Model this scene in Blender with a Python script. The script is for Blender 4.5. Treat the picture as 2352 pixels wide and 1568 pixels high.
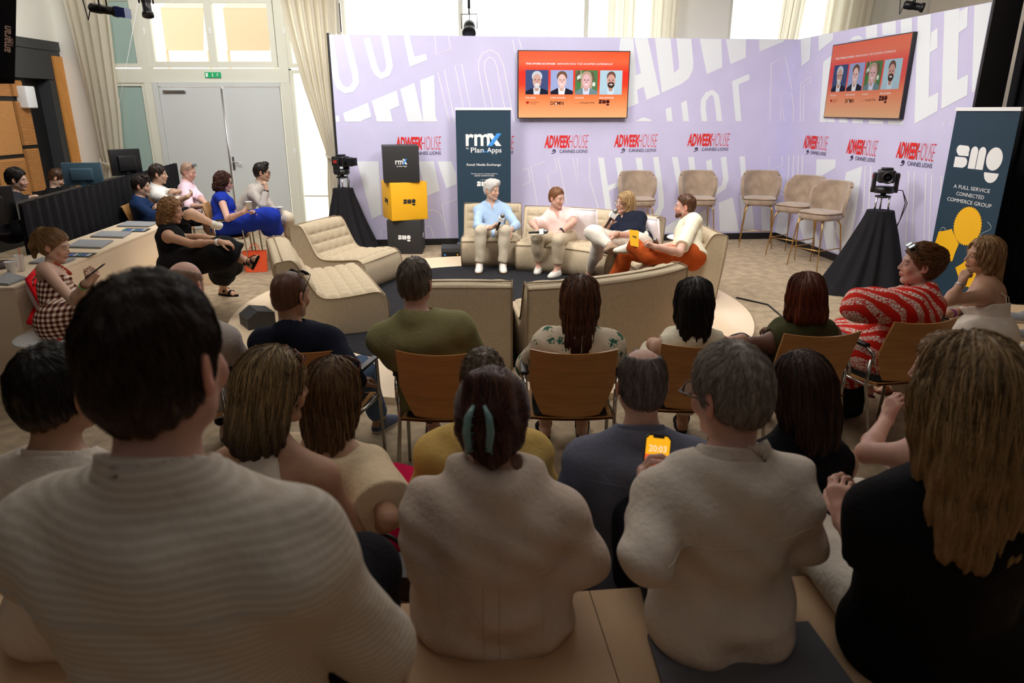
import bpy, bmesh, math, random
import numpy as np
from mathutils import Vector, Matrix
PI = math.pi
C = bpy.context.scene.collection
for o in list(bpy.data.objects):
    bpy.data.objects.remove(o, do_unlink=True)
# ------------------------------------------------------------------ camera, world, light, exposure
FPX, TH, HC = 1616.1, math.radians(18.2038), 1.9938      # focal length in pixels of a 2352 px frame, downward tilt, eye height
cam = bpy.data.cameras.new('camera'); camo = bpy.data.objects.new('camera', cam); C.objects.link(camo)
cam.sensor_width = 36.0; cam.lens = FPX/2352*36.0; cam.clip_start = .05; cam.clip_end = 200
camo.location = (0, 0, HC); camo.rotation_euler = (PI/2-TH, 0, 0)
cam.dof.use_dof = True; cam.dof.focus_distance = 8.2; cam.dof.aperture_fstop = 4.5
bpy.context.scene.camera = camo
vs = bpy.context.scene.view_settings
bpy.context.scene.display_settings.display_device = 'sRGB'
vs.view_transform = 'Standard'; vs.look = 'None'; vs.gamma = 1; vs.use_curve_mapping = False
vs.exposure = 0.05
world = bpy.data.worlds.new('sky'); bpy.context.scene.world = world; world.use_nodes = True
wb = world.node_tree.nodes['Background']; wb.inputs[0].default_value = (1.0, .985, .95, 1); wb.inputs[1].default_value = 3.2

def area(name, loc, target, sx, sy, power, col=(1, 1, 1), spread=180, portal=False):
    l = bpy.data.lights.new(name, 'AREA'); l.shape = 'RECTANGLE'; l.size = sx; l.size_y = sy; l.energy = power; l.color = col
    l.spread = math.radians(spread); l.cycles.is_portal = portal
    o = bpy.data.objects.new(name, l); C.objects.link(o); o.location = loc
    d = Vector(target)-Vector(loc); o.rotation_euler = d.to_track_quat('-Z', 'Y').to_euler()
    return o
sc_ = bpy.context.scene; sc_.cycles.max_bounces = 8; sc_.cycles.diffuse_bounces = 4; sc_.cycles.glossy_bounces = 3; sc_.cycles.transmission_bounces = 6
area('stage_light', (-2.6, 6.0, 4.7), (1.2, 9.3, .8), 1.4, 1.4, 108, (1, .95, .88), 120)
area('stage_light', (2.0, 5.8, 4.8), (1.8, 9.8, 1.2), 1.4, 1.4, 120, (1, .95, .88), 120)
area('overhead_fill', (0.2, 8.4, 4.95), (0.2, 8.4, 0), 6, 4, 135, (1, .97, .93), 150)
area('overhead_fill', (-3.9, 8.6, 4.7), (-6.3, 12.4, 2.0), 2.5, 1.6, 190, (1, .98, .95), 170)  # added fill, no fixture: brightens the doors, curtains and left wall
area('overhead_fill', (0.0, 3.0, 4.95), (0.0, 3.4, 0), 5, 2, 34, (1, .93, .86), 150)  # added above the audience to lift its ambient level and rim the shoulders
area('overhead_fill', (0.3, -1.2, 4.6), (0.2, 2.6, .9), 4, 2, 9, (1, .95, .9), 160)  # weak soft light added above and behind the camera to raise the foreground backs
area('window_portal', (-4.95, 12.36, 3.2), (-4.95, 0, 3.2), 2.3, 1.4, 0, portal=True)
area('window_portal', (-3.4, 12.36, 1.8), (-3.4, 0, 1.8), .8, 3.5, 0, portal=True)
area('window_portal', (.4, 12.36, 3.9), (.4, 0, 3.9), 8, 2.1, 0, portal=True)

# ------------------------------------------------------------------ helpers
def P(px, py, t):                       # point at view depth t on the ray through a photo pixel
    a = (px-1176)/FPX; b = (784-py)/FPX
    return np.array([a*t, (math.cos(TH)+b*math.sin(TH))*t, HC+(-math.sin(TH)+b*math.cos(TH))*t])
def PZ(px, py, z):                      # the same ray met with a height
    b = (784-py)/FPX; return P(px, py, (z-HC)/(-math.sin(TH)+b*math.cos(TH)))
def PY(px, py, y):
    b = (784-py)/FPX; return P(px, py, y/(math.cos(TH)+b*math.sin(TH)))
def PN(px, py, p0, n):                  # met with a plane
    d = P(px, py, 1)-np.array([0, 0, HC]); t = np.dot(np.array(p0)-np.array([0, 0, HC]), n)/np.dot(d, n)
    return np.array([0, 0, HC])+d*t
def srgb(r, g, b):
    f = lambda c: ((c/255+.055)/1.055)**2.4 if c > 10.3 else c/255/12.92
    return (f(r), f(g), f(b))
M = {}
def nn(nt, t, **kw):
    n = nt.nodes.new(t)
    for k, v in kw.items(): setattr(n, k, v)
    return n
def mat(name, col=(.5, .5, .5), rough=.6, metal=0, spec=.5, emit=None, es=0, bump=0, bscale=200, var=0, vscale=8, alpha=1, trans=0, sheen=0, sss=0, coat=0, attr=None, stretch=(1, 1, 1), detail=3, mix=None):
    if name in M: return M[name]
    m = bpy.data.materials.new(name); m.use_nodes = True; nt = m.node_tree; b = nt.nodes['Principled BSDF']; L = nt.links
    b.inputs['Base Color'].default_value = (*col, 1); b.inputs['Roughness'].default_value = rough; b.inputs['Metallic'].default_value = metal
    b.inputs['Specular IOR Level'].default_value = spec; b.inputs['Alpha'].default_value = alpha
    b.inputs['Transmission Weight'].default_value = trans; b.inputs['Sheen Weight'].default_value = sheen; b.inputs['Coat Weight'].default_value = coat
    if sss:
        b.inputs['Subsurface Weight'].default_value = sss; b.inputs['Subsurface Radius'].default_value = (.012, .004, .002); b.inputs['Subsurface Scale'].default_value = 1
    if emit: b.inputs['Emission Color'].default_value = (*emit, 1); b.inputs['Emission Strength'].default_value = es
    tc = nn(nt, 'ShaderNodeTexCoord'); mp = nn(nt, 'ShaderNodeMapping'); mp.inputs['Scale'].default_value = stretch; L.new(tc.outputs['Object'], mp.inputs[0])
    colsock = None
    if attr:
        a = nn(nt, 'ShaderNodeAttribute', attribute_name=attr); colsock = a.outputs['Color']
    if var:
        n = nn(nt, 'ShaderNodeTexNoise'); n.inputs['Scale'].default_value = vscale; n.inputs['Detail'].default_value = detail; L.new(mp.outputs[0], n.inputs[0])
        r = nn(nt, 'ShaderNodeMapRange'); r.inputs[1].default_value = .3; r.inputs[2].default_value = .7; r.inputs[3].default_value = 1-var; r.inputs[4].default_value = 1+var; L.new(n.outputs[0], r.inputs[0])
        if mix:
            x = nn(nt, 'ShaderNodeMix', data_type='RGBA'); x.inputs[6].default_value = (*col, 1); x.inputs[7].default_value = (*mix, 1)
            r.inputs[3].default_value = 0; r.inputs[4].default_value = 1; L.new(r.outputs[0], x.inputs[0]); colsock = x.outputs[2]
        else:
            x = nn(nt, 'ShaderNodeMix', data_type='RGBA', blend_type='MULTIPLY'); x.inputs[0].default_value = 1; x.inputs[6].default_value = (*col, 1)
            if colsock: L.new(colsock, x.inputs[6])
            L.new(r.outputs[0], x.inputs[7]); colsock = x.outputs[2]
    if colsock: L.new(colsock, b.inputs['Base Color'])
    if bump:
        n = nn(nt, 'ShaderNodeTexNoise'); n.inputs['Scale'].default_value = bscale; n.inputs['Detail'].default_value = 3; L.new(mp.outputs[0], n.inputs[0])
        bp = nn(nt, 'ShaderNodeBump'); bp.inputs['Strength'].default_value = bump; bp.inputs['Distance'].default_value = .01; L.new(n.outputs[0], bp.inputs['Height']); L.new(bp.outputs[0], b.inputs['Normal'])
    M[name] = m; return m
def fabric(name, col, **kw):
    kw = {**dict(rough=.9, spec=.15, bump=.35, bscale=60, var=.06, vscale=14), **kw}
    return mat(name, col, **kw)
def glow(name, col, s):                 # a lit screen's pixels
    return mat(name, (0, 0, 0), emit=col, es=s, spec=.1)

class MB:                               # collects shapes into one mesh
    def __init__(s): s.v = []; s.f = []; s.m = []; s.mats = []; s.mi = 0; s.M = Matrix.Identity(4); s.sm = []; s.smooth = False
    def mat(s, m):
        if m not in s.mats: s.mats.append(m)
        s.mi = s.mats.index(m); return s
    def add(s, vs, fs, smooth=None):
        n = len(s.v); s.v += [s.M @ Vector(v) for v in vs]; s.f += [[i+n for i in f] for f in fs]; s.m += [s.mi]*len(fs)
        s.sm += [s.smooth if smooth is None else smooth]*len(fs); return s
    def box(s, a, b, bev=0):
        (x0, y0, z0), (x1, y1, z1) = a, b
        x0, x1 = sorted((x0, x1)); y0, y1 = sorted((y0, y1)); z0, z1 = sorted((z0, z1))
        if bev:
            bm = bmesh.new(); r = bmesh.ops.create_cube(bm, size=1)
            for v in bm.verts: v.co = Vector(((x0+x1)/2+v.co.x*(x1-x0), (y0+y1)/2+v.co.y*(y1-y0), (z0+z1)/2+v.co.z*(z1-z0)))
            bmesh.ops.bevel(bm, geom=bm.edges[:], offset=min(bev, .49*min(x1-x0, y1-y0, z1-z0)), segments=3, affect='EDGES', profile=.5)
            bm.verts.index_update(); s.add([v.co.copy() for v in bm.verts], [[v.index for v in f.verts] for f in bm.faces], True); bm.free(); return s
        vs = [(x, y, z) for x in (x0, x1) for y in (y0, y1) for z in (z0, z1)]
        return s.add(vs, [(0, 1, 3, 2), (4, 6, 7, 5), (0, 4, 5, 1), (2, 3, 7, 6), (0, 2, 6, 4), (1, 5, 7, 3)], False)
    def tube(s, pts, r, n=10, caps=True, closed=False):
        pts = [Vector(p) for p in pts]; rs = r if isinstance(r, (list, tuple)) else [r]*len(pts); N = len(pts)
        vs = []; up = None
        for i, p in enumerate(pts):
            if closed: d = pts[(i+1) % N]-pts[i-1]
            else: d = pts[min(i+1, N-1)]-pts[max(i-1, 0)]
            d.normalize()
            if up is None: up = Vector((0, 0, 1)) if abs(d.z) < .9 else Vector((1, 0, 0))
            a = d.cross(up); a.normalize(); b = a.cross(d); up = b
            for k in range(n):
                t = 2*PI*k/n; vs.append(p+(a*math.cos(t)+b*math.sin(t))*rs[i])
        fs = [(i*n+k, i*n+(k+1) % n, ((i+1) % N)*n+(k+1) % n, ((i+1) % N)*n+k) for i in range(N if closed else N-1) for k in range(n)]
        if caps and not closed: fs += [tuple(range(n))[::-1], tuple(range((N-1)*n, N*n))]
        return s.add(vs, fs, True)
    def lathe(s, prof, n=24, c=(0, 0, 0), ax=None):
        vs = []
        Q = Vector(ax).to_track_quat('Z', 'Y').to_matrix() if ax is not None else Matrix.Identity(3)
        for (r, z) in prof:
            for k in range(n):
                t = 2*PI*k/n; vs.append(Vector(c)+Q @ Vector((r*math.cos(t), r*math.sin(t), z)))
        fs = [(i*n+k, i*n+(k+1) % n, (i+1)*n+(k+1) % n, (i+1)*n+k) for i in range(len(prof)-1) for k in range(n)]
        fs += [tuple(range(n))[::-1], tuple(range((len(prof)-1)*n, len(prof)*n))]
        return s.add(vs, fs, True)
    def poly(s, pts): return s.add(pts, [tuple(range(len(pts)))], False)
    def prism(s, pts, d):               # polygon (3-D points) extruded by vector d
        n = len(pts); d = Vector(d); a = [Vector(p) for p in pts]
        return s.add(a+[p+d for p in a], [tuple(range(n))[::-1], tuple(range(n, 2*n))]+[(i, (i+1) % n, n+(i+1) % n, n+i) for i in range(n)], False)
    def grid(s, rows, smooth=True, closed=False):
        R = len(rows); K = len(rows[0])
        return s.add([p for r in rows for p in r], [(i*K+k, i*K+(k+1) % K, (i+1)*K+(k+1) % K, (i+1)*K+k) for i in range(R-1) for k in range(K if closed else K-1)], smooth)
    def build(s, name, parent=None, m=None):
        me = bpy.data.meshes.new(name); me.from_pydata([tuple(v) for v in s.v], [], s.f); me.polygons.foreach_set('use_smooth', s.sm)
        for k in (s.mats or [m]): me.materials.append(k)
        me.polygons.foreach_set('material_index', s.m); me.update()
        o = bpy.data.objects.new(name, me); C.objects.link(o)
        if parent: o.parent = parent
        return o
def tag(o, label=None, cat=None, group=None, kind=None):
    if label: o['label'] = label
    if cat: o['category'] = cat
    if group: o['group'] = group
    if kind: o['kind'] = kind
    return o
def empty(name, label, cat, loc=(0, 0, 0), rz=0, group=None):
    o = bpy.data.objects.new(name, None); C.objects.link(o); o.location = loc; o.rotation_euler = (0, 0, rz); o.empty_display_size = .1
    return tag(o, label, cat, group)
def dup(root, loc=None, rz=None, label=None, group=None):
    def cp(o, par):
        c = o.copy(); C.objects.link(c); c.parent = par
        for ch in o.children: cp(ch, c)
        return c
    r = cp(root, None)
    if loc is not None: r.location = loc
    if rz is not None: r.rotation_euler = (0, 0, rz)
    if label: r['label'] = label
    if group: r['group'] = group
    return r
# text as flat mesh, cached; origin at the lower left, x right, y up
TC = {}
def glyphs(s, bold=0., shear=0.):
    k = (s, bold, shear)
    if k in TC: return TC[k]
    cu = bpy.data.curves.new('t', 'FONT'); cu.body = s; cu.size = 1; cu.offset = bold; cu.shear = shear; cu.resolution_u = 3
    o = bpy.data.objects.new('t', cu); C.objects.link(o); dg = bpy.context.evaluated_depsgraph_get(); dg.update()
    me = bpy.data.meshes.new_from_object(o.evaluated_get(dg)); v = [(p.co.x, p.co.y) for p in me.vertices]; f = [list(p.vertices) for p in me.polygons]
    bpy.data.objects.remove(o); bpy.data.meshes.remove(me); bpy.data.curves.remove(cu)
    if v:
        x0 = min(p[0] for p in v); x1 = max(p[0] for p in v); y0 = min(p[1] for p in v); y1 = max(p[1] for p in v)
    else: x0 = x1 = y0 = y1 = 0
    TC[k] = (v, f, x0, x1, y0, y1); return TC[k]
def text(mb, s, o, X, Y, w=None, h=None, bold=0., shear=0., lift=None):
    """letters fitted in a box of width w and height h; o lower-left corner, X and Y unit directions"""
    v, f, x0, x1, y0, y1 = glyphs(s, bold, shear); o, X, Y = Vector(o), Vector(X), Vector(Y)
    if not v: return
    if w is None: sx = sy = h/(y1-y0)
    elif h is None: sx = sy = w/(x1-x0)
    else: sx, sy = w/(x1-x0), h/(y1-y0)
    n = X.cross(Y)*(lift if lift is not None else .002)
    mb.add([o+X*((p[0]-x0)*sx)+Y*((p[1]-y0)*sy)+n for p in v], f, False)
# ------------------------------------------------------------------ implicit surfaces: smooth unions of rounded cones and ellipsoids, meshed by surface nets
V3 = lambda *a: np.array(a, float)
def unit(v):
    n = np.linalg.norm(v); return v/n if n > 1e-9 else v
def axes1d(lo, hi, h, fine):
    """grid coordinates with step h, finer inside the given (lo, hi, step) ranges"""
    out = [lo]; x = lo
    while x < hi:
        s = h
        for a, b, f in fine:
            if a-.01 < x < b: s = min(s, f)
        x += s; out.append(x)
    return np.array(out, np.float32)
class Field:
    def __init__(s, lo, hi, h, fine=()):
        s.ax = [axes1d(lo[i], hi[i], h, [(a[i], b[i], f) for a, b, f in fine]) for i in range(3)]
        s.F = np.full([len(a) for a in s.ax], .15, np.float32)
    def sl(s, lo, hi):
        r = []
        for i in range(3):
            a = max(0, int(np.searchsorted(s.ax[i], lo[i]))-1); b = min(len(s.ax[i]), int(np.searchsorted(s.ax[i], hi[i]))+1)
            if b <= a: return None
            r.append(slice(a, b))
        return tuple(r)
    def xyz(s, sl):
        return s.ax[0][sl[0]][:, None, None], s.ax[1][sl[1]][None, :, None], s.ax[2][sl[2]][None, None, :]
    def op(s, lo, hi, fn, k, mode=0):
        m = max(k, .004)+.03; sl = s.sl(np.array(lo)-m, np.array(hi)+m)
        if sl is None: return
        d = fn(*s.xyz(sl)); F = s.F[sl]
        if mode == 0:
            h = np.maximum(k-np.abs(F-d), 0)/max(k, 1e-6); s.F[sl] = np.minimum(F, d)-h*h*(k*.25)
        else:
            d = -d; h = np.maximum(k-np.abs(F-d), 0)/max(k, 1e-6); s.F[sl] = np.maximum(F, d)+h*h*(k*.25)
    def cone(s, a, b, r1, r2=None, k=.02, sub=0):
        a, b = np.asarray(a, float), np.asarray(b, float); r2 = r1 if r2 is None else r2; ab = b-a; L = max(float(ab @ ab), 1e-9)
        def fn(X, Y, Z):
            px, py, pz = X-a[0], Y-a[1], Z-a[2]
            t = np.clip((px*ab[0]+py*ab[1]+pz*ab[2])/L, 0, 1)
            return np.sqrt((px-t*ab[0])**2+(py-t*ab[1])**2+(pz-t*ab[2])**2)-(r1+(r2-r1)*t)
        R = max(r1, r2); s.op(np.minimum(a, b)-R, np.maximum(a, b)+R, fn, k, sub)
    def chain(s, pts, rs, k=.02):
        for i in range(len(pts)-1): s.cone(pts[i], pts[i+1], rs[i], rs[i+1], k)
    def ell(s, c, r, R=None, k=.03, sub=0):
        c = np.asarray(c, float); r = np.asarray(r, float); R = np.eye(3) if R is None else R      # R columns are the ellipsoid's axes
        def fn(X, Y, Z):
            p = (X-c[0], Y-c[1], Z-c[2])
            q = [p[0]*R[0, i]+p[1]*R[1, i]+p[2]*R[2, i] for i in range(3)]
            k0 = np.sqrt((q[0]/r[0])**2+(q[1]/r[1])**2+(q[2]/r[2])**2); k1 = np.sqrt((q[0]/r[0]**2)**2+(q[1]/r[1]**2)**2+(q[2]/r[2]**2)**2)
            return k0*(k0-1)/np.maximum(k1, 1e-6)
        m = float(max(r)); s.op(c-m, c+m, fn, k, sub)
    def plane(s, p, n, k=.004):             # keep the side the normal points away from
        X, Y, Z = s.ax[0][:, None, None], s.ax[1][None, :, None], s.ax[2][None, None, :]
        d = (X-p[0])*n[0]+(Y-p[1])*n[1]+(Z-p[2])*n[2]; s.F = np.maximum(s.F, d)
    def warp(s, fn):                        # add a displacement
        X, Y, Z = s.ax[0][:, None, None], s.ax[1][None, :, None], s.ax[2][None, None, :]
        s.F = s.F+fn(X, Y, Z)
    def mesh(s):
        F = s.F; nx, ny, nz = F.shape; S = F < 0
        c = S[:-1, :-1, :-1].astype(np.int8)
        for dx, dy, dz in ((1, 0, 0), (0, 1, 0), (1, 1, 0), (0, 0, 1), (1, 0, 1), (0, 1, 1), (1, 1, 1)):
            c = c+S[dx:nx-1+dx, dy:ny-1+dy, dz:nz-1+dz]
        act = (c > 0) & (c < 8); ix, iy, iz = np.nonzero(act); N = len(ix)
        if N == 0: return np.zeros((0, 3)), np.zeros((0, 4), int)
        corners = [(0, 0, 0), (1, 0, 0), (0, 1, 0), (1, 1, 0), (0, 0, 1), (1, 0, 1), (0, 1, 1), (1, 1, 1)]
        val = [F[ix+a, iy+b, iz+e] for a, b, e in corners]; pos = [(s.ax[0][ix+a], s.ax[1][iy+b], s.ax[2][iz+e]) for a, b, e in corners]
        acc = np.zeros((N, 3)); cnt = np.zeros(N)
        for i, j in ((0, 1), (2, 3), (4, 5), (6, 7), (0, 2), (1, 3), (4, 6), (5, 7), (0, 4), (1, 5), (2, 6), (3, 7)):
            m = (val[i] < 0) != (val[j] < 0); t = np.where(m, val[i]/np.where(m, val[i]-val[j], 1), 0)
            for q in range(3): acc[:, q] += np.where(m, pos[i][q]+t*(pos[j][q]-pos[i][q]), 0)
            cnt += m
        V = acc/cnt[:, None]; idx = np.full(act.shape, -1, np.int32); idx[ix, iy, iz] = np.arange(N); Q = []
        for ax in range(3):
            a = [slice(None)]*3; b = [slice(None)]*3; a[ax] = slice(0, -1); b[ax] = slice(1, None)
            e = S[tuple(a)] != S[tuple(b)]; x, y, z = np.nonzero(e); o1, o2 = [(1, 2), (2, 0), (0, 1)][ax]
            p = [x, y, z]; ok = (p[o1] > 0) & (p[o2] > 0) & (p[o1] < F.shape[o1]-1) & (p[o2] < F.shape[o2]-1)
            p = [q[ok] for q in p]; ins = S[p[0], p[1], p[2]]
            def cell(d1, d2):
                q = [p[0].copy(), p[1].copy(), p[2].copy()]; q[o1] -= d1; q[o2] -= d2; return idx[q[0], q[1], q[2]]
            q = np.stack([cell(1, 1), cell(0, 1), cell(0, 0), cell(1, 0)], 1); q[~ins] = q[~ins][:, ::-1]; Q.append(q)
        Q = np.concatenate(Q); Q = Q[(Q >= 0).all(1)]
        return V, Q
def relax(V, Q, n=1, w=.5):
    for _ in range(n):
        acc = np.zeros_like(V); cnt = np.zeros(len(V))
        for i in range(4):
            for j in (1, 3):
                acc_i = Q[:, i]; np.add.at(acc, acc_i, V[Q[:, (i+j) % 4]]); np.add.at(cnt, acc_i, 1)
        V = V+(acc/np.maximum(cnt, 1)[:, None]-V)*w
    return V
def npmesh(name, V, Q, m, parent=None, col=None, tri=None):
    """mesh object out of numpy arrays; col is a per-vertex colour"""
    me = bpy.data.meshes.new(name); nq = len(Q); nt = 0 if tri is None else len(tri)
    me.vertices.add(len(V)); me.vertices.foreach_set('co', np.ascontiguousarray(V, np.float32).ravel())
    me.loops.add(nq*4+nt*3); me.polygons.add(nq+nt)
    li = Q.ravel() if nt == 0 else np.concatenate([Q.ravel(), tri.ravel()])
    me.loops.foreach_set('vertex_index', li.astype(np.int32))
    ls = np.concatenate([np.arange(nq)*4, nq*4+np.arange(nt)*3]).astype(np.int32); me.polygons.foreach_set('loop_start', ls)
    me.polygons.foreach_set('use_smooth', np.ones(nq+nt, bool)); me.update(calc_edges=True)
    if col is not None:
        a = me.color_attributes.new('col', 'FLOAT_COLOR', 'POINT'); c = np.ones((len(V), 4), np.float32); c[:, :3] = col; a.data.foreach_set('color', c.ravel())
    me.materials.append(m); o = bpy.data.objects.new(name, me); C.objects.link(o)
    if parent: o.parent = parent
    return o
def rotm(yaw=0, pitch=0, roll=0):          # columns right, forward, up; yaw turns left, pitch looks up, roll tips the crown to the right
    return np.array((Matrix.Rotation(math.radians(yaw), 3, 'Z') @ Matrix.Rotation(math.radians(pitch), 3, 'X') @ Matrix.Rotation(math.radians(roll), 3, 'Y')))
# ------------------------------------------------------------------ people
SKIN = mat('skin', attr='col', rough=.5, spec=.35, sss=.25, bump=.08, bscale=250, var=.05, vscale=30)
HAIRM = mat('hair', attr='col', rough=.42, spec=.4)
def ik(a, c, l1, l2, pole):
    d = c-a; L = np.linalg.norm(d); L2 = min(max(L, abs(l1-l2)+.01), (l1+l2)*.998); u = unit(d)
    x = (l1*l1-l2*l2+L2*L2)/(2*L2); h = math.sqrt(max(l1*l1-x*x, 0)); p = pole-u*(pole @ u); p = unit(p)
    if L > L2: x *= L/L2
    return a+u*x+p*h
def hand(F, w, d, n, s=1, curl=.5, side=1, spread=.06, thumb=.5, k=.004):
    """five fingers; w wrist, d finger direction, n the way the palm looks, side +1 puts the thumb along d x n"""
    d = unit(d); n = unit(n-d*(n @ d)); l = np.cross(d, n)*side; S = s*.95
    fing = [(.028, .092, .034, .0085), (.010, .097, .037, .0088), (-.010, .092, .034, .0083), (-.028, .082, .027, .0074)]
    for i, (o, kn, fl, r) in enumerate(fing):
        k0 = w+l*o*.5*S+d*.018*S; k1 = w+l*o*S+d*kn*S
        F.cone(k0, k1, .0145*S, .0125*S, .012)
    for i, (o, kn, fl, r) in enumerate(fing):
        p = w+l*o*S+d*kn*S; c = curl*(1+.12*i) if np.isscalar(curl) else curl[i]; a = 0; dd = unit(d+l*(o/.028)*spread)
        for j, f in enumerate((1, .68, .52)):
            a += c*(.75, 1.0, .7)[j]; e = dd*math.cos(a)+n*math.sin(a); q = p+e*fl*f*S*1.15; rr = r*S
            F.cone(p, q, rr*(1, .93, .88)[j], rr*(.93, .88, .8)[j], k); p = q
    t0 = w+l*.022*S+d*.02*S+n*.006*S; td = unit(d*.75+l*.75+n*.35*thumb*2)
    t1 = t0+td*.042*S; t2 = t1+unit(td+d*.35+n*thumb*.5-l*.2*thumb)*.033*S; t3 = t2+unit(td*.6+d*.6+n*thumb-l*.5*thumb)*.026*S
    F.cone(t0, t1, .016*S, .012*S, .01); F.cone(t1, t2, .0115*S, .010*S, k); F.cone(t2, t3, .0098*S, .0082*S, k)
def head_field(F, c, R, s, fem=0, k=.012, face=True, jaw=1.0):
    T = lambda x, y, z: c+R @ V3(x*s, y*s, z*s)
    F.ell(T(0, -.014, .036), V3(.075, .096, .087)*s, R, .03)
    F.ell(T(0, .02, -.025), V3(.0605, .073, .083)*s, R, .03)
    for q in (-1, 1):
        F.cone(T(q*.047*jaw, .0, -.055), T(q*.012, .062, -.098), .022*s, .016*s, .025)
        if face: F.ell(T(q*.036, .062, -.03), V3(.024, .020, .026)*s, R, .015)
    F.ell(T(0, .066, -.101), V3(.021, .017, .015)*s, R, .015)
    if face:
        F.cone(T(-.036, .076, .024), T(.036, .076, .024), .0105*s, .0105*s, .014)
        for q in (-1, 1): F.ell(T(q*.031, .094, .002), V3(.0155, .013, .0125)*s, R, .010, 1)
        F.cone(T(0, .084, .016), T(0, .1045, -.028), .0068*s, .0098*s, .010)
        for q in (-1, 1): F.ell(T(q*.0125, .092, -.033), V3(.0075, .010, .0075)*s, R, .005)
        for q in (-1, 1): F.ell(T(q*.031, .0765, .001), V3(.0135, .0125, .0120)*s, R, .002)
        for q in (-1, 1): F.cone(T(q*.019, .079, .0105), T(q*.044, .074, .0085), .0038*s, .0032*s, .004)
        F.chain([T(-.023, .081, -.063), T(-.008, .0915, -.0575), T(.008, .0915, -.0575), T(.023, .081, -.063)], [.0035*s, .0062*s, .0062*s, .0035*s], .004)
        F.chain([T(-.020, .080, -.0655), T(0, .090, -.0695), T(.020, .080, -.0655)], [.0035*s, .0072*s, .0035*s], .004)
        F.cone(T(0, .094, -.043), T(0, .088, -.052), .003*s, .004*s, .008)
    for q in (-1, 1):
        A = R @ np.array(Matrix.Rotation(q*.45, 3, 'Z') @ Matrix.Rotation(-.15, 3, 'X'))
        F.ell(T(q*.0795, -.012, -.004), V3(.0065, .0185, .031)*s, A, .006)
        F.ell(T(q*.086, -.008, .002), V3(.006, .010, .017)*s, A, .004, 1)
        F.ell(T(q*.076, -.004, -.026), V3(.006, .009, .010)*s, A, .006)
def head_color(V, c, R, s, base, hairc, lips=None, stub=0, iris=(.12, .08, .05), brow=1):
    p = ((V-c) @ R)/s; col = np.tile(np.array(base, float), (len(V), 1)); x, y, z = np.abs(p[:, 0]), p[:, 1], p[:, 2]
    near = (np.linalg.norm(p, axis=1) < .17)
    flush = near & (y > .05) & (z < 0) & (z > -.05) & (x > .02); col[flush] = col[flush]*V3(1.04, .93, .9)
    ear = near & (x > .074) & (z > -.05) & (z < .04); col[ear] = col[ear]*V3(1.05, .85, .8)
    if stub:
        m = near & (y > -.0) & (z < -.038) & (z > -.125) & ~((x < .02) & (z > -.046)); col[m] = col[m]*(1-stub)+np.array(hairc)*stub
    m = near & (x < .0235) & (y > .079) & (z < -.0525) & (z > -.0755) & ((z < -.0575+.004*np.cos(x*120)))
    col[m] = np.array(lips if lips else (base[0]*.82, base[1]*.55, base[2]*.52))
    if brow:
        m = near & (x > .012) & (x < .048) & (y > .062) & (np.abs(z-(.0275-.12*np.maximum(x-.034, 0)*3)) < .0042); col[m] = col[m]*(1-.75*brow)+np.array(hairc)*.75*brow*.7
    e = near & (np.sqrt((x-.031)**2+((z-.001)*1.0)**2) < .0115) & (np.abs(z-.0005) < .0052*(1-((x-.031)/.014)**2)) & (y > .078)
    col[e] = (.62, .58, .54); i = e & (np.sqrt((x-.031)**2+(z-.001)**2) < .0056); col[i] = iris
    l = near & (y > .078) & (np.abs(x-.031) < .0135) & (np.abs(z-(.0065-6*(x-.031)**2)) < .0016); col[l] = np.array(base)*.25
    return col
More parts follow.
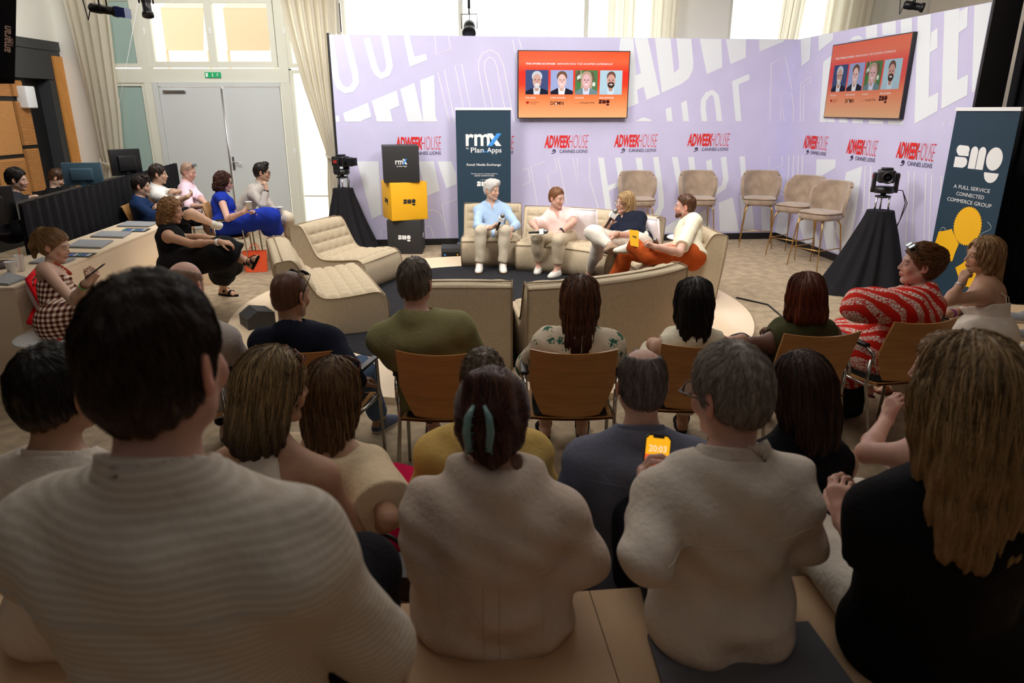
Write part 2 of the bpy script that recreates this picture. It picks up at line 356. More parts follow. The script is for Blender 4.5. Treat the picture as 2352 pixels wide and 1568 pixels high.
def strands(F, V, n, length, step, r, field, off=(.0, .004), seedmask=None, rng=None, taper=True, wave=0, nseg=None, sway=.0):
    """hair strands traced along the surface of a hair field; field(p, d_prev) gives the wanted direction"""
    rng = rng or np.random.RandomState(1); ax = F.ax; h = [a[1]-a[0] for a in ax]; lo = V3(*[a[0] for a in ax])
    G = np.gradient(F.F, *[float(q) for q in h])
    sh = np.array(F.F.shape)
    def samp(A, p):
        q = (p-lo)/np.array(h); i = np.clip(np.floor(q).astype(int), 0, sh-2); f = np.clip(q-i, 0, 1); r_ = 0
        for dx in (0, 1):
            for dy in (0, 1):
                for dz in (0, 1):
                    w = (f[:, 0] if dx else 1-f[:, 0])*(f[:, 1] if dy else 1-f[:, 1])*(f[:, 2] if dz else 1-f[:, 2])
                    r_ = r_+A[i[:, 0]+dx, i[:, 1]+dy, i[:, 2]+dz]*w
        return r_
    cand = np.nonzero(seedmask)[0] if seedmask is not None else np.arange(len(V))
    if len(cand) == 0: return None
    p = V[rng.choice(cand, n)]+rng.normal(0, .002, (n, 3)); o = rng.uniform(off[0], off[1], n); ph = rng.uniform(0, 6.28, n)
    m = nseg or max(3, int(length/step)); pts = []; d = field(p, None)
    sw = rng.normal(0, sway, (n, 3))
    for i in range(m+1):
        g = np.stack([samp(G[j], p) for j in range(3)], 1); g /= np.maximum(np.linalg.norm(g, axis=1), 1e-6)[:, None]
        v = samp(F.F, p); p = p-g*np.clip(v-o, -.02, .02)[:, None]
        pts.append(p.copy())
        d = field(p, d)+sw; d = d-g*(d*g).sum(1)[:, None]*.85; d /= np.maximum(np.linalg.norm(d, axis=1), 1e-6)[:, None]
        if wave:
            b = np.cross(d, g); d = d+b*(wave*np.sin(i*1.1+ph))[:, None]; d /= np.linalg.norm(d, axis=1)[:, None]
        p = p+d*step
    Pt = np.stack(pts, 1); m = Pt.shape[1]                       # n, m, 3
    T = np.gradient(Pt, axis=1); T /= np.maximum(np.linalg.norm(T, axis=2), 1e-7)[..., None]
    up = V3(.3, .2, .93); A = np.cross(T, up); A /= np.maximum(np.linalg.norm(A, axis=2), 1e-6)[..., None]; B = np.cross(T, A)
    rad = r*rng.uniform(.6, 1.3, n)[:, None]*np.linspace(1, .25 if taper else .8, m)[None, :]
    ring = np.stack([Pt+(A*math.cos(t)+B*math.sin(t))*rad[..., None] for t in (0, 2.094, 4.189)], 2)   # n,m,3,3
    VV = ring.reshape(-1, 3); base = (np.arange(n)*m*3)[:, None, None]+(np.arange(m-1)*3)[None, :, None]+np.arange(3)[None, None, :]
    nxt = (np.arange(n)*m*3)[:, None, None]+(np.arange(m-1)*3)[None, :, None]+((np.arange(3)+1) % 3)[None, None, :]
    Q = np.stack([base, nxt, nxt+3, base+3], -1).reshape(-1, 4); rv = np.repeat(rng.uniform(0, 1, n), m*3)
    return VV, Q, rv
def hair(kind, c, R, s, col, col2=None, parent=None, n=900, h=.005, r=.0016, seed=0, name='hair', opt=None):
    """hair in head space, then moved to the head; col and col2 are the darkest and lightest strand"""
    opt = opt or {}; rng = np.random.RandomState(seed+5); g = R.T @ V3(0, 0, -1)      # gravity in head space
    L = opt.get('len', 0); zlo = -.16-L if kind in ('long', 'bob', 'curly', 'tail') else -.16
    lo = V3(-.17, -.2-opt.get('backx', 0), zlo); hi = V3(.17, .16, .2)
    F = Field(lo, hi, h); t = opt.get('t', {'short': .014, 'crop': .007, 'bald': .006, 'quiff': .014}.get(kind, .014)); v = opt.get('vol', 1)
    sh_ = kind in ('short', 'crop', 'quiff', 'bald')
    F.ell((0, -.014, .036), (.0755+t*(.45 if sh_ else 1), .0965+t*(.7 if sh_ else 1), .0875+t*1.15), k=.01); F.ell((0, -.035, -.02), (.067+(.001 if sh_ else t*.8), .067+(.002 if sh_ else t), .07), k=.03)
    hl = opt.get('line', .037)
    if kind in ('short', 'crop', 'quiff', 'bald'):
        if kind == 'quiff': F.ell((0, .05, .118), (.05, .04, .026), k=.03)
        if kind == 'short' and opt.get('sweep'): F.ell((opt['sweep']*.03, .045, .105), (.05, .045, .03), k=.04); F.ell((-opt['sweep']*.05, .02, .06), (.035, .06, .05), k=.03)
        F.plane((0, 0, 0), (0, 0, -1)) if 0 else None
        X, Y, Z = F.ax[0][:, None, None], F.ax[1][None, :, None], F.ax[2][None, None, :]
        d1 = .857*Y-.514*Z-hl+.25*np.maximum(np.abs(X)-.02, 0)*opt.get('recede', 0)                            # forehead to sideburn
        d2 = (-.026+.44*np.minimum(Y, .0)-opt.get('nape', .0)*(Y < 0))-Z
        F.F = np.maximum(np.maximum(F.F, d1), d2)
        for q in (-1, 1): F.ell((q*.096, -.010, -.008), (.030, .027, .040), k=.006, sub=1)
        if kind == 'bald': F.ell((0, opt.get('by', .01), .10), opt.get('br', (.068, .085, .075)), k=.01, sub=1)
    if kind in ('long', 'bob', 'curly', 'tail', 'updo'):
        if kind in ('tail', 'updo'):
            X, Y, Z = F.ax[0][:, None, None], F.ax[1][None, :, None], F.ax[2][None, None, :]
            F.F = np.maximum(F.F, np.maximum(.80*Y-.6*Z-opt.get('line', .022), -.055+.5*np.minimum(Y, 0)-Z))
            for q in (-1, 1): F.ell((q*.088, -.006, -.014), (.022, .026, .034), k=.006, sub=1)
            b = opt.get('bun', (0, -.115, .03)); br = opt.get('bunr', (.05, .045, .05)); F.ell(b, br, k=.03)
            if opt.get('twist'): F.cone((.0, -.10, .10), (.01, -.115, -.05), .04, .035, .03); F.cone((-.03, -.10, .115), (-.02, -.09, .05), .03, .03, .02)
            if kind == 'tail':
                e = V3(*b); F.chain([e, e+V3(0, -.04, -.05), e+V3(.01, -.05, -.12), e+V3(.02, -.03, -.2)], [.032, .03, .026, .012], .02)
        else:
            w = opt.get('w', 1)
            for q in (-1, 1):
                a = V3(q*.050, .0, .078); b1 = V3(q*.066*w, -.012, .0); b2 = V3(q*.066*w, -.022, -.07)
                pts = [a, b1, b2]; rs = [.034*v, .028*v, .026*v]
                dn = V3(0, -.25, -1) if kind != 'curly' else V3(0, -.1, -1); m = opt.get('m', 0)
                for i in range(1, 4): pts.append(b2+unit(dn+.0*g)*L*i/3+V3(-q*.012*i*(1 if L > .1 else 0), 0, 0)+V3(0, opt.get('front', 0)*i, 0)); rs.append((.026-.003*i*opt.get('tap', 1))*v)
                F.chain(pts, rs, .03)
            b = V3(0, -.07, -.03); F.ell((0, -.06, -.03), (.070*w*v, .05*v, .105), k=.03)
            for x in (-.038, 0, .038):
                pts = [V3(x, -.075, .03), V3(x*1.1*w, -.086, -.06)]; rs = [.031*v, .031*v]
                for i in range(1, 4): pts.append(pts[1]+V3(0, -.10, -1)*L*i/3*(1.0+.1*(x == 0))); rs.append((.032-.004*i*opt.get('tap', 1))*v)
                F.chain(pts, rs, .03)
            X, Y, Z = F.ax[0][:, None, None], F.ax[1][None, :, None], F.ax[2][None, None, :]
            # open the face
            d = np.maximum(np.maximum(np.abs(X)-.064, -(Y-.012-.12*np.maximum(Z-.02, 0))), Z-(.088-np.abs(X-opt.get('part', .0))*.5))
            F.F = np.maximum(F.F, -d)
            if opt.get('ear'): F.ell((opt['ear']*.09, .01, -.01), (.03, .04, .04), k=.01, sub=1)
    # lumps and grooves
    X, Y, Z = F.ax[0][:, None, None], F.ax[1][None, :, None], F.ax[2][None, None, :]
    if kind == 'curly' or opt.get('curl'):
        a = opt.get('curl', .010); F.F = F.F+a*(np.sin(X*95+2*np.sin(Z*60))*np.sin(Y*90+1.3)*np.sin(Z*80+2*np.sin(X*50)))+a*.6*np.sin(X*190+Y*150)*np.sin(Z*170+Y*90)
    elif kind in ('long', 'bob'):
        an = np.arctan2(X, -(Y-.02)); F.F = F.F+.0035*np.sin(an*23+3*np.sin(Z*14+an*2))+.002*np.sin(an*51+Z*20)
    elif kind in ('short', 'quiff'):
        F.F = F.F+.0022*np.sin(X*150+Y*40)*np.sin(Y*130+Z*60)
    elif kind in ('tail', 'updo'):
        F.F = F.F+.002*np.sin(X*170+Z*40*np.sign(X))
    V, Q = F.mesh(); V = relax(V, Q, 1, .4); nb = len(V)
    crown = V3(0, -.05, .12)
    if kind in ('short', 'crop', 'quiff', 'bald'):
        def fld(p, d):
            q = p-crown; q[:, 2] *= .6
            if kind == 'quiff' or opt.get('sweep'): q = q+np.where(p[:, 2:3] > .07, V3(opt.get('sweep', 0)*.15, .10, .02), 0)
            return q/np.maximum(np.linalg.norm(q, axis=1), 1e-5)[:, None]+V3(0, 0, -.2)
        ln = opt.get('sl', .03 if kind != 'crop' else .012); wv = 0
    elif kind in ('tail', 'updo'):
        b = V3(*opt.get('bun', (0, -.115, .03)))
        def fld(p, d):
            q = b-p; dist = np.linalg.norm(q, axis=1)[:, None]; q = q/np.maximum(dist, 1e-5)
            sw = np.cross(np.tile(V3(0, -1, 0), (len(p), 1)), q); return np.where(dist < .06, sw+.3*q, q) if kind == 'updo' else np.where(dist < .05, V3(0, -.3, -1.)+0*q, q)
        ln = .12; wv = 0
    else:
        pc = V3(opt.get('part', 0), .02, .125)
        def fld(p, d):
            q = p-pc; q[:, 1] = q[:, 1]*.6-.07*np.clip(p[:, 1]/.06, 0, 1); q[:, 0] *= 1.6; top = np.clip((p[:, 2:3]-.05)/.06, 0, 1); a = q/np.maximum(np.linalg.norm(q, axis=1), 1e-5)[:, None]
            return a*top*1.2+V3(0, -.12, -1)*(1.05-top)
        ln = .14+L*.8; wv = opt.get('wave', .06 if kind != 'curly' else .8)
    out = None
    if n: out = strands(F, V, n, ln, opt.get('step', .012 if ln > .06 else .006), r, fld, off=opt.get('off', (.0, .004)), rng=rng, wave=wv, sway=opt.get('sway', .06))
    c1 = np.array(col); c2 = np.array(col2 if col2 is not None else [q*1.7 for q in col])
    cf = opt.get('tip')
    nz = .5+.5*np.sin(np.arctan2(V[:, 0], -(V[:, 1]-.02))*37+V[:, 2]*9)*np.sin(np.arctan2(V[:, 0], -(V[:, 1]))*13+1)
    colb = c1+(c2-c1)*(nz*.5)[:, None]
    if out:
        VV, QQ, rv = out; V = np.concatenate([V, VV]); Q = np.concatenate([Q, QQ+nb]); colb = np.concatenate([colb, c1+(c2-c1)*(rv**1.3)[:, None]])
    if cf is not None:
        tz = np.clip(-(V[:, 2]-opt.get('tipz', -.02))/.15, 0, 1)[:, None]; colb = colb*(1-tz)+np.array(cf)*tz*(.7+.6*np.random.RandomState(3).rand(len(V), 1))
    if opt.get('grey') is not None:                  # greying sides
        m = np.clip((np.abs(V[:, 0])-.05)/.03, 0, 1)[:, None]*(V[:, 2:3] < .07); colb = colb*(1-m)+np.array(opt['grey'])*m
    if kind in ('short', 'crop', 'quiff', 'bald'):
        m = (np.clip((-.012-V[:, 2]-.10*np.clip(-V[:, 1], 0, .1)*0)/.075, 0, 1)*opt.get('fade', .55))[:, None]; colb = colb*(1-m)+np.array(opt.get('skin', (.30, .17, .115)))*m
    W = (V*s) @ R.T+c
    return npmesh(name, W, Q, HAIRM, parent, colb)
UP = V3(0, 0, 1)
class Sk: pass
def torso(F, k, e=0., lo=True, sh=True, belly=True, ks=1.):
    """torso primitives inflated by e"""
    s, U, R, Fw, L = k.s, k.U, k.R, k.Fw, k.L; O = np.stack([R, Fw, U], 1); bw = k.bw; pos = lambda t, f=0, u=0: k.hip+U*L*t+Fw*f*s+U*u*s
    fem = k.fem
    F.ell(pos(0), (V3(.168+.012*fem, .118, .115)*s*V3(bw, bw, 1)+e), O, .05)
    for q in (-1, 1): F.ell(k.hip+R*q*.075*s*bw-Fw*.035*s-U*.035*s, V3(.095, .105, .095)*s*V3(bw, bw, 1)+e, O, .05)
    F.ell(pos(.32, .0), V3(.140-.014*fem, .100, .16)*s*V3(bw, bw, 1)+e, O, .06)
    if belly and k.belly: F.ell(pos(.24, .03+k.belly*.5), V3(.125, .085+k.belly*.6, .13)*s*V3(bw, 1, 1)+e, O, .06)
    F.ell(pos(.66, .0), V3(.160-.016*fem, .108, .175)*s*V3(bw, bw, 1)+e, O, .06)
    F.ell(pos(.84, -.012), V3(.165-.02*fem, .092, .085)*s*V3(bw, bw, 1)+e, O, .05)
    if fem:
        for q in (-1, 1): F.ell(pos(.66, .075, .01)+R*q*.075*s, V3(.068, .06, .07)*s*bw+e, O, .04)
    if sh:
        F.cone(k.sh[0], k.sh[1], (.044-.006*fem)*s+e, k=.05)
        for i in (0, 1):
            F.ell(k.sh[i], V3(.054-.006*fem, .054-.006*fem, .054)*s*(.5+.5*bw)+e, None, .04)
            F.cone(k.nb+U*.035*s-Fw*.01*s, k.nb+(k.sh[i]-k.nb)*.74+U*.010*s, .040*s+e*.8, .038*s+e, .05)
def person(label, head, hy=0, hp=0, hr=0, yaw=0, seat=.45, s=1., fem=0, bw=1., belly=0., skin=(.56, .35, .25), lean=.10, side=0., hip=None, nb=(0, -.045, -.188), sw=None,
           ua=.285, arms=None, la=None, ra=None, legs=None, floor=0., hairk=None, hcol=(.05, .03, .02), hcol2=None, hopt=None, hn=900, hr_=.0016, face=True, fine=1., top=None, bottom=None, shoes=None, stub=0, iris=(.12, .08, .05), lips=None,
           hands=(None, None), extra=(), group=None, seedn=0, head_s=1., beard=None, cutlegs=False):
    H = P(*head) if len(head) == 3 else np.array(head[:3], float); rng = np.random.RandomState(seedn)
    k = Sk(); k.s, k.fem, k.bw, k.belly = s, fem, bw, belly; y = math.radians(yaw); k.R = V3(math.cos(y), math.sin(y), 0); fw = V3(-math.sin(y), math.cos(y), 0)
    NB = H+(k.R*nb[0]+fw*nb[1]+UP*nb[2])*s
    HIP = np.array([NB[0]-fw[0]*lean-k.R[0]*side, NB[1]-fw[1]*lean-k.R[1]*side, seat+.095*s]) if hip is None else np.array(hip, float)
    base = np.array([HIP[0], HIP[1], seat if hip is None else HIP[2]-.1]); k.base = base
    loc = lambda p: np.array(p, float)-base
    k.H, k.nb, k.hip = loc(H), loc(NB), loc(HIP); k.U = unit(k.nb-k.hip); k.L = np.linalg.norm(k.nb-k.hip); k.R = unit(k.R-k.U*(k.R @ k.U)); k.Fw = np.cross(k.U, k.R); k.fw = fw
    sw = (sw or (.175-.022*fem))*s*(.6+.4*bw); k.sh = [k.nb-k.U*.078*s+k.R*q*sw for q in (-1, 1)]
    if la: k.sh[0] = k.sh[0]+V3(*la)
    if ra: k.sh[1] = k.sh[1]+V3(*ra)
    hs = s*head_s; k.hs = hs; k.Rh = rotm(yaw*0+hy, hp, hr); Rh = k.Rh
    # arms: (wrist, elbow or None, hand direction, palm normal, curl, detail) per side, world coordinates; default rests on the thighs
    A = list(arms or (None, None)); k.arm = []
    for i, q in ((0, -1), (1, 1)):
        a = A[i] or {}
        w = loc(a['w']) if 'w' in a else k.hip+fw*.27*s+k.R*q*.07*s+UP*.11*s
        e = loc(a['e']) if 'e' in a else ik(k.sh[i], w, ua*s, .25*s, k.R*q*1.0+V3(0, 0, -.8)-fw*.4)
        d = V3(*a['d']) if 'd' in a else unit(unit(w-e)+fw*.1-k.R*q*.25); n = V3(*a['n']) if 'n' in a else V3(0, 0, -1)
        k.arm.append((k.sh[i], e, w, unit(d), n, a.get('curl', .5), a.get('thumb', .5), a.get('fine', .006)))
    G = list(legs or (None, None)); k.leg = []
    for i, q in ((0, -1), (1, 1)):
        g = G[i] or {}; hj = k.hip+k.R*q*.088*s
        kn = loc(g['k']) if 'k' in g else k.hip+fw*.42*s+k.R*q*.12*s+UP*(-.0)
        an = loc(g['a']) if 'a' in g else np.array([kn[0]+fw[0]*.03, kn[1]+fw[1]*.03, floor+.09-base[2]])
        T = V3(*g['t']) if 't' in g else fw+k.R*q*.12
        N = unit(kn-an) if g.get('tilt') else UP
        T = unit(T-N*(T @ N)); k.leg.append((hj, kn, an, T, N))
    # ---- body
    pts = [k.H+UP*.16, k.H-UP*.1+V3(.12, .12, 0), k.H-V3(.12, .12, 0), k.hip-V3(.2, .2, .15)*bw, k.hip+V3(.2, .2, 0)*bw]+[p+d for a in k.arm for p in a[:3] for d in (V3(.08, .08, .08), -V3(.08, .08, .08))]+[p+d for g in k.leg for p in g[1:3] for d in (V3(.12, .12, .12), -V3(.12, .12, .12))]+[a[2]+a[3]*.2 for a in k.arm]
    for g in k.leg: pts += [g[2]+g[3]*.21-V3(.04, .04, .1), g[2]+g[3]*.21+V3(.04, .04, .04)]
    pts += [a[2]+a[3]*.2*1+d for a in k.arm for d in (V3(.03, .03, .03), -V3(.03, .03, .03))]
    pts = np.array(pts); lo, hi = pts.min(0)-.02, pts.max(0)+.02
    hf = (.0036 if face else .006)*fine; fr = [(k.H-.125*hs, k.H+.125*hs, hf)]
    for a in k.arm:
        if a[7]: c = a[2]+a[3]*.10; fr.append((np.minimum(a[2], a[2]+a[3]*.17)-.05, np.maximum(a[2], a[2]+a[3]*.17)+.05, a[7]))
    F = Field(lo, hi, .013, fr)
    torso(F, k)
    nr = (.0555-.010*fem)*s; F.cone(k.nb-k.U*.02*s, k.H+Rh @ V3(0, -.022, -.05)*hs, nr, nr*.97, .03)
    head_field(F, k.H, Rh, hs, fem, face=face)
    for i, (a, e, w, d, n, curl, th, fi) in enumerate(k.arm):
        m = (.5+.5*bw)*(1-.1*fem)*s; F.chain([a, e], [.052*m, .040*m], .035); F.chain([e, e+(w-e)*.3, w], [.038*m, .040*m, .0265*m], .02); F.cone(w, w+d*.03*s, .026*m, .024*m, .02)
        hand(F, w, d, n, s*(1-.08*fem), curl, side=(1 if i == 0 else -1), thumb=th)
    for g in k.leg:
        hj, kn, an, T, N = g; m = (.45+.55*bw)*s; F.chain([hj, kn], [.088*m, .058*m], .05); F.chain([kn, kn+(an-kn)*.3-T*.015, an], [.054*m, .056*m, .036*m], .03)
        f0 = an-N*.045*s-T*.03*s; F.cone(an, f0, .034*s, .03*s, .02); F.cone(f0, an-N*.062*s+T*.13*s, .032*s, .024*s, .02); F.cone(an+T*.01-N*.02*s, an-N*.055*s+T*.10*s, .03*s, .026*s, .02)
        Lt = np.cross(T, N)
        if shoes and shoes.get('kind') == 'sandal':
            for j in range(5): o = (j-2)*.016; F.cone(an-N*.066*s+T*.12*s+Lt*o, an-N*.070*s+T*(.165-.006*abs(j-1))*s+Lt*o, .011*s, .009*s, .004)
    V, Q = F.mesh()
    col = head_color(V, k.H, Rh, hs, skin, hcol, lips, stub, iris)
    body = npmesh('person', V, Q, SKIN, None, col); body.location = base; tag(body, label, 'person', group)
    if hairk: k.hair = hair(hairk, k.H, Rh, hs, hcol, hcol2, body, n=hn, r=hr_, seed=seedn, opt=hopt, h=.005 if face or hairk in ('long', 'bob', 'curly') else .0055)
    if beard:
        B = Field(k.H-.14, k.H+.14, .0045); T_ = lambda x, yy, z: k.H+Rh @ V3(x*hs, yy*hs, z*hs)
        for q in (-1, 1): B.chain([T_(q*.052, .020, -.055), T_(q*.036, .048, -.082), T_(q*.014, .068, -.100)], [.012*hs, .018*hs, .021*hs], .02)
        B.cone(T_(-.018, .082, -.098), T_(.018, .082, -.098), .016*hs, k=.02); B.cone(T_(-.024, .080, -.05), T_(.024, .080, -.05), .0095*hs, k=.01)
        n = Rh @ unit(V3(0, .35, .94)); p = T_(0, .03, -.052); B.plane(p+n*.014, n); B.ell(T_(0, .098, -.0655), V3(.022, .02, .008)*hs, Rh, .004, 1); B.ell(T_(0, .05, -.02), V3(.05, .07, .035)*hs, Rh, .006, 1)
        VB, QB = B.mesh(); npmesh('beard', VB, QB, HAIRM, body, np.array(beard)*(0.7+.6*rng.rand(len(VB), 1)))
    k.body = body
    if bottom: garment_bottom(k, bottom)
    if top: garment_top(k, top)
    if shoes: shoe_pair(k, shoes)
    for ex in extra: ex(k)
    return k
def folds(A, s1, s2=0, fx=(9, 7, 30)):
    def w(X, Y, Z):
        return A*(np.sin(X*fx[0]*1.3+Y*11+Z*fx[2]+1.8*np.sin(X*13+s1)+1.5*np.sin(Z*11+Y*9+s2))*np.sin(X*11-Z*7+Y*fx[1]+s2*2+s1)+.6*np.sin(X*31+Y*24+Z*17+2*np.sin(Z*15+s1)+s1)*np.sin(Z*21+X*9))
    return w
def arm_sleeve(F, k, i, upto, e, m, puff=0, cuff=0, flare=0):
    """a sleeve along the arm; upto 0..1 ends on the upper arm, 1..2 on the forearm; ends square"""
    a, el, w = k.arm[i][:3]; s = k.s; u = unit(el-a)
    def cut(F, p, q, r1, r2, kk):
        p, q = np.array(p), np.array(q); ab = q-p; L = ab @ ab; n = ab/math.sqrt(L)
        def fn(X, Y, Z):
            x, yv, z = X-p[0], Y-p[1], Z-p[2]; t = np.clip((x*ab[0]+yv*ab[1]+z*ab[2])/L, 0, 1)
            d = np.sqrt((x-t*ab[0])**2+(yv-t*ab[1])**2+(z-t*ab[2])**2)-(r1+(r2-r1)*t)
            return np.maximum(d, (x-ab[0])*n[0]+(yv-ab[1])*n[1]+(z-ab[2])*n[2])
        R = max(r1, r2); F.op(np.minimum(p, q)-R, np.maximum(p, q)+R, fn, kk)
    ru = (.054*m+e+puff)*1.0; re = .043*m+e+puff*.8
    if upto <= 1: cut(F, a, a+(el-a)*upto, ru, ru+(re-ru)*upto+flare, .035)
    else:
        t = upto-1; F.cone(a, el, ru, re, .035); cut(F, el, el+(w-el)*t, re, (.042+(.030-.042)*t)*m+e+cuff+puff*.3, .02)
def garment_top(k, g):
    s = k.s; e = g.get('e', .017); U, R, Fw = k.U, k.R, k.Fw; m = (.5+.5*k.bw)*(1-.1*k.fem)*s; hem = g.get('hem', .12)
    pts = np.array([k.nb+U*.09, k.hip-U*(hem+.12)]+[p for i in (0, 1) for p in k.arm[i][:3]]); lo, hi = pts.min(0)-.17-.1*(k.bw-1), pts.max(0)+.17+.1*(k.bw-1)
    c = (k.hip+k.nb)/2; lo = np.minimum(lo, c-.27*k.bw); hi = np.maximum(hi, c+.27*k.bw)
    F = Field(lo, hi, g.get('h', .0095)); torso(F, k, e)
    if g.get('loose'):                       # hangs straight below the chest
        O = np.stack([R, Fw, U], 1); w = g['loose']; F.ell(k.hip+U*k.L*.3, V3(.165, .12, .3)*s*k.bw+w, O, .06)
    if g.get('drape'):                       # shirt tails over the lap
        F.cone(k.hip, k.hip+k.fw*g['drape'], .13*s*k.bw+e, .12*s*k.bw, .05)
    F.plane(k.hip-U*hem*s, -U)
    for fn in g.get('sub', ()): fn(F, k)
    nk = g.get('neck', 'crew'); nr = (.0555-.010*k.fem)*s; nd = unit(k.H+k.Rh @ V3(0, -.02, -.06)-k.nb)
    if nk is None: F.plane(k.nb+U*g.get('ncut', .035)*s, U)
    else:
        w_ = g.get('nw', .010); F.cone(k.nb-U*.03*s, k.nb+nd*.07*s, nr+w_+.004, nr+w_, .035)
        cr = nk in ('crew', 'v'); pc_ = k.nb+nd*(g.get('ncut', .022) if cr else .036)*s; pn = unit(nd+Fw*g.get('tiltn', .42 if cr else .3)); ro = nr+w_+(.006 if cr else .018)
        def nfn(X, Y, Z):
            x, y, z = X-k.nb[0], Y-k.nb[1], Z-k.nb[2]; h_ = x*nd[0]+y*nd[1]+z*nd[2]; rad = np.sqrt(np.maximum(x*x+y*y+z*z-h_*h_, 0))
            return np.maximum(rad-ro, -((X-pc_[0])*pn[0]+(Y-pc_[1])*pn[1]+(Z-pc_[2])*pn[2]))
        F.op(k.nb-.22, k.nb+.22, nfn, .004, 1)
    if nk in ('shirt', 'v', 'polo'):
        dpt = g.get('vdepth', .10); F.chain([k.nb+Fw*.09*s+U*.01, k.nb+Fw*(.14+k.belly*.3)*s-U*dpt*s], [g.get('vw', .035)*s, .006], .004) if 0 else F.op(k.nb-.3, k.nb+.3, vfn(k, dpt, g.get('vw', .026)), .004, 1)
    sl = g.get('sleeve', (1, 1)); sl = sl if isinstance(sl, tuple) else (sl, sl)
    for i in (0, 1):
        if sl[i]: arm_sleeve(F, k, i, sl[i], e*.8, m, g.get('puff', 0), g.get('cuff', .003), g.get('flare', 0))
        else: F.ell(k.sh[i]+R*(-1, 1)[i]*.03*s-U*.0, V3(.045, .08, .09)*s, np.stack([R, Fw, U], 1), .008, 1) if g.get('armhole', 1) else None
    A = g.get('fold', .0035); F.warp(folds(A, g.get('seed', 1.3), g.get('seed', 1.3)*.7)) if A else None
    for fn in g.get('clip', ()): fn(F, k)
    V, Q = F.mesh(); V = relax(V, Q, 1, .35); Vb, Qb = V, Q
    o = npmesh(g.get('name', 'shirt'), V, Q, g['mat'], k.body, g.get('col'))
    if g.get('label'): o['label'] = g['label']
    if g.get('strap'):
        for q in (-1, 1):
            mb = MB(); a = k.nb+R*q*.085*s+U*(-.02)*s; pp = []
            for t in np.linspace(-1, 1, 13):
                z = -abs(t)*g.get('strapz', .13)*s; yy = (.105*math.copysign(min(abs(t)*1.6, 1), t))*s*(.6+.4*k.bw); pp.append(k.nb+R*q*(.088)*s+Fw*(yy-.012)+U*(z+.004+(.018 if abs(t) < .3 else 0)))
            ribbon(mb, pp, R*q, g['strap'], .003); mb.build('strap', k.body, g.get('smat', g['mat']))
    # collar
    if nk in ('shirt', 'polo'):
        B = Field(k.nb-.16, k.nb+.16, .0048); h = g.get('ch', .042)*s; ax = unit(nd*.8+U*.2); c0 = k.nb+ax*.022*s
        bc = g.get('cr', 1); B.cone(c0-ax*.03*s, c0+ax*h, nr+.046*s*bc, nr+.022*s*bc, .004); B.cone(c0-ax*.02, c0+ax*(h+.06), nr+.010*s, k=.002, sub=1)
        B.plane(c0+ax*h*.98, unit(ax+Fw*.30)); B.plane(c0-ax*.012*s, -unit(ax+Fw*.62)); B.op(k.nb-.3, k.nb+.3, vfn(k, .3, .030, -.02), .003, 1)
        V, Q = B.mesh()
        if len(V): npmesh('collar', V, Q, g.get('cmat', g['mat']), k.body)
    if g.get('yoke'):
        from mathutils.bvhtree import BVHTree
        bt = BVHTree.FromPolygons([tuple(p) for p in Vb], [tuple(int(i) for i in q) for q in Qb]); mb = MB()
        for (u0, x0, x1, dr) in g['yoke']:
            pts_ = []
            for t in np.linspace(0, 1, 26):
                o_ = k.nb+U*(u0-dr*math.sin(t*PI))*s+R*(x0+(x1-x0)*t)*s-Fw*.5; hit = bt.ray_cast(Vector(o_), Vector(Fw))
                if hit[0] is not None: pts_.append(np.array(hit[0])+np.array(hit[1])*.0005)
            if len(pts_) > 3: mb.tube(pts_, .0022, 5)
        for xv in g.get('pleats', ()):
            pts_ = []
            for t in np.linspace(0, 1, 26):
                o_ = k.nb+U*(-.15-(k.L-.08)*t)*s+R*xv*s-Fw*.5; hit = bt.ray_cast(Vector(o_), Vector(Fw))
                if hit[0] is not None: pts_.append(np.array(hit[0])+np.array(hit[1])*.0005)
            if len(pts_) > 3: mb.tube(pts_, .002, 5)
        mb.build('seam', k.body, g['mat'])
    if nk == 'crew' and g.get('rib'):
        mb = MB(); c0 = k.nb+nd*.014*s; rr = nr+g.get('nw', .010)+.003
        mb.tube([c0+(R*math.cos(t)*rr+Fw*(math.sin(t)*rr*1.05+.01)+nd*0+U*(-.03*math.sin(t)*(math.sin(t) > 0)+.012)) for t in np.linspace(0, 2*PI, 28, endpoint=False)], .0055, 8, closed=True)
        mb.build('neckband', k.body, g['mat'])
def vfn(k, dpt, w, z0=.03):
    def fn(X, Y, Z):
        x, y, z = X-k.nb[0], Y-k.nb[1], Z-k.nb[2]; s = k.s
        a = np.abs(x*k.R[0]+y*k.R[1]+z*k.R[2]); f = x*k.Fw[0]+y*k.Fw[1]+z*k.Fw[2]; u = x*k.U[0]+y*k.U[1]+z*k.U[2]
        return np.maximum(np.maximum(a-w*s*(1+(u-z0)/(dpt*s)), -(f-.03*s)), -(u+dpt*s))*.8
    return fn
def ribbon(mb, pts, wdir, w, th=.003):
    rows = []
    for i, p in enumerate(pts):
        d = unit(pts[min(i+1, len(pts)-1)]-pts[max(i-1, 0)]); wd = unit(wdir-d*(wdir @ d)); n = np.cross(d, wd)
        rows.append([p-wd*w/2-n*th/2, p+wd*w/2-n*th/2, p+wd*w/2+n*th/2, p-wd*w/2+n*th/2])
    mb.grid(rows, False, True)
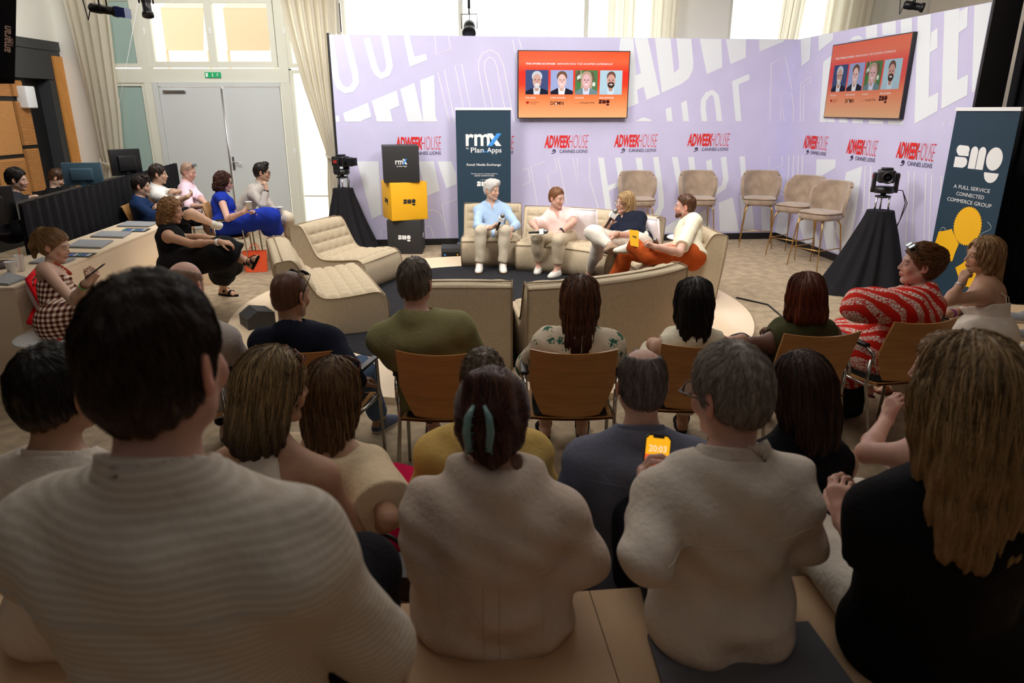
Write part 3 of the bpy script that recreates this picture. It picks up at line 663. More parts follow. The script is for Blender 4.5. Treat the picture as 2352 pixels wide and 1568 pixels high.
def garment_bottom(k, g):
    s = k.s; e = g.get('e', .012); U, R, Fw = k.U, k.R, k.Fw; kd = g.get('kind', 'trousers')
    pts = np.array([k.hip+U*.25, k.hip-V3(.22, .22, .2)*k.bw, k.hip+V3(.22, .22, .1)*k.bw]+[p for l in k.leg for p in l[:3]]); lo, hi = pts.min(0)-.14, pts.max(0)+.14
    F = Field(lo, hi, g.get('h', .011)); O = np.stack([R, Fw, U], 1); bw = k.bw; m = (.45+.55*bw)*s
    ep = g.get('ep', .004)
    F.ell(k.hip, V3(.168+.012*k.fem, .118, .115)*s*V3(bw, bw, 1)+ep, O, .05)
    for q in (-1, 1): F.ell(k.hip+R*q*.075*s*bw-Fw*.035*s-U*.035*s, V3(.095, .105, .095)*s*V3(bw, bw, 1)+ep, O, .05)
    F.ell(k.hip+U*k.L*.25, V3(.140-.014*k.fem, .100, .13)*s*V3(bw, bw, 1)+.003, O, .05)
    if k.belly: F.ell(k.hip+U*k.L*.15+Fw*.03*s, V3(.125, .085+k.belly*.5, .10)*s+.003, O, .05)
    F.plane(k.hip+U*g.get('waist', .10)*s, U)
    if kd == 'trousers' or kd == 'shorts':
        for (hj, kn, an, T, N) in k.leg:
            to = g.get('to', .9)
            if kd == 'shorts': end = hj+(kn-hj)*to; sub_cut(F, hj, end, .096*m+e, .075*m+e+g.get('flare', .01), .05)
            else:
                F.cone(hj, kn, .092*m+e, .064*m+e, .05); r = g.get('hemr', .062); sub_cut(F, kn, kn+(an-kn)*to, .062*m+e, r, .02)
                F.ell(kn+(an-kn)*.3-T*.02, V3(.06, .06, .10)*m+e*.8, None, .04)
    else:                                   # skirt over both legs
        kn0 = (k.leg[0][1]+k.leg[1][1])/2; to = g.get('to', .5); w = g.get('w', .0)
        for (hj, kn, an, T, N) in k.leg:
            F.cone(hj, kn, .10*m+e, .078*m+e, .09)
            if to > 0: sub_cut(F, kn, kn+(an-kn)*to+V3(0, 0, 0), .078*m+e, .085*m+e+w, .08)
        F.cone(k.hip, kn0, .12*m+e, .08*m+e, .09)
        if to > 0:
            an0 = (k.leg[0][2]+k.leg[1][2])/2; sub_cut(F, kn0, kn0+(an0-kn0)*to, .08*m+e, .08*m+e+w, .09)
    A = g.get('fold', .005); F.warp(folds(A, g.get('seed', 2.1), 1.1, (16, 14, 9)))
    V, Q = F.mesh(); V = relax(V, Q, 1, .35); o = npmesh(g.get('name', kd), V, Q, g['mat'], k.body)
    if g.get('label'): o['label'] = g['label']
def sub_cut(F, p, q, r1, r2, kk):
    p, q = np.array(p), np.array(q); ab = q-p; L = ab @ ab; n = ab/math.sqrt(L)
    def fn(X, Y, Z):
        x, yv, z = X-p[0], Y-p[1], Z-p[2]; t = np.clip((x*ab[0]+yv*ab[1]+z*ab[2])/L, 0, 1)
        d = np.sqrt((x-t*ab[0])**2+(yv-t*ab[1])**2+(z-t*ab[2])**2)-(r1+(r2-r1)*t)
        return np.maximum(d, (x-ab[0])*n[0]+(yv-ab[1])*n[1]+(z-ab[2])*n[2])
    R = max(r1, r2); F.op(np.minimum(p, q)-R, np.maximum(p, q)+R, fn, kk)
SHOEM = mat('shoe', attr='col', rough=.6, bump=.15, bscale=120)
def shoe_pair(k, g):
    s = k.s
    for (hj, kn, an, T, N) in k.leg:
        Lt = np.cross(T, N); O = np.stack([Lt, T, N], 1); c = an-N*.05*s+T*.055*s; B = Field(c-.2, c+.2, .0065)
        kd = g.get('kind', 'sneaker'); S = g.get('s', 1)*s
        if kd == 'sandal':
            mb = MB(); sole = []
            for t in np.linspace(0, 2*PI, 26, endpoint=False):
                yv = math.cos(t)*.135; w = .043*(1-.22*(math.cos(t) < 0)*abs(math.cos(t)))*math.sin(t); sole.append(an-N*.092*s+T*(.055+yv)*s+Lt*w*s)
            mb.prism(sole, N*.022*s); mb.build('sole', k.body, g['mat'])
            for j, (o, hgt) in enumerate(((.02, .0), (.10, -.026), (.0, .035))[:g.get('straps', 3)]):
                mb = MB(); cc = an+T*(o if j else .035)*s-N*(.035-hgt if j < 2 else .0)*s; r = .042*s if j < 2 else .042*s; pp = []
                for t in np.linspace(-.3, PI+.3, 14): pp.append(cc+Lt*math.cos(t)*r*1.06+N*(math.sin(t)*r*.9-.0)*(1 if j < 2 else .2)+(T*math.sin(t)*.03*s if j == 2 else 0))
                ribbon(mb, pp, T if j < 2 else N, .026*s, .005); mb.build('strap', k.body, g['mat'])
            continue
        B.ell(an-N*.058*S-T*.01*S, V3(.040, .055, .05)*S, O, .02); B.ell(an-N*.072*S+T*.10*S, V3(.046, .085, .040)*S, O, .03); B.ell(an-N*.078*S+T*.02*S, V3(.039, .085, .036)*S, O, .03)
        B.cone(an+N*(-.03 if kd == 'slip' else -.005)*s, an-N*.05*s, .040*s, .044*s, .02); B.cone(an-N*.02*s, an+T*.09*s-N*.055*s, .034*s, .034*s, .03)
        B.plane(an-N*.092*s, -N); B.plane(an+N*(-.014 if kd == 'slip' else .012)*s, unit(N-T*.25 if kd != 'slip' else N+T*.12))
        V, Q = B.mesh(); V = relax(V, Q, 1, .4); z = (V-an) @ N; col = np.tile(np.array(g['col']), (len(V), 1)); col[z < -.072*s] = np.array(g.get('sole', (.75, .73, .68)))
        if g.get('toe'): m = (z < -.075*s) & (((V-an) @ T) > .12*s); col[m] = g['toe']
        o = npmesh('shoe', V, Q, SHOEM, k.body, col)
        if kd == 'sneaker':
            mb = MB()
            for j in range(5):
                f = an+T*(.045+j*.014)*s+N*(-.012-j*.0065)*s; mb.tube([f-Lt*.022*s-N*.004, f+N*.010*s, f+Lt*.022*s-N*.004], .0024*s, 6)
            mb.build('laces', k.body, mat('laces', (.75, .73, .68), .8))
# accessories worn on the head and arms; each is called with the finished skeleton
def glasses(frame, lens=None, up=False, w=.0022, name='glasses', round_=.8):
    def f(k):
        T = lambda x, y, z: k.H+k.Rh @ V3(x*k.hs, y*k.hs, z*k.hs); A = .45 if up else 0
        Z = T
        if up:                                 # pushed up on the crown: turned about the ears
            ca, sa, f_ = math.cos(.88), math.sin(.88), up if up is not True else 1.17
            def Z(x, y, z):
                q = min(1, max(0, (y+.03)/.12)); yy, zz = (y+.02)*(.4+.6*q if y < .0 else 1), z; return T(x*1.06, -.02+(yy*ca-zz*sa)*f_, (yy*sa+zz*ca)*f_)
        mb = MB()
        for q in (-1, 1):
            ring = [Z(q*.032+.0235*math.copysign(abs(math.cos(t))**round_, math.cos(t)), .104-.006*abs(math.cos(t)+q*.0), .0015+.0175*math.copysign(abs(math.sin(t))**round_, math.sin(t))) for t in np.linspace(0, 2*PI, 24, endpoint=False)]
            mb.tube(ring, w*k.hs, 6, closed=True)
        mb.tube([Z(-.0095, .104, .006), Z(0, .107, .008), Z(.0095, .104, .006)], w*k.hs, 6)
        for q in (-1, 1): mb.tube([Z(q*.0555, .102, .006), Z(q*.076, .094, .006), Z(q*.083, .04, .006), Z(q*.084, .0, .004), Z(q*.082, -.03, -.012)], w*k.hs, 6)
        o = mb.build(name, k.body, frame)
        if lens:
            lb = MB()
            for q in (-1, 1):
                r = [Z(q*.032+.0225*math.copysign(abs(math.cos(t))**round_, math.cos(t)), .1035, .0015+.0165*math.copysign(abs(math.sin(t))**round_, math.sin(t))) for t in np.linspace(0, 2*PI, 20, endpoint=False)]
                n = k.Rh @ V3(0, .0012, 0); lb.prism(r, n)
            lb.build('lens', o, lens)
    return f
def band(side, m, t=.93, w=.02, r=.031, face=None, name='wristwatch', th=.004):
    def f(k):
        a, e, wr = k.arm[side][:3]; c = e+(wr-e)*t; d = unit(wr-e); x = unit(np.cross(d, V3(.1, .2, 1))); y = np.cross(d, x); mb = MB(); r_ = r*k.s*(.5+.5*k.bw)
        rows = [[c+(x*math.cos(q)+y*math.sin(q))*(r_+o)+d*z for (o, z) in ((0, -w/2), (th, -w/2), (th, w/2), (0, w/2))] for q in np.linspace(0, 2*PI, 25)]
        mb.grid(rows, True, True)
        if face: n = unit(V3(0, -.3, .9)-d*(V3(0, -.3, .9) @ d)); mb.mat(m); mb.lathe([(.0, 0), (.019, 0), (.019, .009), (.016, .011), (0, .011)], 20, c+n*(r_), n)
        mb.build(name, k.body, m)
    return f
def beads(m, r=.011, n=26, rad=.075, drop=.07):
    def f(k):
        mb = MB(); mb.smooth = True
        for i in range(n):
            t = 2*PI*i/n; c = k.nb+k.R*math.cos(t)*rad+k.Fw*(math.sin(t)*rad*1.0+.035)+k.U*(.02-drop*max(math.sin(t), 0)**1.2); mb.lathe([(0.001, -r), (r*.7, -r*.7), (r, 0), (r*.7, r*.7), (0.001, r)], 10, c)
        mb.build('necklace', k.body, m)
    return f

def backstrap(m, pts2, w=.02, name='bag_strap'):
    """a strap lying on the back of the top; pts2 are (across, up) from the base of the neck"""
    def f(k):
        from mathutils.bvhtree import BVHTree
        o = [c for c in k.body.children if c.data and len(c.data.vertices) > 2000 and ('top' in c.name or 'shirt' in c.name or 'blouse' in c.name)][0]
        bt = BVHTree.FromPolygons([v.co.copy() for v in o.data.vertices], [tuple(p.vertices) for p in o.data.polygons]); pts_ = []
        for t in np.linspace(0, 1, 20):
            x = pts2[0][0]+(pts2[1][0]-pts2[0][0])*t; u = pts2[0][1]+(pts2[1][1]-pts2[0][1])*t; h = bt.ray_cast(Vector(k.nb+k.R*x+k.U*u-k.Fw*.5), Vector(k.Fw))
            if h[0] is not None: pts_.append(np.array(h[0])+np.array(h[1])*.004)
        if len(pts_) > 3: mb = MB(); ribbon(mb, pts_, k.R, w, .004); mb.build(name, k.body, m)
    return f
# ------------------------------------------------------------------ materials of the place
carpet = mat('carpet', srgb(194, 174, 146), .95, spec=.1, bump=.6, bscale=320, var=.55, vscale=9, detail=14, mix=srgb(158, 142, 120))
def plywood(name, col, mix):
    return mat(name, srgb(*col), .55, spec=.3, var=.8, vscale=2.2, detail=8, mix=srgb(*mix), stretch=(1, .18, 1), bump=.05, bscale=60)
ply = plywood('pale_plywood', (226, 202, 170), (240, 222, 196)); tierply = plywood('tier_plywood', (205, 170, 132), (222, 194, 158))
rugm = mat('black_rug', srgb(46, 46, 50), .95, spec=.1, bump=.5, bscale=400, var=.18, vscale=20)
white_wall = mat('white_plaster', srgb(236, 234, 226), .8, spec=.2, bump=.03, bscale=80)
cream = mat('cream_frame', srgb(222, 222, 208), .5, spec=.3); doorm = mat('door_paint', srgb(205, 209, 208), .5, spec=.3)
black = mat('black_paint', srgb(22, 22, 24), .5); black_plastic = mat('black_plastic', srgb(24, 24, 27), .35, spec=.5); darkgrey = mat('dark_grey', srgb(58, 60, 62), .6)
drapem = fabric('black_drape', srgb(30, 30, 34), bump=.2, bscale=200); curtm = fabric('cream_curtain', srgb(226, 219, 204), bump=.15, bscale=30, var=.03)
lilac = mat('lilac_print', srgb(206, 203, 237), .75, spec=.2, var=.03, vscale=3); printw = mat('white_print', srgb(232, 238, 246), .75, spec=.2)
printl = mat('white_line_print', srgb(238, 236, 244), .75, spec=.2); redp = mat('red_print', srgb(224, 46, 42), .7, spec=.2); inkp = mat('ink_print', srgb(52, 44, 84), .7, spec=.2)
navyb = mat('banner_teal', srgb(38, 62, 80), .6, spec=.3); whitep = mat('banner_white', srgb(240, 242, 244), .6); bluep = mat('banner_blue', srgb(60, 150, 235), .6); yellowp = mat('banner_yellow', srgb(250, 190, 20), .6); tealink = mat('dark_ink', srgb(28, 32, 40), .6)
sofam = fabric('sofa_linen', srgb(196, 180, 154), bump=.5, bscale=220, var=.07, vscale=40); pipem = fabric('sofa_piping', srgb(150, 132, 108))
chrome = mat('chrome', (.55, .53, .5), .22, metal=1); brass = mat('brass', srgb(200, 160, 100), .3, metal=1); silver = mat('silver', (.7, .7, .72), .3, metal=1)
velvet = mat('taupe_velvet', srgb(158, 138, 120), .8, spec=.2, sheen=.6, bump=.2, bscale=120, var=.18, vscale=9)
oak = mat('oak_veneer', srgb(196, 142, 84), .4, spec=.4, var=.12, vscale=6, stretch=(1, 1, 6), coat=.2)
oakslat = mat('slatted_oak', srgb(196, 138, 78), .55, var=.12, vscale=10, stretch=(1, 1, 12)); orangewood = mat('orange_wood', srgb(206, 140, 62), .5, var=.1, vscale=5, stretch=(4, 4, 1))
_nt = curtm.node_tree; _b = _nt.nodes['Principled BSDF']; _o = _nt.nodes['Material Output']; _t = nn(_nt, 'ShaderNodeBsdfTranslucent'); _t.inputs[0].default_value = (*srgb(240, 234, 220), 1); _m = nn(_nt, 'ShaderNodeMixShader'); _m.inputs[0].default_value = .5
_nt.links.new(_b.outputs[0], _m.inputs[1]); _nt.links.new(_t.outputs[0], _m.inputs[2]); _nt.links.new(_m.outputs[0], _o.inputs[0])
glassm = mat('pane_glass', (.92, .97, .96), .02, trans=1, spec=.5); glassm.node_tree.nodes['Principled BSDF'].inputs['IOR'].default_value = 1.02
frost = mat('greenish_glass', srgb(160, 185, 178), .15, spec=.6, alpha=1)
S3 = lambda x, y, z: (x, y, z)
# ------------------------------------------------------------------ the room
AL = .1065; U2 = V3(math.cos(AL), math.sin(AL), 0); W2 = V3(-math.sin(AL), math.cos(AL), 0)
def struct(mb, name, m=None): return tag(mb.build(name, None, m), kind='structure')
mb = MB(); mb.box((-9, -4, -.1), (8, 12.6, 0)); struct(mb, 'floor', carpet)
mb = MB(); mb.box((-9, -4, 5.0), (8, 12.6, 5.1)); struct(mb, 'ceiling', mat('ceiling_paint', srgb(190, 186, 178), .8))
mb = MB(); mb.box((-8, -3.2, 0), (7.6, -3, 5)); struct(mb, 'wall_rear', mat('rear_dark', srgb(60, 52, 46), .8))
mb = MB(); mb.box((6.7, -3, 0), (6.9, 12.4, 5)); struct(mb, 'wall_right', mat('right_cream', srgb(238, 228, 214), .8))
# left wall: white above, black band, wood panels
lw = MB(); XL = -7.4
lw.mat(white_wall).box((XL-.2, -3, 3.04), (XL, 12.4, 5)); lw.mat(darkgrey).box((XL-.2, -3, 2.9), (XL+.02, 12.4, 3.04))
lw.mat(black).box((XL-.25, -3, 0), (XL-.2, 12.4, 2.9)); lw.mat(darkgrey).box((XL-.2, 9.2, 2.46), (XL, 12.4, 2.899)); lw.box((XL-.2, 12.0, 0), (XL, 12.16, 2.45))
lw.mat(orangewood).box((XL-.02, 12.16, 0), (XL+.03, 12.4, 2.82)); lw.mat(black).box((XL-.2, -3, 0), (XL-.12, 11.56, 2.45))
struct(lw, 'wall_left')
for i, (y0, y1, z0, z1) in enumerate(((11.2, 11.5, 1.48, 2.12), (11.2, 11.5, .78, 1.42), (11.2, 11.42, 2.19, 2.42), (10.5, 11.13, 1.36, 2.12), (10.5, 11.13, .6, 1.30), (10.88, 11.13, 2.19, 2.42), (9.6, 10.43, 1.36, 2.12), (9.6, 10.43, .6, 1.3))):
    mb = MB(); mb.box((XL-.12, y0, z0), (XL-.08, y1, z1))
    n = int((z1-z0)/.022)
    if i not in (3,):
        for k in range(n): mb.box((XL-.08, y0, z0+k*.022), (XL-.072, y1, z0+k*.022+.013))
    tag(mb.build('slatted_panel', None, oakslat), kind='structure')
# far wall in the line of the doors
YF = 12.4
fw = MB(); fw.mat(white_wall)
_wb = [0]
def wallbox(x0, x1, z0, z1, d=.2): _wb[0] += 1; fw.box((x0, YF+.0012*_wb[0], z0), (x1, YF+d+.0012*_wb[0], z1))
wallbox(XL-.2, -6.95, 0, 5); fw.mat(cream)
wallbox(-6.95, -3.68, 2.42, 2.64, .16); wallbox(-6.95, -2.6, 3.72, 3.85, .16); wallbox(-6.1, -5.95, 0, 5, .16); wallbox(-3.84, -3.68, 0, 3.72, .16); wallbox(-6.95, -6.1, 0, .2, .16)
fw.mat(white_wall); wallbox(-6.95, -2.75, 3.85, 5)
wallbox(-2.75, 6.9, 0, 2.55); wallbox(-2.75, 6.9, 4.75, 5); wallbox(2.55, 3.5, 2.5, 5); wallbox(-2.95, -2.78, 3.2, 5); wallbox(5.3, 6.9, 2.5, 5)
struct(fw, 'wall_far')
def window(n, x0, x1, z0, z1, mull=(), fr=.07, gm=None, y=YF):
    mb = MB(); mb.mat(cream); d = (y+.02, y+.09)
    mb.box((x0, d[0], z0), (x0+fr, d[1], z1)); mb.box((x1-fr, d[0], z0), (x1, d[1], z1)); mb.box((x0+fr, d[0]+.001, z0), (x1-fr, d[1], z0+fr)); mb.box((x0+fr, d[0]+.001, z1-fr), (x1-fr, d[1], z1))
    for m in mull: mb.box((m-fr*.7, d[0]-.01, z0), (m+fr*.7, d[1], z1))
    o = struct(mb, 'window_%d' % n)
    g = MB(); g.box((x0+fr, y+.05, z0+fr), (x1-fr, y+.056, z1-fr)); g.build('pane', o, gm or glassm)
    for m in list(mull)[:1]+[x0-.015]:
        h = MB(); h.box((m-.012, y-.005, (z0+z1)/2-.03), (m+.012, y+.02, (z0+z1)/2+.07), .004); h.build('window_handle', o, whitep)
    return o
window(1, -5.95, -3.86, 2.66, 3.72, (-4.9,), .09); window(2, -6.92, -6.1, 2.66, 3.72, (), .06, frost); window(3, -6.92, -6.1, .2, 2.42, (), .05, frost)
window(4, -3.68, -2.78, 2.66, 3.72, (), .06); window(5, -3.68, -2.78, .0, 2.62, (), .05)
window(6, -2.75, 2.55, 2.55, 4.75, (-.83, 1.2), .05); window(7, 3.5, 5.3, 2.55, 4.75, (4.4,), .05)
for i, (x0, x1) in enumerate(((-5.86, -4.83), (-4.8, -3.86))):
    mb = MB(); mb.box((x0, YF+.0, .01), (x1, YF+.06, 2.36)); 
    if i == 0: mb.box((x0-.09, YF-.02, 0), (x0-.005, YF+.1, 2.43)); mb.box((x0, YF-.02, 2.365), (-3.84, YF+.1, 2.43))
    o = struct(mb, 'door_%d' % (i+1), doorm)
    h = MB(); 
    if i: h.box((x0+.02, YF-.02, 1.02), (x0+.06, YF, 1.24), .004); h.tube([(x0+.04, YF-.02, 1.15), (x0+.04, YF-.06, 1.15), (x0+.17, YF-.065, 1.13), (x0+.19, YF-.06, 1.11)], .009); h.tube([(x0-.015, YF-.015, .05), (x0-.015, YF-.015, 2.33)], .018)
    else: h.box((x0+.08, YF-.05, 2.27), (x0+.45, YF, 2.31), .005); h.tube([(x1-.14, YF-.02, .9), (x1-.02, YF-.05, .9)], .01)
    h.build('door_handle', o, silver if not i else silver)
mb = MB(); mb.mat(mat('exit_green', srgb(20, 150, 90), .5, emit=srgb(20, 150, 90), es=.35)); mb.box((-5.06, YF-.02, 2.5), (-4.8, YF, 2.585))
mb.mat(whitep); mb.box((-5.045, YF-.022, 2.513), (-5.01, YF-.02, 2.572)); mb.box((-4.937, YF-.022, 2.53), (-4.927, YF-.02, 2.572)); mb.poly([(-4.947, YF-.022, 2.532), (-4.917, YF-.022, 2.532), (-4.932, YF-.022, 2.513)][::-1])
mb.lathe([(.006, 0), (.006, .001)], 10, (-4.845, YF-.022, 2.567), (0, -1, 0)); mb.tube([(-4.848, YF-.022, 2.558), (-4.858, YF-.022, 2.54)], .005, 6); mb.tube([(-4.858, YF-.022, 2.54), (-4.845, YF-.022, 2.527), (-4.85, YF-.022, 2.515)], .003, 6); mb.tube([(-4.858, YF-.022, 2.54), (-4.875, YF-.022, 2.527)], .003, 6); mb.tube([(-4.84, YF-.022, 2.548), (-4.85, YF-.022, 2.556), (-4.87, YF-.022, 2.552)], .003, 6)
tag(mb.build('exit_sign'), 'green emergency exit sign over the grey double doors', 'sign')
# outside
mb = MB(); mb.box((-20, 12.6, -.12), (20, 32, -.02)); struct(mb, 'terrace', mat('terrace_stone', srgb(232, 224, 206), .9))
aw = mat('awning_orange', (.60, .40, .27), .9); facade = mat('facade_white', srgb(240, 236, 226), .9)
for (x0, x1, lab) in ((368, 466, 'pale orange awning flap outside behind the left upper pane'), (512, 619, 'pale orange awning flap outside behind the right upper pane')):
    p = PY(x0, 20, 15.5); q = PY(x1, 116, 15.5); r = PY(x1, 20, 15.5); mb = MB(); mb.mat(aw); mb.prism([(p[0], 15.5, q[2]), (q[0], 15.5, q[2]), (r[0], 15.5, p[2]), (p[0], 15.5, p[2])], (0, .03, 0)); mb.prism([(p[0], 15.53, p[2]), (r[0], 15.53, p[2]), (r[0], 17.4, p[2]+.9), (p[0], 17.4, p[2]+.9)], (0, 0, .02)); mb.tube([(p[0], 15.52, q[2]), (p[0], 15.52, 0)], .03, 6); mb.tube([(r[0], 15.52, q[2]), (r[0], 15.52, 0)], .03, 6)
    tag(mb.build('awning'), lab, 'awning')
mb = MB(); mb.box((-9.5, 17.5, 0), (-1, 17.8, 7)); tag(mb.build('neighbouring_building', None, facade), 'sunlit white building front across the terrace', 'building')
# gathered curtains
def curtain(pts, label, folds_=7, dep=.07, yb=YF-.22, tie=None, seed=0, n=90):
    """pts: (z, x0, x1) rows from the top down"""
    zs = [p[0] for p in pts]; rows = []
    for z in np.linspace(zs[0], zs[-1], 40):
        x0 = np.interp(-z, [-q for q in zs], [p[1] for p in pts]); x1 = np.interp(-z, [-q for q in zs], [p[2] for p in pts]); w = x1-x0; row = []
        for k in range(n+1):
            t = k/n; f = math.sin(t*folds_*2*PI+seed+.4*math.sin(z*1.3)+.8*math.sin(t*5+seed)); row.append((x0+w*t+.015*math.sin(t*folds_*4*PI), yb+dep*min(1, .35+w)*f-.03*math.sin(t*PI), z))
        rows.append(row)
    mb = MB(); mb.grid(rows); o = mb.build('curtain', None, curtm); tag(o, label, 'curtain')
    if tie: b = MB(); z, x0, x1 = tie; b.tube([(x0+(x1-x0)*(.5-.5*math.cos(t)), yb-(.05+dep)*math.sin(t)-.02, z-.09*math.sin(t*.5)) for t in np.linspace(-.3, PI+.3, 14)], .018, 8); b.build('tieback', o, curtm)
    return o
curtain([(5, -7.15, -6.25), (3.2, -7.0, -6.35), (2, -6.93, -6.42), (1.25, -6.9, -6.5), (1.08, -6.85, -6.56), (.8, -6.95, -6.44), (.02, -6.95, -6.4)], 'long cream curtain tied back beside the wooden wall panel', 5, .08, tie=(1.2, -6.9, -6.52))
curtain([(5, -3.85, -2.75), (3.3, -3.6, -2.8), (2.4, -3.4, -2.85), (1.5, -3.15, -2.9), (1.25, -3.08, -2.93), (.8, -3.12, -2.86), (.02, -3.14, -2.82)], 'cream curtain tied back between the doors and the lilac wall', 6, .08, tie=(1.3, -3.1, -2.9), seed=2)
curtain([(5, 1.5, 1.95), (2.4, 1.5, 1.95)], 'narrow cream curtain above the lilac wall behind the left screen', 3, .05, seed=1)
curtain([(5, 2.2, 2.65), (2.4, 2.2, 2.6)], 'cream curtain hanging high beside the bright central window', 3, .05, seed=3)
curtain([(5, 4.35, 4.75), (2.4, 4.2, 4.5)], 'cream curtain above the corner of the lilac walls', 3, .05, seed=4)
curtain([(5, 5.0, 5.75), (2.4, 4.9, 5.6)], 'wide cream curtain above the right lilac wall', 4, .05, seed=5)

# ------------------------------------------------------------------ lilac set walls with their print
CO = V3(4.294, 11.452, 0); BL = CO-U2*6.9; WR = V3(math.sin(.104), -math.cos(.104), 0); RE = CO+WR*3.9; NB_ = V3(math.sin(AL), -math.cos(AL), 0); NR = np.cross(WR, V3(0, 0, 1)); NR = NR if NR[0] < 0 else -NR
T4 = lambda o, pts, s=4.704: [(o[0]+x/s, o[1]+y/s) for x, y in pts]
def onwall(pts, wall, lift=.003):
    p0, n = (BL, NB_) if wall == 'b' else (CO, NR); return [PN(x, y, p0, n)+n*lift for x, y in pts]
def clipped(pts, wall, z0, z1, a0, a1):      # keep a print polygon inside the wall's face
    p0, d = (BL, U2) if wall == 'b' else (CO, WR); n = NB_ if wall == 'b' else NR
    q = [(float((p-p0) @ d), float(p[2])) for p in onwall(pts, wall)]
    for ax, lim, sg in ((0, a0, 1), (0, a1, -1), (1, z0, 1), (1, z1, -1)):
        out = []
        for i in range(len(q)):
            A, B = q[i-1], q[i]; ia = (A[ax]-lim)*sg >= 0; ib = (B[ax]-lim)*sg >= 0
            if ia != ib: t = (lim-A[ax])/(B[ax]-A[ax]); out.append((A[0]+(B[0]-A[0])*t, A[1]+(B[1]-A[1])*t))
            if ib: out.append(B)
        q = out
        if not q: return []
    return [p0+d*a+V3(0, 0, z)+n*.003 for a, z in q]
def stroke_quads(pts, w):
    out = []
    pts = [np.array(p, float) for p in pts]
    nrm = []
    for i in range(len(pts)):
        d = unit(pts[min(i+1, len(pts)-1)]-pts[max(i-1, 0)]); nrm.append(np.array([-d[1], d[0]]))
    for i in range(len(pts)-1): out.append([pts[i]+nrm[i]*w/2, pts[i+1]+nrm[i+1]*w/2, pts[i+1]-nrm[i+1]*w/2, pts[i]-nrm[i]*w/2])
    return out
def make_wall(wall, A, d, L, n, solids, strokes, lines, logos, name, label):
    mb = MB(); th = .12; B = A+d*L
    mb.mat(lilac); mb.prism([A+V3(0, 0, .1), B+V3(0, 0, .1), B+V3(0, 0, 3), A+V3(0, 0, 3)], -n*th); mb.mat(black); mb.prism([A-n*.0+n*.012, B+n*.012, B+n*.012+V3(0, 0, .1), A+n*.012+V3(0, 0, .1)], -n*th)
    e = A if wall == 'b' else B; dd = -d if wall == 'b' else d; mb.prism([e+dd*.001, e+dd*.035, e+dd*.035-n*.3, e+dd*.001-n*.3], V3(0, 0, 3.02))
    def put(m, pts, s, o, w=None):
        mb.mat(m)
        for band_ in ((1.83, 2.995), (.102, 1.36)):
            for poly in ([T4(o, pts, s)] if w is None else stroke_quads(T4(o, pts, s), w/s)):
                q = clipped(poly, wall, band_[0], band_[1], .002, L-.002)
                if len(q) > 2:
                    nn_ = np.cross(q[1]-q[0], q[2]-q[1]); mb.poly(q if sum(np.cross(q[i]-q[0], q[(i+1) % len(q)]-q[0]) @ n for i in range(len(q))) > 0 else q[::-1])
    for o, s, ps in solids:
        for p in ps: put(printw, p, s, o)
    for o, s, w, ps in strokes:
        for p in ps: put(printw, p, s, o, w)
    for o, s, w, ps in lines:
        for p in ps: put(printl, p, s, o, w)
    for (px, py) in logos:
        o = onwall([(px, py)], wall, .004)[0]; X = d; Y = UP
        mb.mat(redp); text(mb, 'ADWEEK', o, X, Y+X*0, .40, .185, .035, .22); text(mb, 'HOUSE', o+X*.375, X, Y, .30, .19, -.022, .22)
        mb.mat(inkp); text(mb, 'CANNES LIONS', o+X*.235-Y*.072, X, Y, .43, .048, .004)
        c = o+X*.15-Y*.045; mb.tube([c+X*.022*math.cos(t)+Y*.022*math.sin(t)+n*.001 for t in np.linspace(-1.2, 3.6, 12)], .006, 5); mb.tube([c+X*.02*math.cos(-1.2)+Y*.02*math.sin(-1.2), c-X*.01-Y*.03, c-X*.04-Y*.036], .004, 5); mb.tube([c-X*.006, c+X*.008+Y*.006], .007, 5)
    return tag(mb.build(name), label, 'set wall')
c1, c2, c3, c4, c5, c6 = (740, 60), (1400, 60), (1800, 0), (740, 330), (1200, 330), (1700, 200)
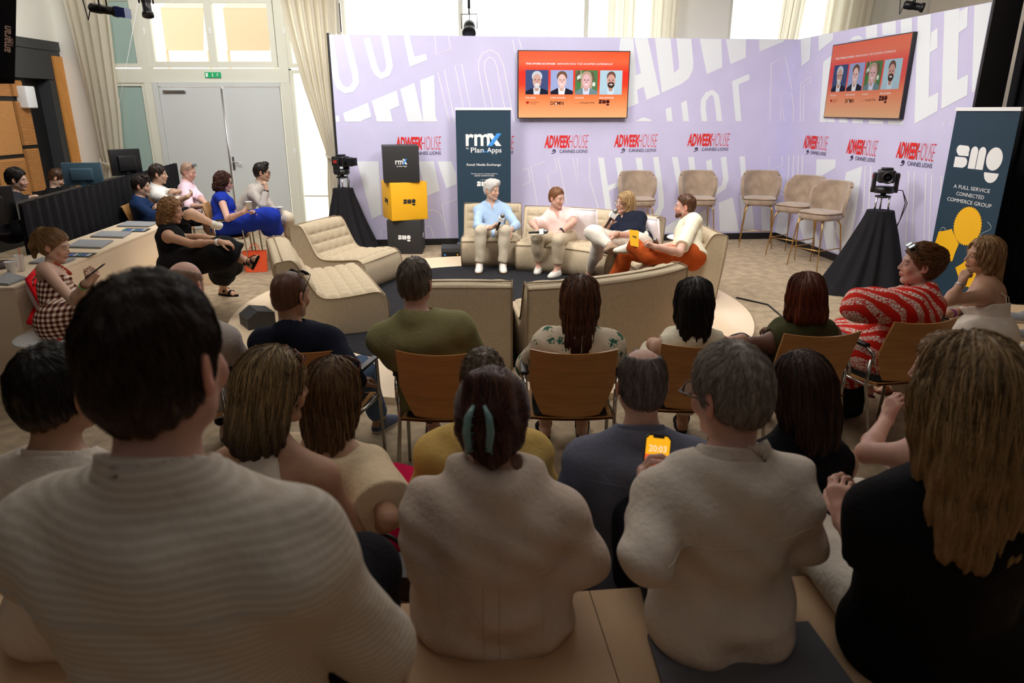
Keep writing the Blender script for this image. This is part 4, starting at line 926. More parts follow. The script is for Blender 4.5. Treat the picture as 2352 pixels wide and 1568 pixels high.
back_sol = [(c1, 4.704, [[(875, 90), (940, 90), (1000, 330), (1120, 298), (1135, 365), (945, 440)], [(125, 985), (178, 960), (207, 1125), (140, 1125)], [(225, 940), (495, 825), (533, 980), (430, 1020), (447, 1125), (272, 1125)], [(535, 805), (805, 695), (835, 858), (733, 905), (787, 1125), (615, 1125)], [(843, 680), (995, 612), (1090, 1040), (1090, 1125), (948, 1125)], [(1090, 1040), (1058, 585), (1208, 528), (1225, 970), (1280, 1125), (1090, 1125)]]),
 (c2, 4.704, [[(120, 100), (255, 100), (285, 530), (297, 688), (312, 832), (100, 920), (100, 300)], [(260, 100), (405, 100), (545, 735), (400, 797), (368, 655), (340, 510)], [(285, 530), (340, 510), (368, 655), (297, 688)], [(485, 100), (655, 100), (697, 505), (565, 722)], [(697, 505), (780, 625), (565, 722)], [(697, 505), (748, 460), (860, 560), (780, 625)], [(748, 460), (750, 400), (905, 380), (900, 470), (860, 560)], [(718, 100), (878, 100), (905, 380), (750, 400)], [(965, 100), (1205, 100), (1218, 445), (1050, 518)], [(1250, 100), (1475, 100), (1470, 340), (1305, 410)], [(1610, 100), (1885, 100), (1885, 165), (1620, 275)], [(605, 895), (665, 872), (690, 1092), (625, 1092)], [(772, 830), (832, 800), (867, 1092), (803, 1092)], [(1322, 595), (1505, 515), (1513, 577), (1393, 632)], [(1322, 595), (1393, 632), (1430, 1092), (1367, 1092)], [(1470, 1087), (1530, 1057), (1525, 1092)]]),
 (c4, 4.704, [[(375, 190), (610, 190), (640, 765), (540, 812)], [(1040, 190), (1205, 190), (1270, 505), (1125, 567)], [(1245, 190), (1395, 190), (1450, 330), (1450, 440), (1340, 480)], [(180, 200), (250, 200), (330, 560), (240, 560)]]),
 (c5, 3.618, [[(627, 115), (675, 115), (740, 545), (692, 560)], [(710, 350), (815, 305), (820, 345), (717, 392)], [(768, 115), (820, 115), (860, 420), (815, 420)], [(937, 115), (990, 115), (1040, 480), (1000, 480)], [(1240, 110), (1290, 110), (1345, 430), (1300, 430)], [(1375, 110), (1425, 110), (1440, 235), (1390, 240)], [(1525, 145), (1570, 125), (1590, 300), (1545, 300)], [(1802, 105), (1848, 105), (1860, 320), (1822, 332)], [(1630, 490), (1745, 445), (1800, 730), (1640, 730)], [(1185, 690), (1330, 600), (1370, 740), (1185, 740)], [(1450, 590), (1520, 545), (1570, 735), (1490, 735)], [(1805, 430), (1900, 385), (1930, 735), (1830, 735)], [(1980, 500), (2060, 470), (2060, 735), (1990, 735)]])]
back_str = [(c1, 4.704, 72, [[(80, 60), (150, 560), (185, 650), (250, 695), (320, 680), (365, 610), (355, 500), (250, 80)], [(480, 130), (560, 430), (590, 500), (640, 540), (700, 515), (730, 440), (720, 370), (665, 80)]]),
 (c2, 4.704, 58, [[(280, 1095), (310, 1040), (365, 1012), (425, 1030), (455, 1095)], [(1035, 1095), (1010, 900), (1015, 800), (1060, 735), (1110, 715), (1150, 750), (1165, 830), (1192, 1065)]]),
 (c5, 3.618, 46, [[(1107, 110), (1150, 420), (1152, 520), (1120, 590), (1050, 620)], [(1670, 110), (1690, 290), (1670, 360), (1600, 405)]])]
back_lin = [(c1, 4.704, 9, [[(1395, 1125), (1250, 500), (1320, 475), (1450, 1125)], [(1530, 900), (1435, 430), (1505, 405), (1605, 900)], [(1790, 1000), (1690, 480), (1690, 380), (1730, 290), (1820, 255), (1900, 300), (1960, 430), (2092, 1125)], [(1870, 1000), (1752, 470), (1755, 390), (1800, 335), (1850, 350), (1885, 430), (1985, 950)], [(1215, 90), (1235, 310), (1390, 250), (1360, 90)], [(2060, 150), (2125, 500)], [(2125, 140), (2170, 300)], [(2215, 980), (2240, 1115)], [(2285, 980), (2308, 1115)]]),
 (c2, 4.704, 8, [[(1730, 1092), (1747, 400), (1898, 327), (1985, 760)], [(1850, 1092), (1845, 715), (1897, 1092)]]),
 (c4, 4.704, 8, [[(1100, 725), (1200, 712), (1270, 750), (1320, 850), (1365, 1035)], [(1140, 1035), (1108, 920), (1130, 885), (1170, 890), (1190, 950), (1208, 1035)], [(1358, 1035), (1295, 655), (1450, 600)], [(640, 1045), (640, 925), (710, 900)]]),
 (c5, 3.618, 6, [[(0, 215), (45, 205), (65, 315), (0, 345)], [(145, 640), (70, 190), (185, 145)], [(270, 115), (288, 225), (205, 260), (300, 700)], [(295, 115), (370, 500)], [(420, 115), (460, 360), (455, 115)], [(555, 115), (560, 300), (630, 540)], [(25, 590), (85, 570), (110, 700)], [(2050, 100), (2050, 222), (2158, 180), (2158, 100)]])]
make_wall('b', BL, U2, 6.9, NB_, back_sol, back_str, back_lin, [(909, 344), (1078, 342.5), (1250, 340), (1410, 338), (1578, 335.5)], 'backdrop_wall', 'long lilac printed set wall across the back of the stage')
right_sol = [(c3, 4.704, [[(185, 400), (300, 380), (285, 645), (195, 718)], [(380, 370), (540, 330), (535, 430), (380, 555)], [(430, 670), (540, 585), (470, 1265), (455, 1400), (383, 1400)], [(468, 1270), (555, 1270), (562, 1420), (485, 1420)], [(600, 1270), (690, 1280), (700, 1430), (605, 1430)], [(745, 1280), (860, 1290), (850, 1430), (745, 1430)], [(920, 1290), (1080, 1300), (1065, 1440), (930, 1440)], [(1130, 1300), (1295, 1300), (1280, 1450), (1140, 1440)],
  [(710, 440), (760, 395), (810, 382), (870, 420)], [(890, 270), (1015, 245), (1015, 400), (890, 420)], [(1065, 240), (1215, 205), (1215, 370), (1070, 380)], [(1265, 190), (1390, 170), (1390, 360), (1270, 370)],
  [(1450, 160), (1595, 130), (1570, 1050), (1415, 1340)], [(1595, 350), (1668, 300), (1665, 520), (1582, 570)], [(1570, 1050), (1675, 995), (1665, 1200), (1415, 1340)], [(1740, 110), (1905, 70), (1880, 865), (1705, 1180)], [(1905, 120), (1995, 70), (1985, 290), (1895, 355)], [(1880, 865), (1998, 800), (1985, 1030), (1705, 1180)], [(2065, 35), (2300, -20), (2095, 985), (2035, 1000)]]),
 (c6, 3.015, [[(530, 500), (665, 500), (660, 560), (525, 640)], [(735, 590), (850, 545), (800, 900), (740, 1160), (660, 1000)], [(215, 800), (330, 810), (330, 1040), (205, 1000)], [(400, 920), (500, 900), (560, 1110), (450, 1080)], [(560, 900), (640, 850), (680, 1150), (600, 1120)]])]
right_lin = [(c3, 4.704, 8, [[(180, 1400), (187, 905), (295, 825), (290, 885), (222, 930), (212, 1400)], [(1560, 1470), (1562, 1415), (1630, 1375), (1622, 1470)], [(1735, 1480), (1732, 1325), (1810, 1280), (1800, 1480)], [(1938, 1500), (1950, 1330), (1990, 1220), (2045, 1160)], [(60, 1350), (105, 1340), (110, 1200), (90, 1000)]]),
 (c6, 3.015, 7, [[(870, 545), (855, 860)], [(908, 545), (890, 850)], [(1170, 580), (1150, 1090)], [(1210, 580), (1192, 1100)], [(1290, 590), (1272, 1120)], [(1330, 600), (1308, 1130)], [(1397, 610), (1375, 1150)], [(1440, 610), (1415, 1170)], [(340, 470), (333, 620), (318, 700), (298, 715), (285, 690)], [(372, 470), (365, 640), (345, 725), (310, 755), (280, 735)], [(405, 470), (400, 620)], [(435, 470), (428, 640)]])]
make_wall('r', CO, WR, 3.9, NR, right_sol, [], right_lin, [(1845, 340), (1944, 352), (2058, 362)], 'backdrop_wall', 'lilac printed set wall on the right with the angled screen')

# ------------------------------------------------------------------ screens
EM = {}
def em(r, g, b, k=1.): return glow('px_%d_%d_%d_%d' % (r, g, b, int(k*100)), srgb(r, g, b), k)
def smg(mb, o, X, Y, w):                  # the three-letter block mark
    s = w/3.0; p = lambda x, y: o+X*(x*s)+Y*(y*s)+np.cross(X, Y)*.002
    arc = lambda cx, cy, r, a0, a1, n=12: [p(cx+r*math.cos(a0+(a1-a0)*i/n), cy+r*math.sin(a0+(a1-a0)*i/n)) for i in range(n+1)]
    mb.poly([p(.2, .52), p(.82, .52), p(.82, .66)]+arc(.64, .78, .18, -.6, 1.57, 6)+arc(.2, .78, .2, 1.57, 3.9, 8)[0:]); 
    mb.poly([p(0, 0)]+[p(.62, 0)]+arc(.6, .24, .22, -1.5, 1.57, 8)+[p(0, .46)])
    for x in (.92, 1.40):
        mb.poly([p(x, 0), p(x+.44, 0)]+arc(x+.22, .74, .22, 0, PI, 10))
    mb.poly([p(2.38+.46*math.cos(t), .50+.48*math.sin(t)) for t in np.linspace(0, 2*PI, 24, endpoint=False)])
    mb.poly([p(1.94, -.08)]+arc(2.38, -.08, .42, PI, 2*PI, 14)+[p(2.8, -.08)])
def ell2(mb, c, X, Y, a, b, n, lift, t0=0, t1=2*PI, k=22): mb.poly([c+X*a*math.cos(t)+Y*b*math.sin(t)+n*lift for t in np.linspace(t0, t1, k, endpoint=t1-t0 < 6)])
def screen(c00, X, W, H, k, label, depth=.06):
    """c00 is the screen's lower-left corner, X the direction to its right"""
    Y = UP; n = np.cross(X, Y); root = MB(); root.mat(black_plastic)
    a = c00-X*.012-Y*.012; root.prism([a, a+X*(W+.024), a+X*(W+.024)+Y*(H+.024), a+Y*(H+.024)], -n*depth); 
    root.prism([c00+X*W*.3+Y*H*.3-n*depth, c00+X*W*.7+Y*H*.3-n*depth, c00+X*W*.7+Y*H*.7-n*depth, c00+X*W*.3+Y*H*.7-n*depth], -n*.05)
    tv = tag(root.build('television'), label, 'television')
    g = 'screen_gradient_%d' % int(k*100)
    if g not in M:
        m = bpy.data.materials.new(g); m.use_nodes = True; nt = m.node_tree; b = nt.nodes['Principled BSDF']; L = nt.links; tc = nn(nt, 'ShaderNodeTexCoord'); sp = nn(nt, 'ShaderNodeSeparateXYZ'); L.new(tc.outputs['Generated'], sp.inputs[0])
        r = nn(nt, 'ShaderNodeValToRGB'); L.new(sp.outputs[2], r.inputs[0]); els = r.color_ramp.elements; els[0].position = .0; els[0].color = (*srgb(255, 190, 130), 1); els[1].position = 1; els[1].color = (*srgb(255, 92, 44), 1)
        for pos, cc in ((.3, (255, 140, 80)), (.5, (248, 66, 40)), (.68, (250, 48, 34)), (.85, (255, 110, 66))): e = els.new(pos); e.color = (*srgb(*cc), 1)
        b.inputs['Base Color'].default_value = (0, 0, 0, 1); b.inputs['Roughness'].default_value = .25; L.new(r.outputs[0], b.inputs['Emission Color']); b.inputs['Emission Strength'].default_value = k*.95; M[g] = m
    s = MB(); s.mat(M[g]); s.poly([c00+n*.001, c00+X*W+n*.001, c00+X*W+Y*H+n*.001, c00+Y*H+n*.001]); d = s.build('screen', tv)
    t = MB(); q = lambda u, v: c00+X*W*u+Y*H*(1-v)+n*.002
    t.mat(em(255, 255, 255, k)); text(t, 'THE STORE AS STAGE:', q(.062, .198), X, Y, W*.268, H*.026, .03, .25); text(t, 'REINVENTING THE SHOPPER EXPERIENCE', q(.345, .198), X, Y, W*.505, H*.026, .0, .25)
    faces = [((70, 84, 130), (225, 175, 160), (215, 218, 225), (28, 30, 52), 'short', (235, 235, 240)), ((170, 180, 225), (250, 205, 195), (120, 84, 60), (34, 28, 48), 'short', (250, 250, 255)), ((90, 130, 80), (240, 190, 190), (200, 165, 140), (120, 145, 150), 'long', (225, 230, 250)), ((190, 220, 232), (225, 170, 155), (120, 80, 66), (190, 215, 228), 'crop', (215, 235, 245))]
    names = ['PAUL LENTZ', 'AUSTIN LEONARD', 'LIZ ROCHE', 'SEAN CRAWFORD']; x0s = (.062, .288, .512, .738)
    for i, (bg, sk, hc, jk, hk, sh) in enumerate(faces):
        x = x0s[i]; w = .205; v0, v1 = .278, .645; L0 = lambda u, v: q(x+w*u, v0+(v1-v0)*v); WW, HH = W*w, H*(v1-v0)
        t.mat(em(*bg, k)); t.poly([L0(0, 1), L0(1, 1), L0(1, 0), L0(0, 0)])
        if hk == 'long':
            rr = random.Random(4)
            for j in range(26): t.mat(em(*rr.choice(((235, 240, 230), (60, 140, 60), (110, 90, 70), (180, 200, 170))), k)); ell2(t, L0(rr.uniform(.08, .92), rr.uniform(.06, .6)), X, Y, WW*.07, HH*.09, n, .0004+.0001*j)
        t.mat(em(*hc, k)); c = L0(.5, .38)
        if hk == 'long': t.poly([L0(.25, .75)+n*.004, L0(.75, .78)+n*.004, L0(.76, .3)+n*.004, L0(.62, .1)+n*.004, L0(.5, .06)+n*.004, L0(.36, .12)+n*.004, L0(.25, .4)+n*.004])
        t.mat(em(*jk, k)); t.poly([L0(.0, 1)+n*.0045, L0(1, 1)+n*.0045, L0(1, .86)+n*.0045, L0(.7, .74)+n*.0045, L0(.3, .74)+n*.0045, L0(0, .88)+n*.0045])
        t.mat(em(*sh, k)); t.poly([L0(.36, 1)+n*.005, L0(.62, 1)+n*.005, L0(.66, .72)+n*.005, L0(.34, .72)+n*.005]); t.mat(em(int(sk[0]*.9), int(sk[1]*.88), int(sk[2]*.85), k)); t.poly([L0(.42, .86)+n*.0055, L0(.56, .86)+n*.0055, L0(.62, .65)+n*.0055, L0(.37, .65)+n*.0055])
        t.mat(em(*hc, k)); ell2(t, L0(.5, .26), X, Y, WW*(.23 if hk != 'crop' else .2), HH*.22, n, .006)
        t.mat(em(*sk, k)); ell2(t, L0(.5, .45), X, Y, WW*.19, HH*.29, n, .0065)
        t.mat(em(int(hc[0]*.6), int(hc[1]*.6), int(hc[2]*.6), k))
        if i == 3: ell2(t, L0(.5, .60), X, Y, WW*.155, HH*.135, n, .007)
        if i == 0: t.mat(em(225, 220, 220, k)); ell2(t, L0(.5, .64), X, Y, WW*.12, HH*.11, n, .007)
        for e in (.42, .58): t.mat(em(70, 50, 50, k)); ell2(t, L0(e, .40), X, Y, WW*.045, HH*.018, n, .0075)
        t.mat(em(200, 120, 120, k)); ell2(t, L0(.5, .48), X, Y, WW*.022, HH*.05, n, .0075)
        t.mat(em(255, 240, 240, k)); ell2(t, L0(.5, .585), X, Y, WW*.075, HH*.028, n, .0078)
        t.mat(em(255, 255, 255, k)); text(t, names[i], q(x, .705), X, Y, None, H*.021, .01)
    dk = em(70, 10, 20, k); t.mat(em(190, 30, 30, k)); 
    for z in (0, 1): ell2(t, q(.075+z*.012, .765), X, Y, W*.009, H*.013, n, .001)
    t.poly([q(.066, .77)+n*.001, q(.081, .795)+n*.001, q(.096, .77)+n*.001]); t.mat(em(150, 30, 30, k)); text(t, 'CVS Media', q(.105, .775), X, Y, None, H*.022); text(t, 'Exchange', q(.105, .80), X, Y, None, H*.022)
    t.mat(dk); text(t, 'DCMN', q(.29, .805), X, Y, W*.12, H*.055, .02); text(t, 'COLLECTIVE', q(.56, .785), X, Y, W*.135, H*.026, .01); text(t, 'commerce media', q(.51, .785), X, Y, W*.045, H*.008); t.mat(em(255, 255, 255, k)); t.poly([q(.335, .80)+n*.003, q(.350, .80)+n*.003, q(.347, .77)+n*.003])
    t.mat(dk); smg(t, q(.735, .785), X, Y, W*.105)
    t.build('slide', d); return tv
pa, pb, pc_ = [PN(x, y, BL+NB_*.11, NB_) for x, y in ((1191, 270), (1439, 269), (1191, 117))]
screen(pa, U2, np.linalg.norm(pb-pa), pc_[2]-pa[2], 1.0, 'wide red slide television on the back lilac wall')
q0 = P(1903, 190, 9.75); q1 = P(2080, 176, 8.1); q0[2] = 0; q1[2] = 0; X2 = unit(q1-q0); W_ = np.linalg.norm(q1-q0); n2 = np.cross(X2, UP)
zb = .5*(PN(1903, 268, q0, n2)[2]+PN(2067, 272, q0, n2)[2]); zt = .5*(PN(1914, 103, q0, n2)[2]+PN(2094, 79, q0, n2)[2])
screen(q0+UP*zb, X2, W_, zt-zb, .55, 'angled television on the right lilac wall showing a dim red slide', .05)
mb = MB(); cm = q0+X2*W_*.5+UP*(zb+zt)/2-n2*.1; mb.box((-.04, 0, -.04), (.04, .25, .04)); o = mb.build('wall_bracket', bpy.data.objects['television.001'], black_plastic); o.location = cm; o.rotation_euler = (0, 0, -.75)
# ------------------------------------------------------------------ roll-up banners
def banner(o, X, w, h, label, draw):
    o, X = V3(*o), V3(*X); n = np.cross(X, UP); mb = MB(); mb.mat(navyb); t = empty('rollup_banner', label, 'banner')
    mb.prism([o+UP*.08, o+X*w+UP*.08, o+X*w+UP*(h-.03), o+UP*(h-.03)], -n*.004); draw(mb, o, X, n, w, h); mb.build('printed_sheet', t)
    b = MB(); b.prism([o-X*.02+n*.05, o+X*(w+.02)+n*.05, o+X*(w+.02)+n*.05+UP*.075, o-X*.02+n*.05+UP*.075], -n*.13); b.build('base', t, silver)
    for i in (.18, .82):
        f = MB(); c = o+X*w*i; f.prism([c-X*.02+n*.2, c+X*.02+n*.2, c+X*.02-n*.2, c-X*.02-n*.2], UP*.012); f.build('foot', t, silver)
    r = MB(); r.prism([o-X*.008+n*.01+UP*(h-.035), o+X*(w+.008)+n*.01+UP*(h-.035), o+X*(w+.008)+n*.01+UP*h, o-X*.008+n*.01+UP*h], -n*.022); r.build('top_rail', t, whitep)
    p = MB(); p.tube([o+X*w/2-n*.03+UP*.05, o+X*w/2-n*.03+UP*(h-.02)], .01); p.build('pole', t, silver); return t
def draw_rmx(mb, o, X, n, w, h):
    Z = UP; q = lambda u, v: o+X*w*u+Z*(h-v*h)
    mb.mat(whitep); text(mb, 'rm', q(.175, .262), X, Z, w*.44, h*.083, .02); 
    a, b, c, d = q(.57, .175), q(.66, .175), q(.83, .262), q(.73, .262); mb.poly([p+n*.003 for p in (d, c, b, a)]); mb.mat(bluep); mb.poly([p+n*.005 for p in (q(.575, .262), q(.66, .262), q(.83, .175), q(.745, .175))])
    mb.mat(whitep); text(mb, 'by', q(.18, .288), X, Z, None, h*.02); text(mb, 'Plan', q(.265, .308), X, Z, w*.24, h*.036, .01); text(mb, 'Apps', q(.56, .318), X, Z, w*.27, h*.046, .01); mb.mat(bluep); mb.poly([p+n*.004 for p in (q(.47, .305), q(.60, .305), q(.60, .299), q(.47, .299))]); mb.mat(whitep)
    text(mb, 'Retail Media Exchange', q(.185, .405), X, Z, w*.635, h*.021, .01); text(mb, 'The first partner exchange platform,', q(.26, .463), X, Z, w*.50, h*.012); text(mb, 'built for commerce media', q(.33, .475), X, Z, w*.36, h*.012); text(mb, 'created by', q(.44, .505), X, Z, w*.15, h*.009); smg(mb, q(.37, .545), X, Z, w*.27)
br = PY(1046, 247, 10.62); br2 = PY(1173, 247, 10.62); zt = br[2]; banner((br[0], 10.62, 0), (1, 0, 0), br2[0]-br[0], zt, 'dark teal roll-up banner reading rmX behind the white-haired man', draw_rmx)
def draw_smg(mb, o, X, n, w, h):
    Z = UP; q = lambda u, v: o+X*w*u+Z*(h-v*h)
    mb.mat(whitep); smg(mb, q(.13, .292), X, Z, w*.80)
    for i, t in enumerate(('A FULL SERVICE', 'CONNECTED', 'COMMERCE GROUP')): ww = (.60, .46, .74)[i]; text(mb, t, q(.5-ww/2, .395+i*.034), X, Z, w*ww, h*.018)
    def burst(c, r, k, dep, rot=0): return [c+X*(r*(1-dep*(i % 2))*math.cos(PI*i/k+rot))+Z*(r*(1-dep*(i % 2))*math.sin(PI*i/k+rot))+n*.003 for i in range(2*k)]
    mb.mat(yellowp); mb.poly(burst(q(.56, .57), w*.235, 40, .07)); mb.poly(burst(q(.26, .695), w*.23, 6, .16, .3)); mb.poly(burst(q(.72, .80), w*.22, 5, .3, .5)); mb.mat(tealink); text(mb, 'CONNECTED', q(.42, .57), X, Z, w*.28, h*.013); text(mb, 'EMBEDDED', q(.13, .69), X, Z, w*.25, h*.013); text(mb, 'SERVICES', q(.14, .715), X, Z, w*.22, h*.013)
    mb.mat(whitep); mb.tube([q(.16+.05*math.cos(t), .625+.022*math.sin(t)) for t in np.linspace(0, 6.2, 22)], .0018, 4); mb.tube([q(.86+.07*math.sin(t*2), .53+.03*t) for t in np.linspace(0, 3, 24)], .0018, 4)
banner((4.60, 7.66, 0), unit(V3(.10, -1, 0)), .85, 2.02, 'dark teal roll-up banner with white block mark and yellow shapes at the right', draw_smg)
# black drapes at the right of the set
def drape_wall(a, b, z0, z1, label, m=drapem, nf=14, dep=.035, name='black_curtain', cat='curtain', swags=False):
    a, b = V3(*a), V3(*b); d = b-a; L = np.linalg.norm(d); u = d/L; n = np.cross(u, UP); rows = []
    for iz in range(9):
        z = z0+(z1-z0)*iz/8; row = []
        for k in range(nf*8+1): t = k/(nf*8); row.append(a+u*L*t+n*(dep*(1-.75*(iz/8)**3)*math.sin(t*nf*2*PI+.5*math.sin(iz*.7+t*9)))+UP*z)
        rows.append(row)
    mb = MB(); mb.grid(rows); mb.grid([[p-n*.03 for p in r] for r in rows[::-1]]); return tag(mb.build(name, None, m), label, cat)
drape_wall((4.98, 7.45, 0), (6.6, 7.2, 0), 0, 3.3, 'black curtain wall behind the right roll-up banner')
drape_wall((5.4, 7.1, 0), (6.0, 5.0, 0), 0, 3.2, 'black curtain hanging at the right edge beside the banner')
# ------------------------------------------------------------------ stage and rug
def disc(r, z0, z1, c, m, name, n=96):
    mb = MB(); mb.mat(m); mb.prism([(c[0]+r*math.cos(2*PI*i/n), c[1]+r*math.sin(2*PI*i/n), z0) for i in range(n)], (0, 0, z1-z0)); return mb.build(name)
SC = (-.2, 7.17)
st = disc(2.62, 0, .05, SC, ply, 'round_stage'); tag(st, 'low round pale plywood stage under the sofas', 'stage')
tag(disc(1.93, .05, .058, SC, rugm, 'round_rug'), 'black round rug on the plywood stage', 'rug')
# tiered plywood seating in front, in room directions
def tier(x0, x1, y0, y1, z, label, seams=()):
    mb = MB(); o = V3(0, 0, 0); p = lambda x, y: o+U2*x+W2*y
    mb.mat(tierply); mb.prism([p(x0, y0), p(x1, y0), p(x1, y1), p(x0, y1)], UP*(z-.018)); xs = [x0]+list(seams)+[x1]
    for a, b in zip(xs[:-1], xs[1:]): mb.prism([p(a+.0015, y0)+UP*(z-.018), p(b-.0015, y0)+UP*(z-.018), p(b-.0015, y1+.003)+UP*(z-.018), p(a+.0015, y1+.003)+UP*(z-.018)], UP*.018)
    return tag(mb.build('seating_tier'), label, 'seating')
tier(-3.2, 2.6, 1.745, 2.45, .33, 'lowest plywood seating tier nearest the carpet', (-1.9, -.62, .62, 1.8)); tier(-3.2, 2.6, .725, 1.740, .62, 'middle plywood seating tier with floor cushions', (-1.9, -.55, .42, 1.35)); tier(-3.2, 2.6, -2.5, .72, .95, 'highest plywood seating tier below the camera')
# ------------------------------------------------------------------ lounge sofas
PRO = [(.06, 0), (.0, .08), (-.015, .2), (.0, .32), (.05, .385), (.11, .40), (.25, .385), (.42, .37), (.54, .375), (.61, .42), (.665, .52), (.72, .64), (.755, .72), (.79, .765), (.83, .775), (.92, .76), (.945, .73), (.94, .6), (.92, .4), (.89, .15), (.87, 0)]; PRO = [(y, z*.91) for y, z in PRO]
def sofa(label, c, yaw, w=.78, arc=None, cols=5):
    """a low tufted lounge module; front edge centre at c, looking along yaw (0 looks towards -y). arc = (radius of the front edge, angle)"""
    t = empty('lounge_sofa', label, 'sofa', (c[0], c[1], .055), yaw, None)
    def mp(u, y, z):                        # u from -1 to 1 across
        if arc is None: return V3(u*w/2, y, z)
        a = u*arc[1]/2; r = arc[0]+y; return V3(r*math.sin(a), r*math.cos(a)-arc[0], z)
    W_ = w if arc is None else arc[0]*arc[1]*1.35; N = 14 if arc is None else 26
    prof = []
    for i in range(len(PRO)-1):
        p0, p1, p2, p3 = [np.array(PRO[max(0, min(len(PRO)-1, j))]) for j in (i-1, i, i+1, i+2)]
        for s in (0, .5): prof.append(.5*((2*p1)+(-p0+p2)*s+(2*p0-5*p1+4*p2-p3)*s*s+(-p0+3*p1-3*p2+p3)*s**3))
    prof.append(np.array(PRO[-1])); cen = np.array([.45, .25]); e = .02/(W_/2)
    mb = MB(); mb.mat(sofam); rows = []
    for u, k in [(-1+e*.2, .93), (-1-e*.1, .965), (-1, .992), (-1+e, 1)]+[(-1+e+(2-2*e)*j/N, 1) for j in range(1, N)]+[(1-e, 1), (1, .992), (1+e*.1, .965), (1-e*.2, .93)]:
        bulge = .012*math.sin(max(0, min(1, (u+1)/2))*PI); rows.append([mp(u, (cen[0]+(p[0]-cen[0])*k), (cen[1]+(p[1]-cen[1])*k+bulge*(p[1] > .3)*(k == 1)) if p[1] > .01 else 0) for p in prof])
    mb.grid(rows, True); mb.add(rows[0], [tuple(range(len(prof)))], False); mb.add(rows[-1], [tuple(range(len(prof)))[::-1]], False); body = mb.build('frame', t)
    top = [p for p in prof[9:27]]; cum = [0]
    for i in range(1, len(top)): cum.append(cum[-1]+np.linalg.norm(top[i]-top[i-1]))
    nr = 8; nc = cols if arc is None else int(cols*W_/.78); gr = []; mU = .035/(W_/2)
    for i in range(nr*8+1):
        s = cum[-1]*i/(nr*8); j = min(len(top)-2, int(np.searchsorted(cum, s, 'right')-1)); f = (s-cum[j])/max(cum[j+1]-cum[j], 1e-6); p = top[j]*(1-f)+top[j+1]*f; d = unit(top[j+1]-top[j]); n = np.array([-d[1], d[0]]); row = []
        for k in range(nc*8+1):
            u = -1+mU+(2-2*mU)*k/(nc*8); b = abs(math.sin(PI*i/8))*abs(math.sin(PI*k/8)); hgt = .006+.026*b**.4 if 0 < i < nr*8 and 0 < k < nc*8 else -.004
            q = p+n*hgt; row.append(mp(u, q[0], q[1]))
        gr.append(row)
    pd = MB(); pd.grid(gr, True); pd.build('tufted_pad', t, sofam)
    pp = MB(); 
    for u in (-1, 1): pp.tube([mp(u*1.003, p[0]-(.003 if p[0] < .45 else -.003), p[1]+.004) for p in prof], .0055, 6)
    for j in (29, 32): pp.tube([mp(-1+2*k/20, prof[j][0], prof[j][1]+.014) for k in range(21)], .0055, 6)
    pp.tube([mp(-1+2*k/20, prof[7][0]-.012, prof[7][1]+.005) for k in range(21)], .0055, 6)
    pp.build('piping', t, pipem); return t
ctr = V3(SC[0], SC[1], 0)
sofa('beige tufted lounge chair with the white-haired man in blue', (-.263, 8.99), 0)
def ringsofa(label, ang, rf, span, cols=5):  # angle seen from the stage centre, clockwise from +y
    a = math.radians(ang); c = ctr+V3(math.sin(a), math.cos(a), 0)*rf; return sofa(label, c, -a, arc=(rf, math.radians(span)), cols=cols)
ringsofa('curved beige tufted sofa holding the man in pink and the navy polo wearer', 32, 1.58, 46, 6)
sofa('beige tufted lounge chair with the man in rust trousers', (1.27, 7.68), math.radians(-84), .90)
ringsofa('curved beige sofa seen from behind in front of the audience', 150, 1.2, 43, 5)
sofa('beige lounge chair turned its back behind the olive shirt', (-.40, 6.05), PI, .80)
sofa('wide empty tufted sofa at the left edge of the rug', (-1.39, 6.88), math.radians(111), 1.36, cols=8)
sofa('empty beige tufted lounge chair beside the black speaker stand and boxes', (-1.48, 7.98), math.radians(70), .82)
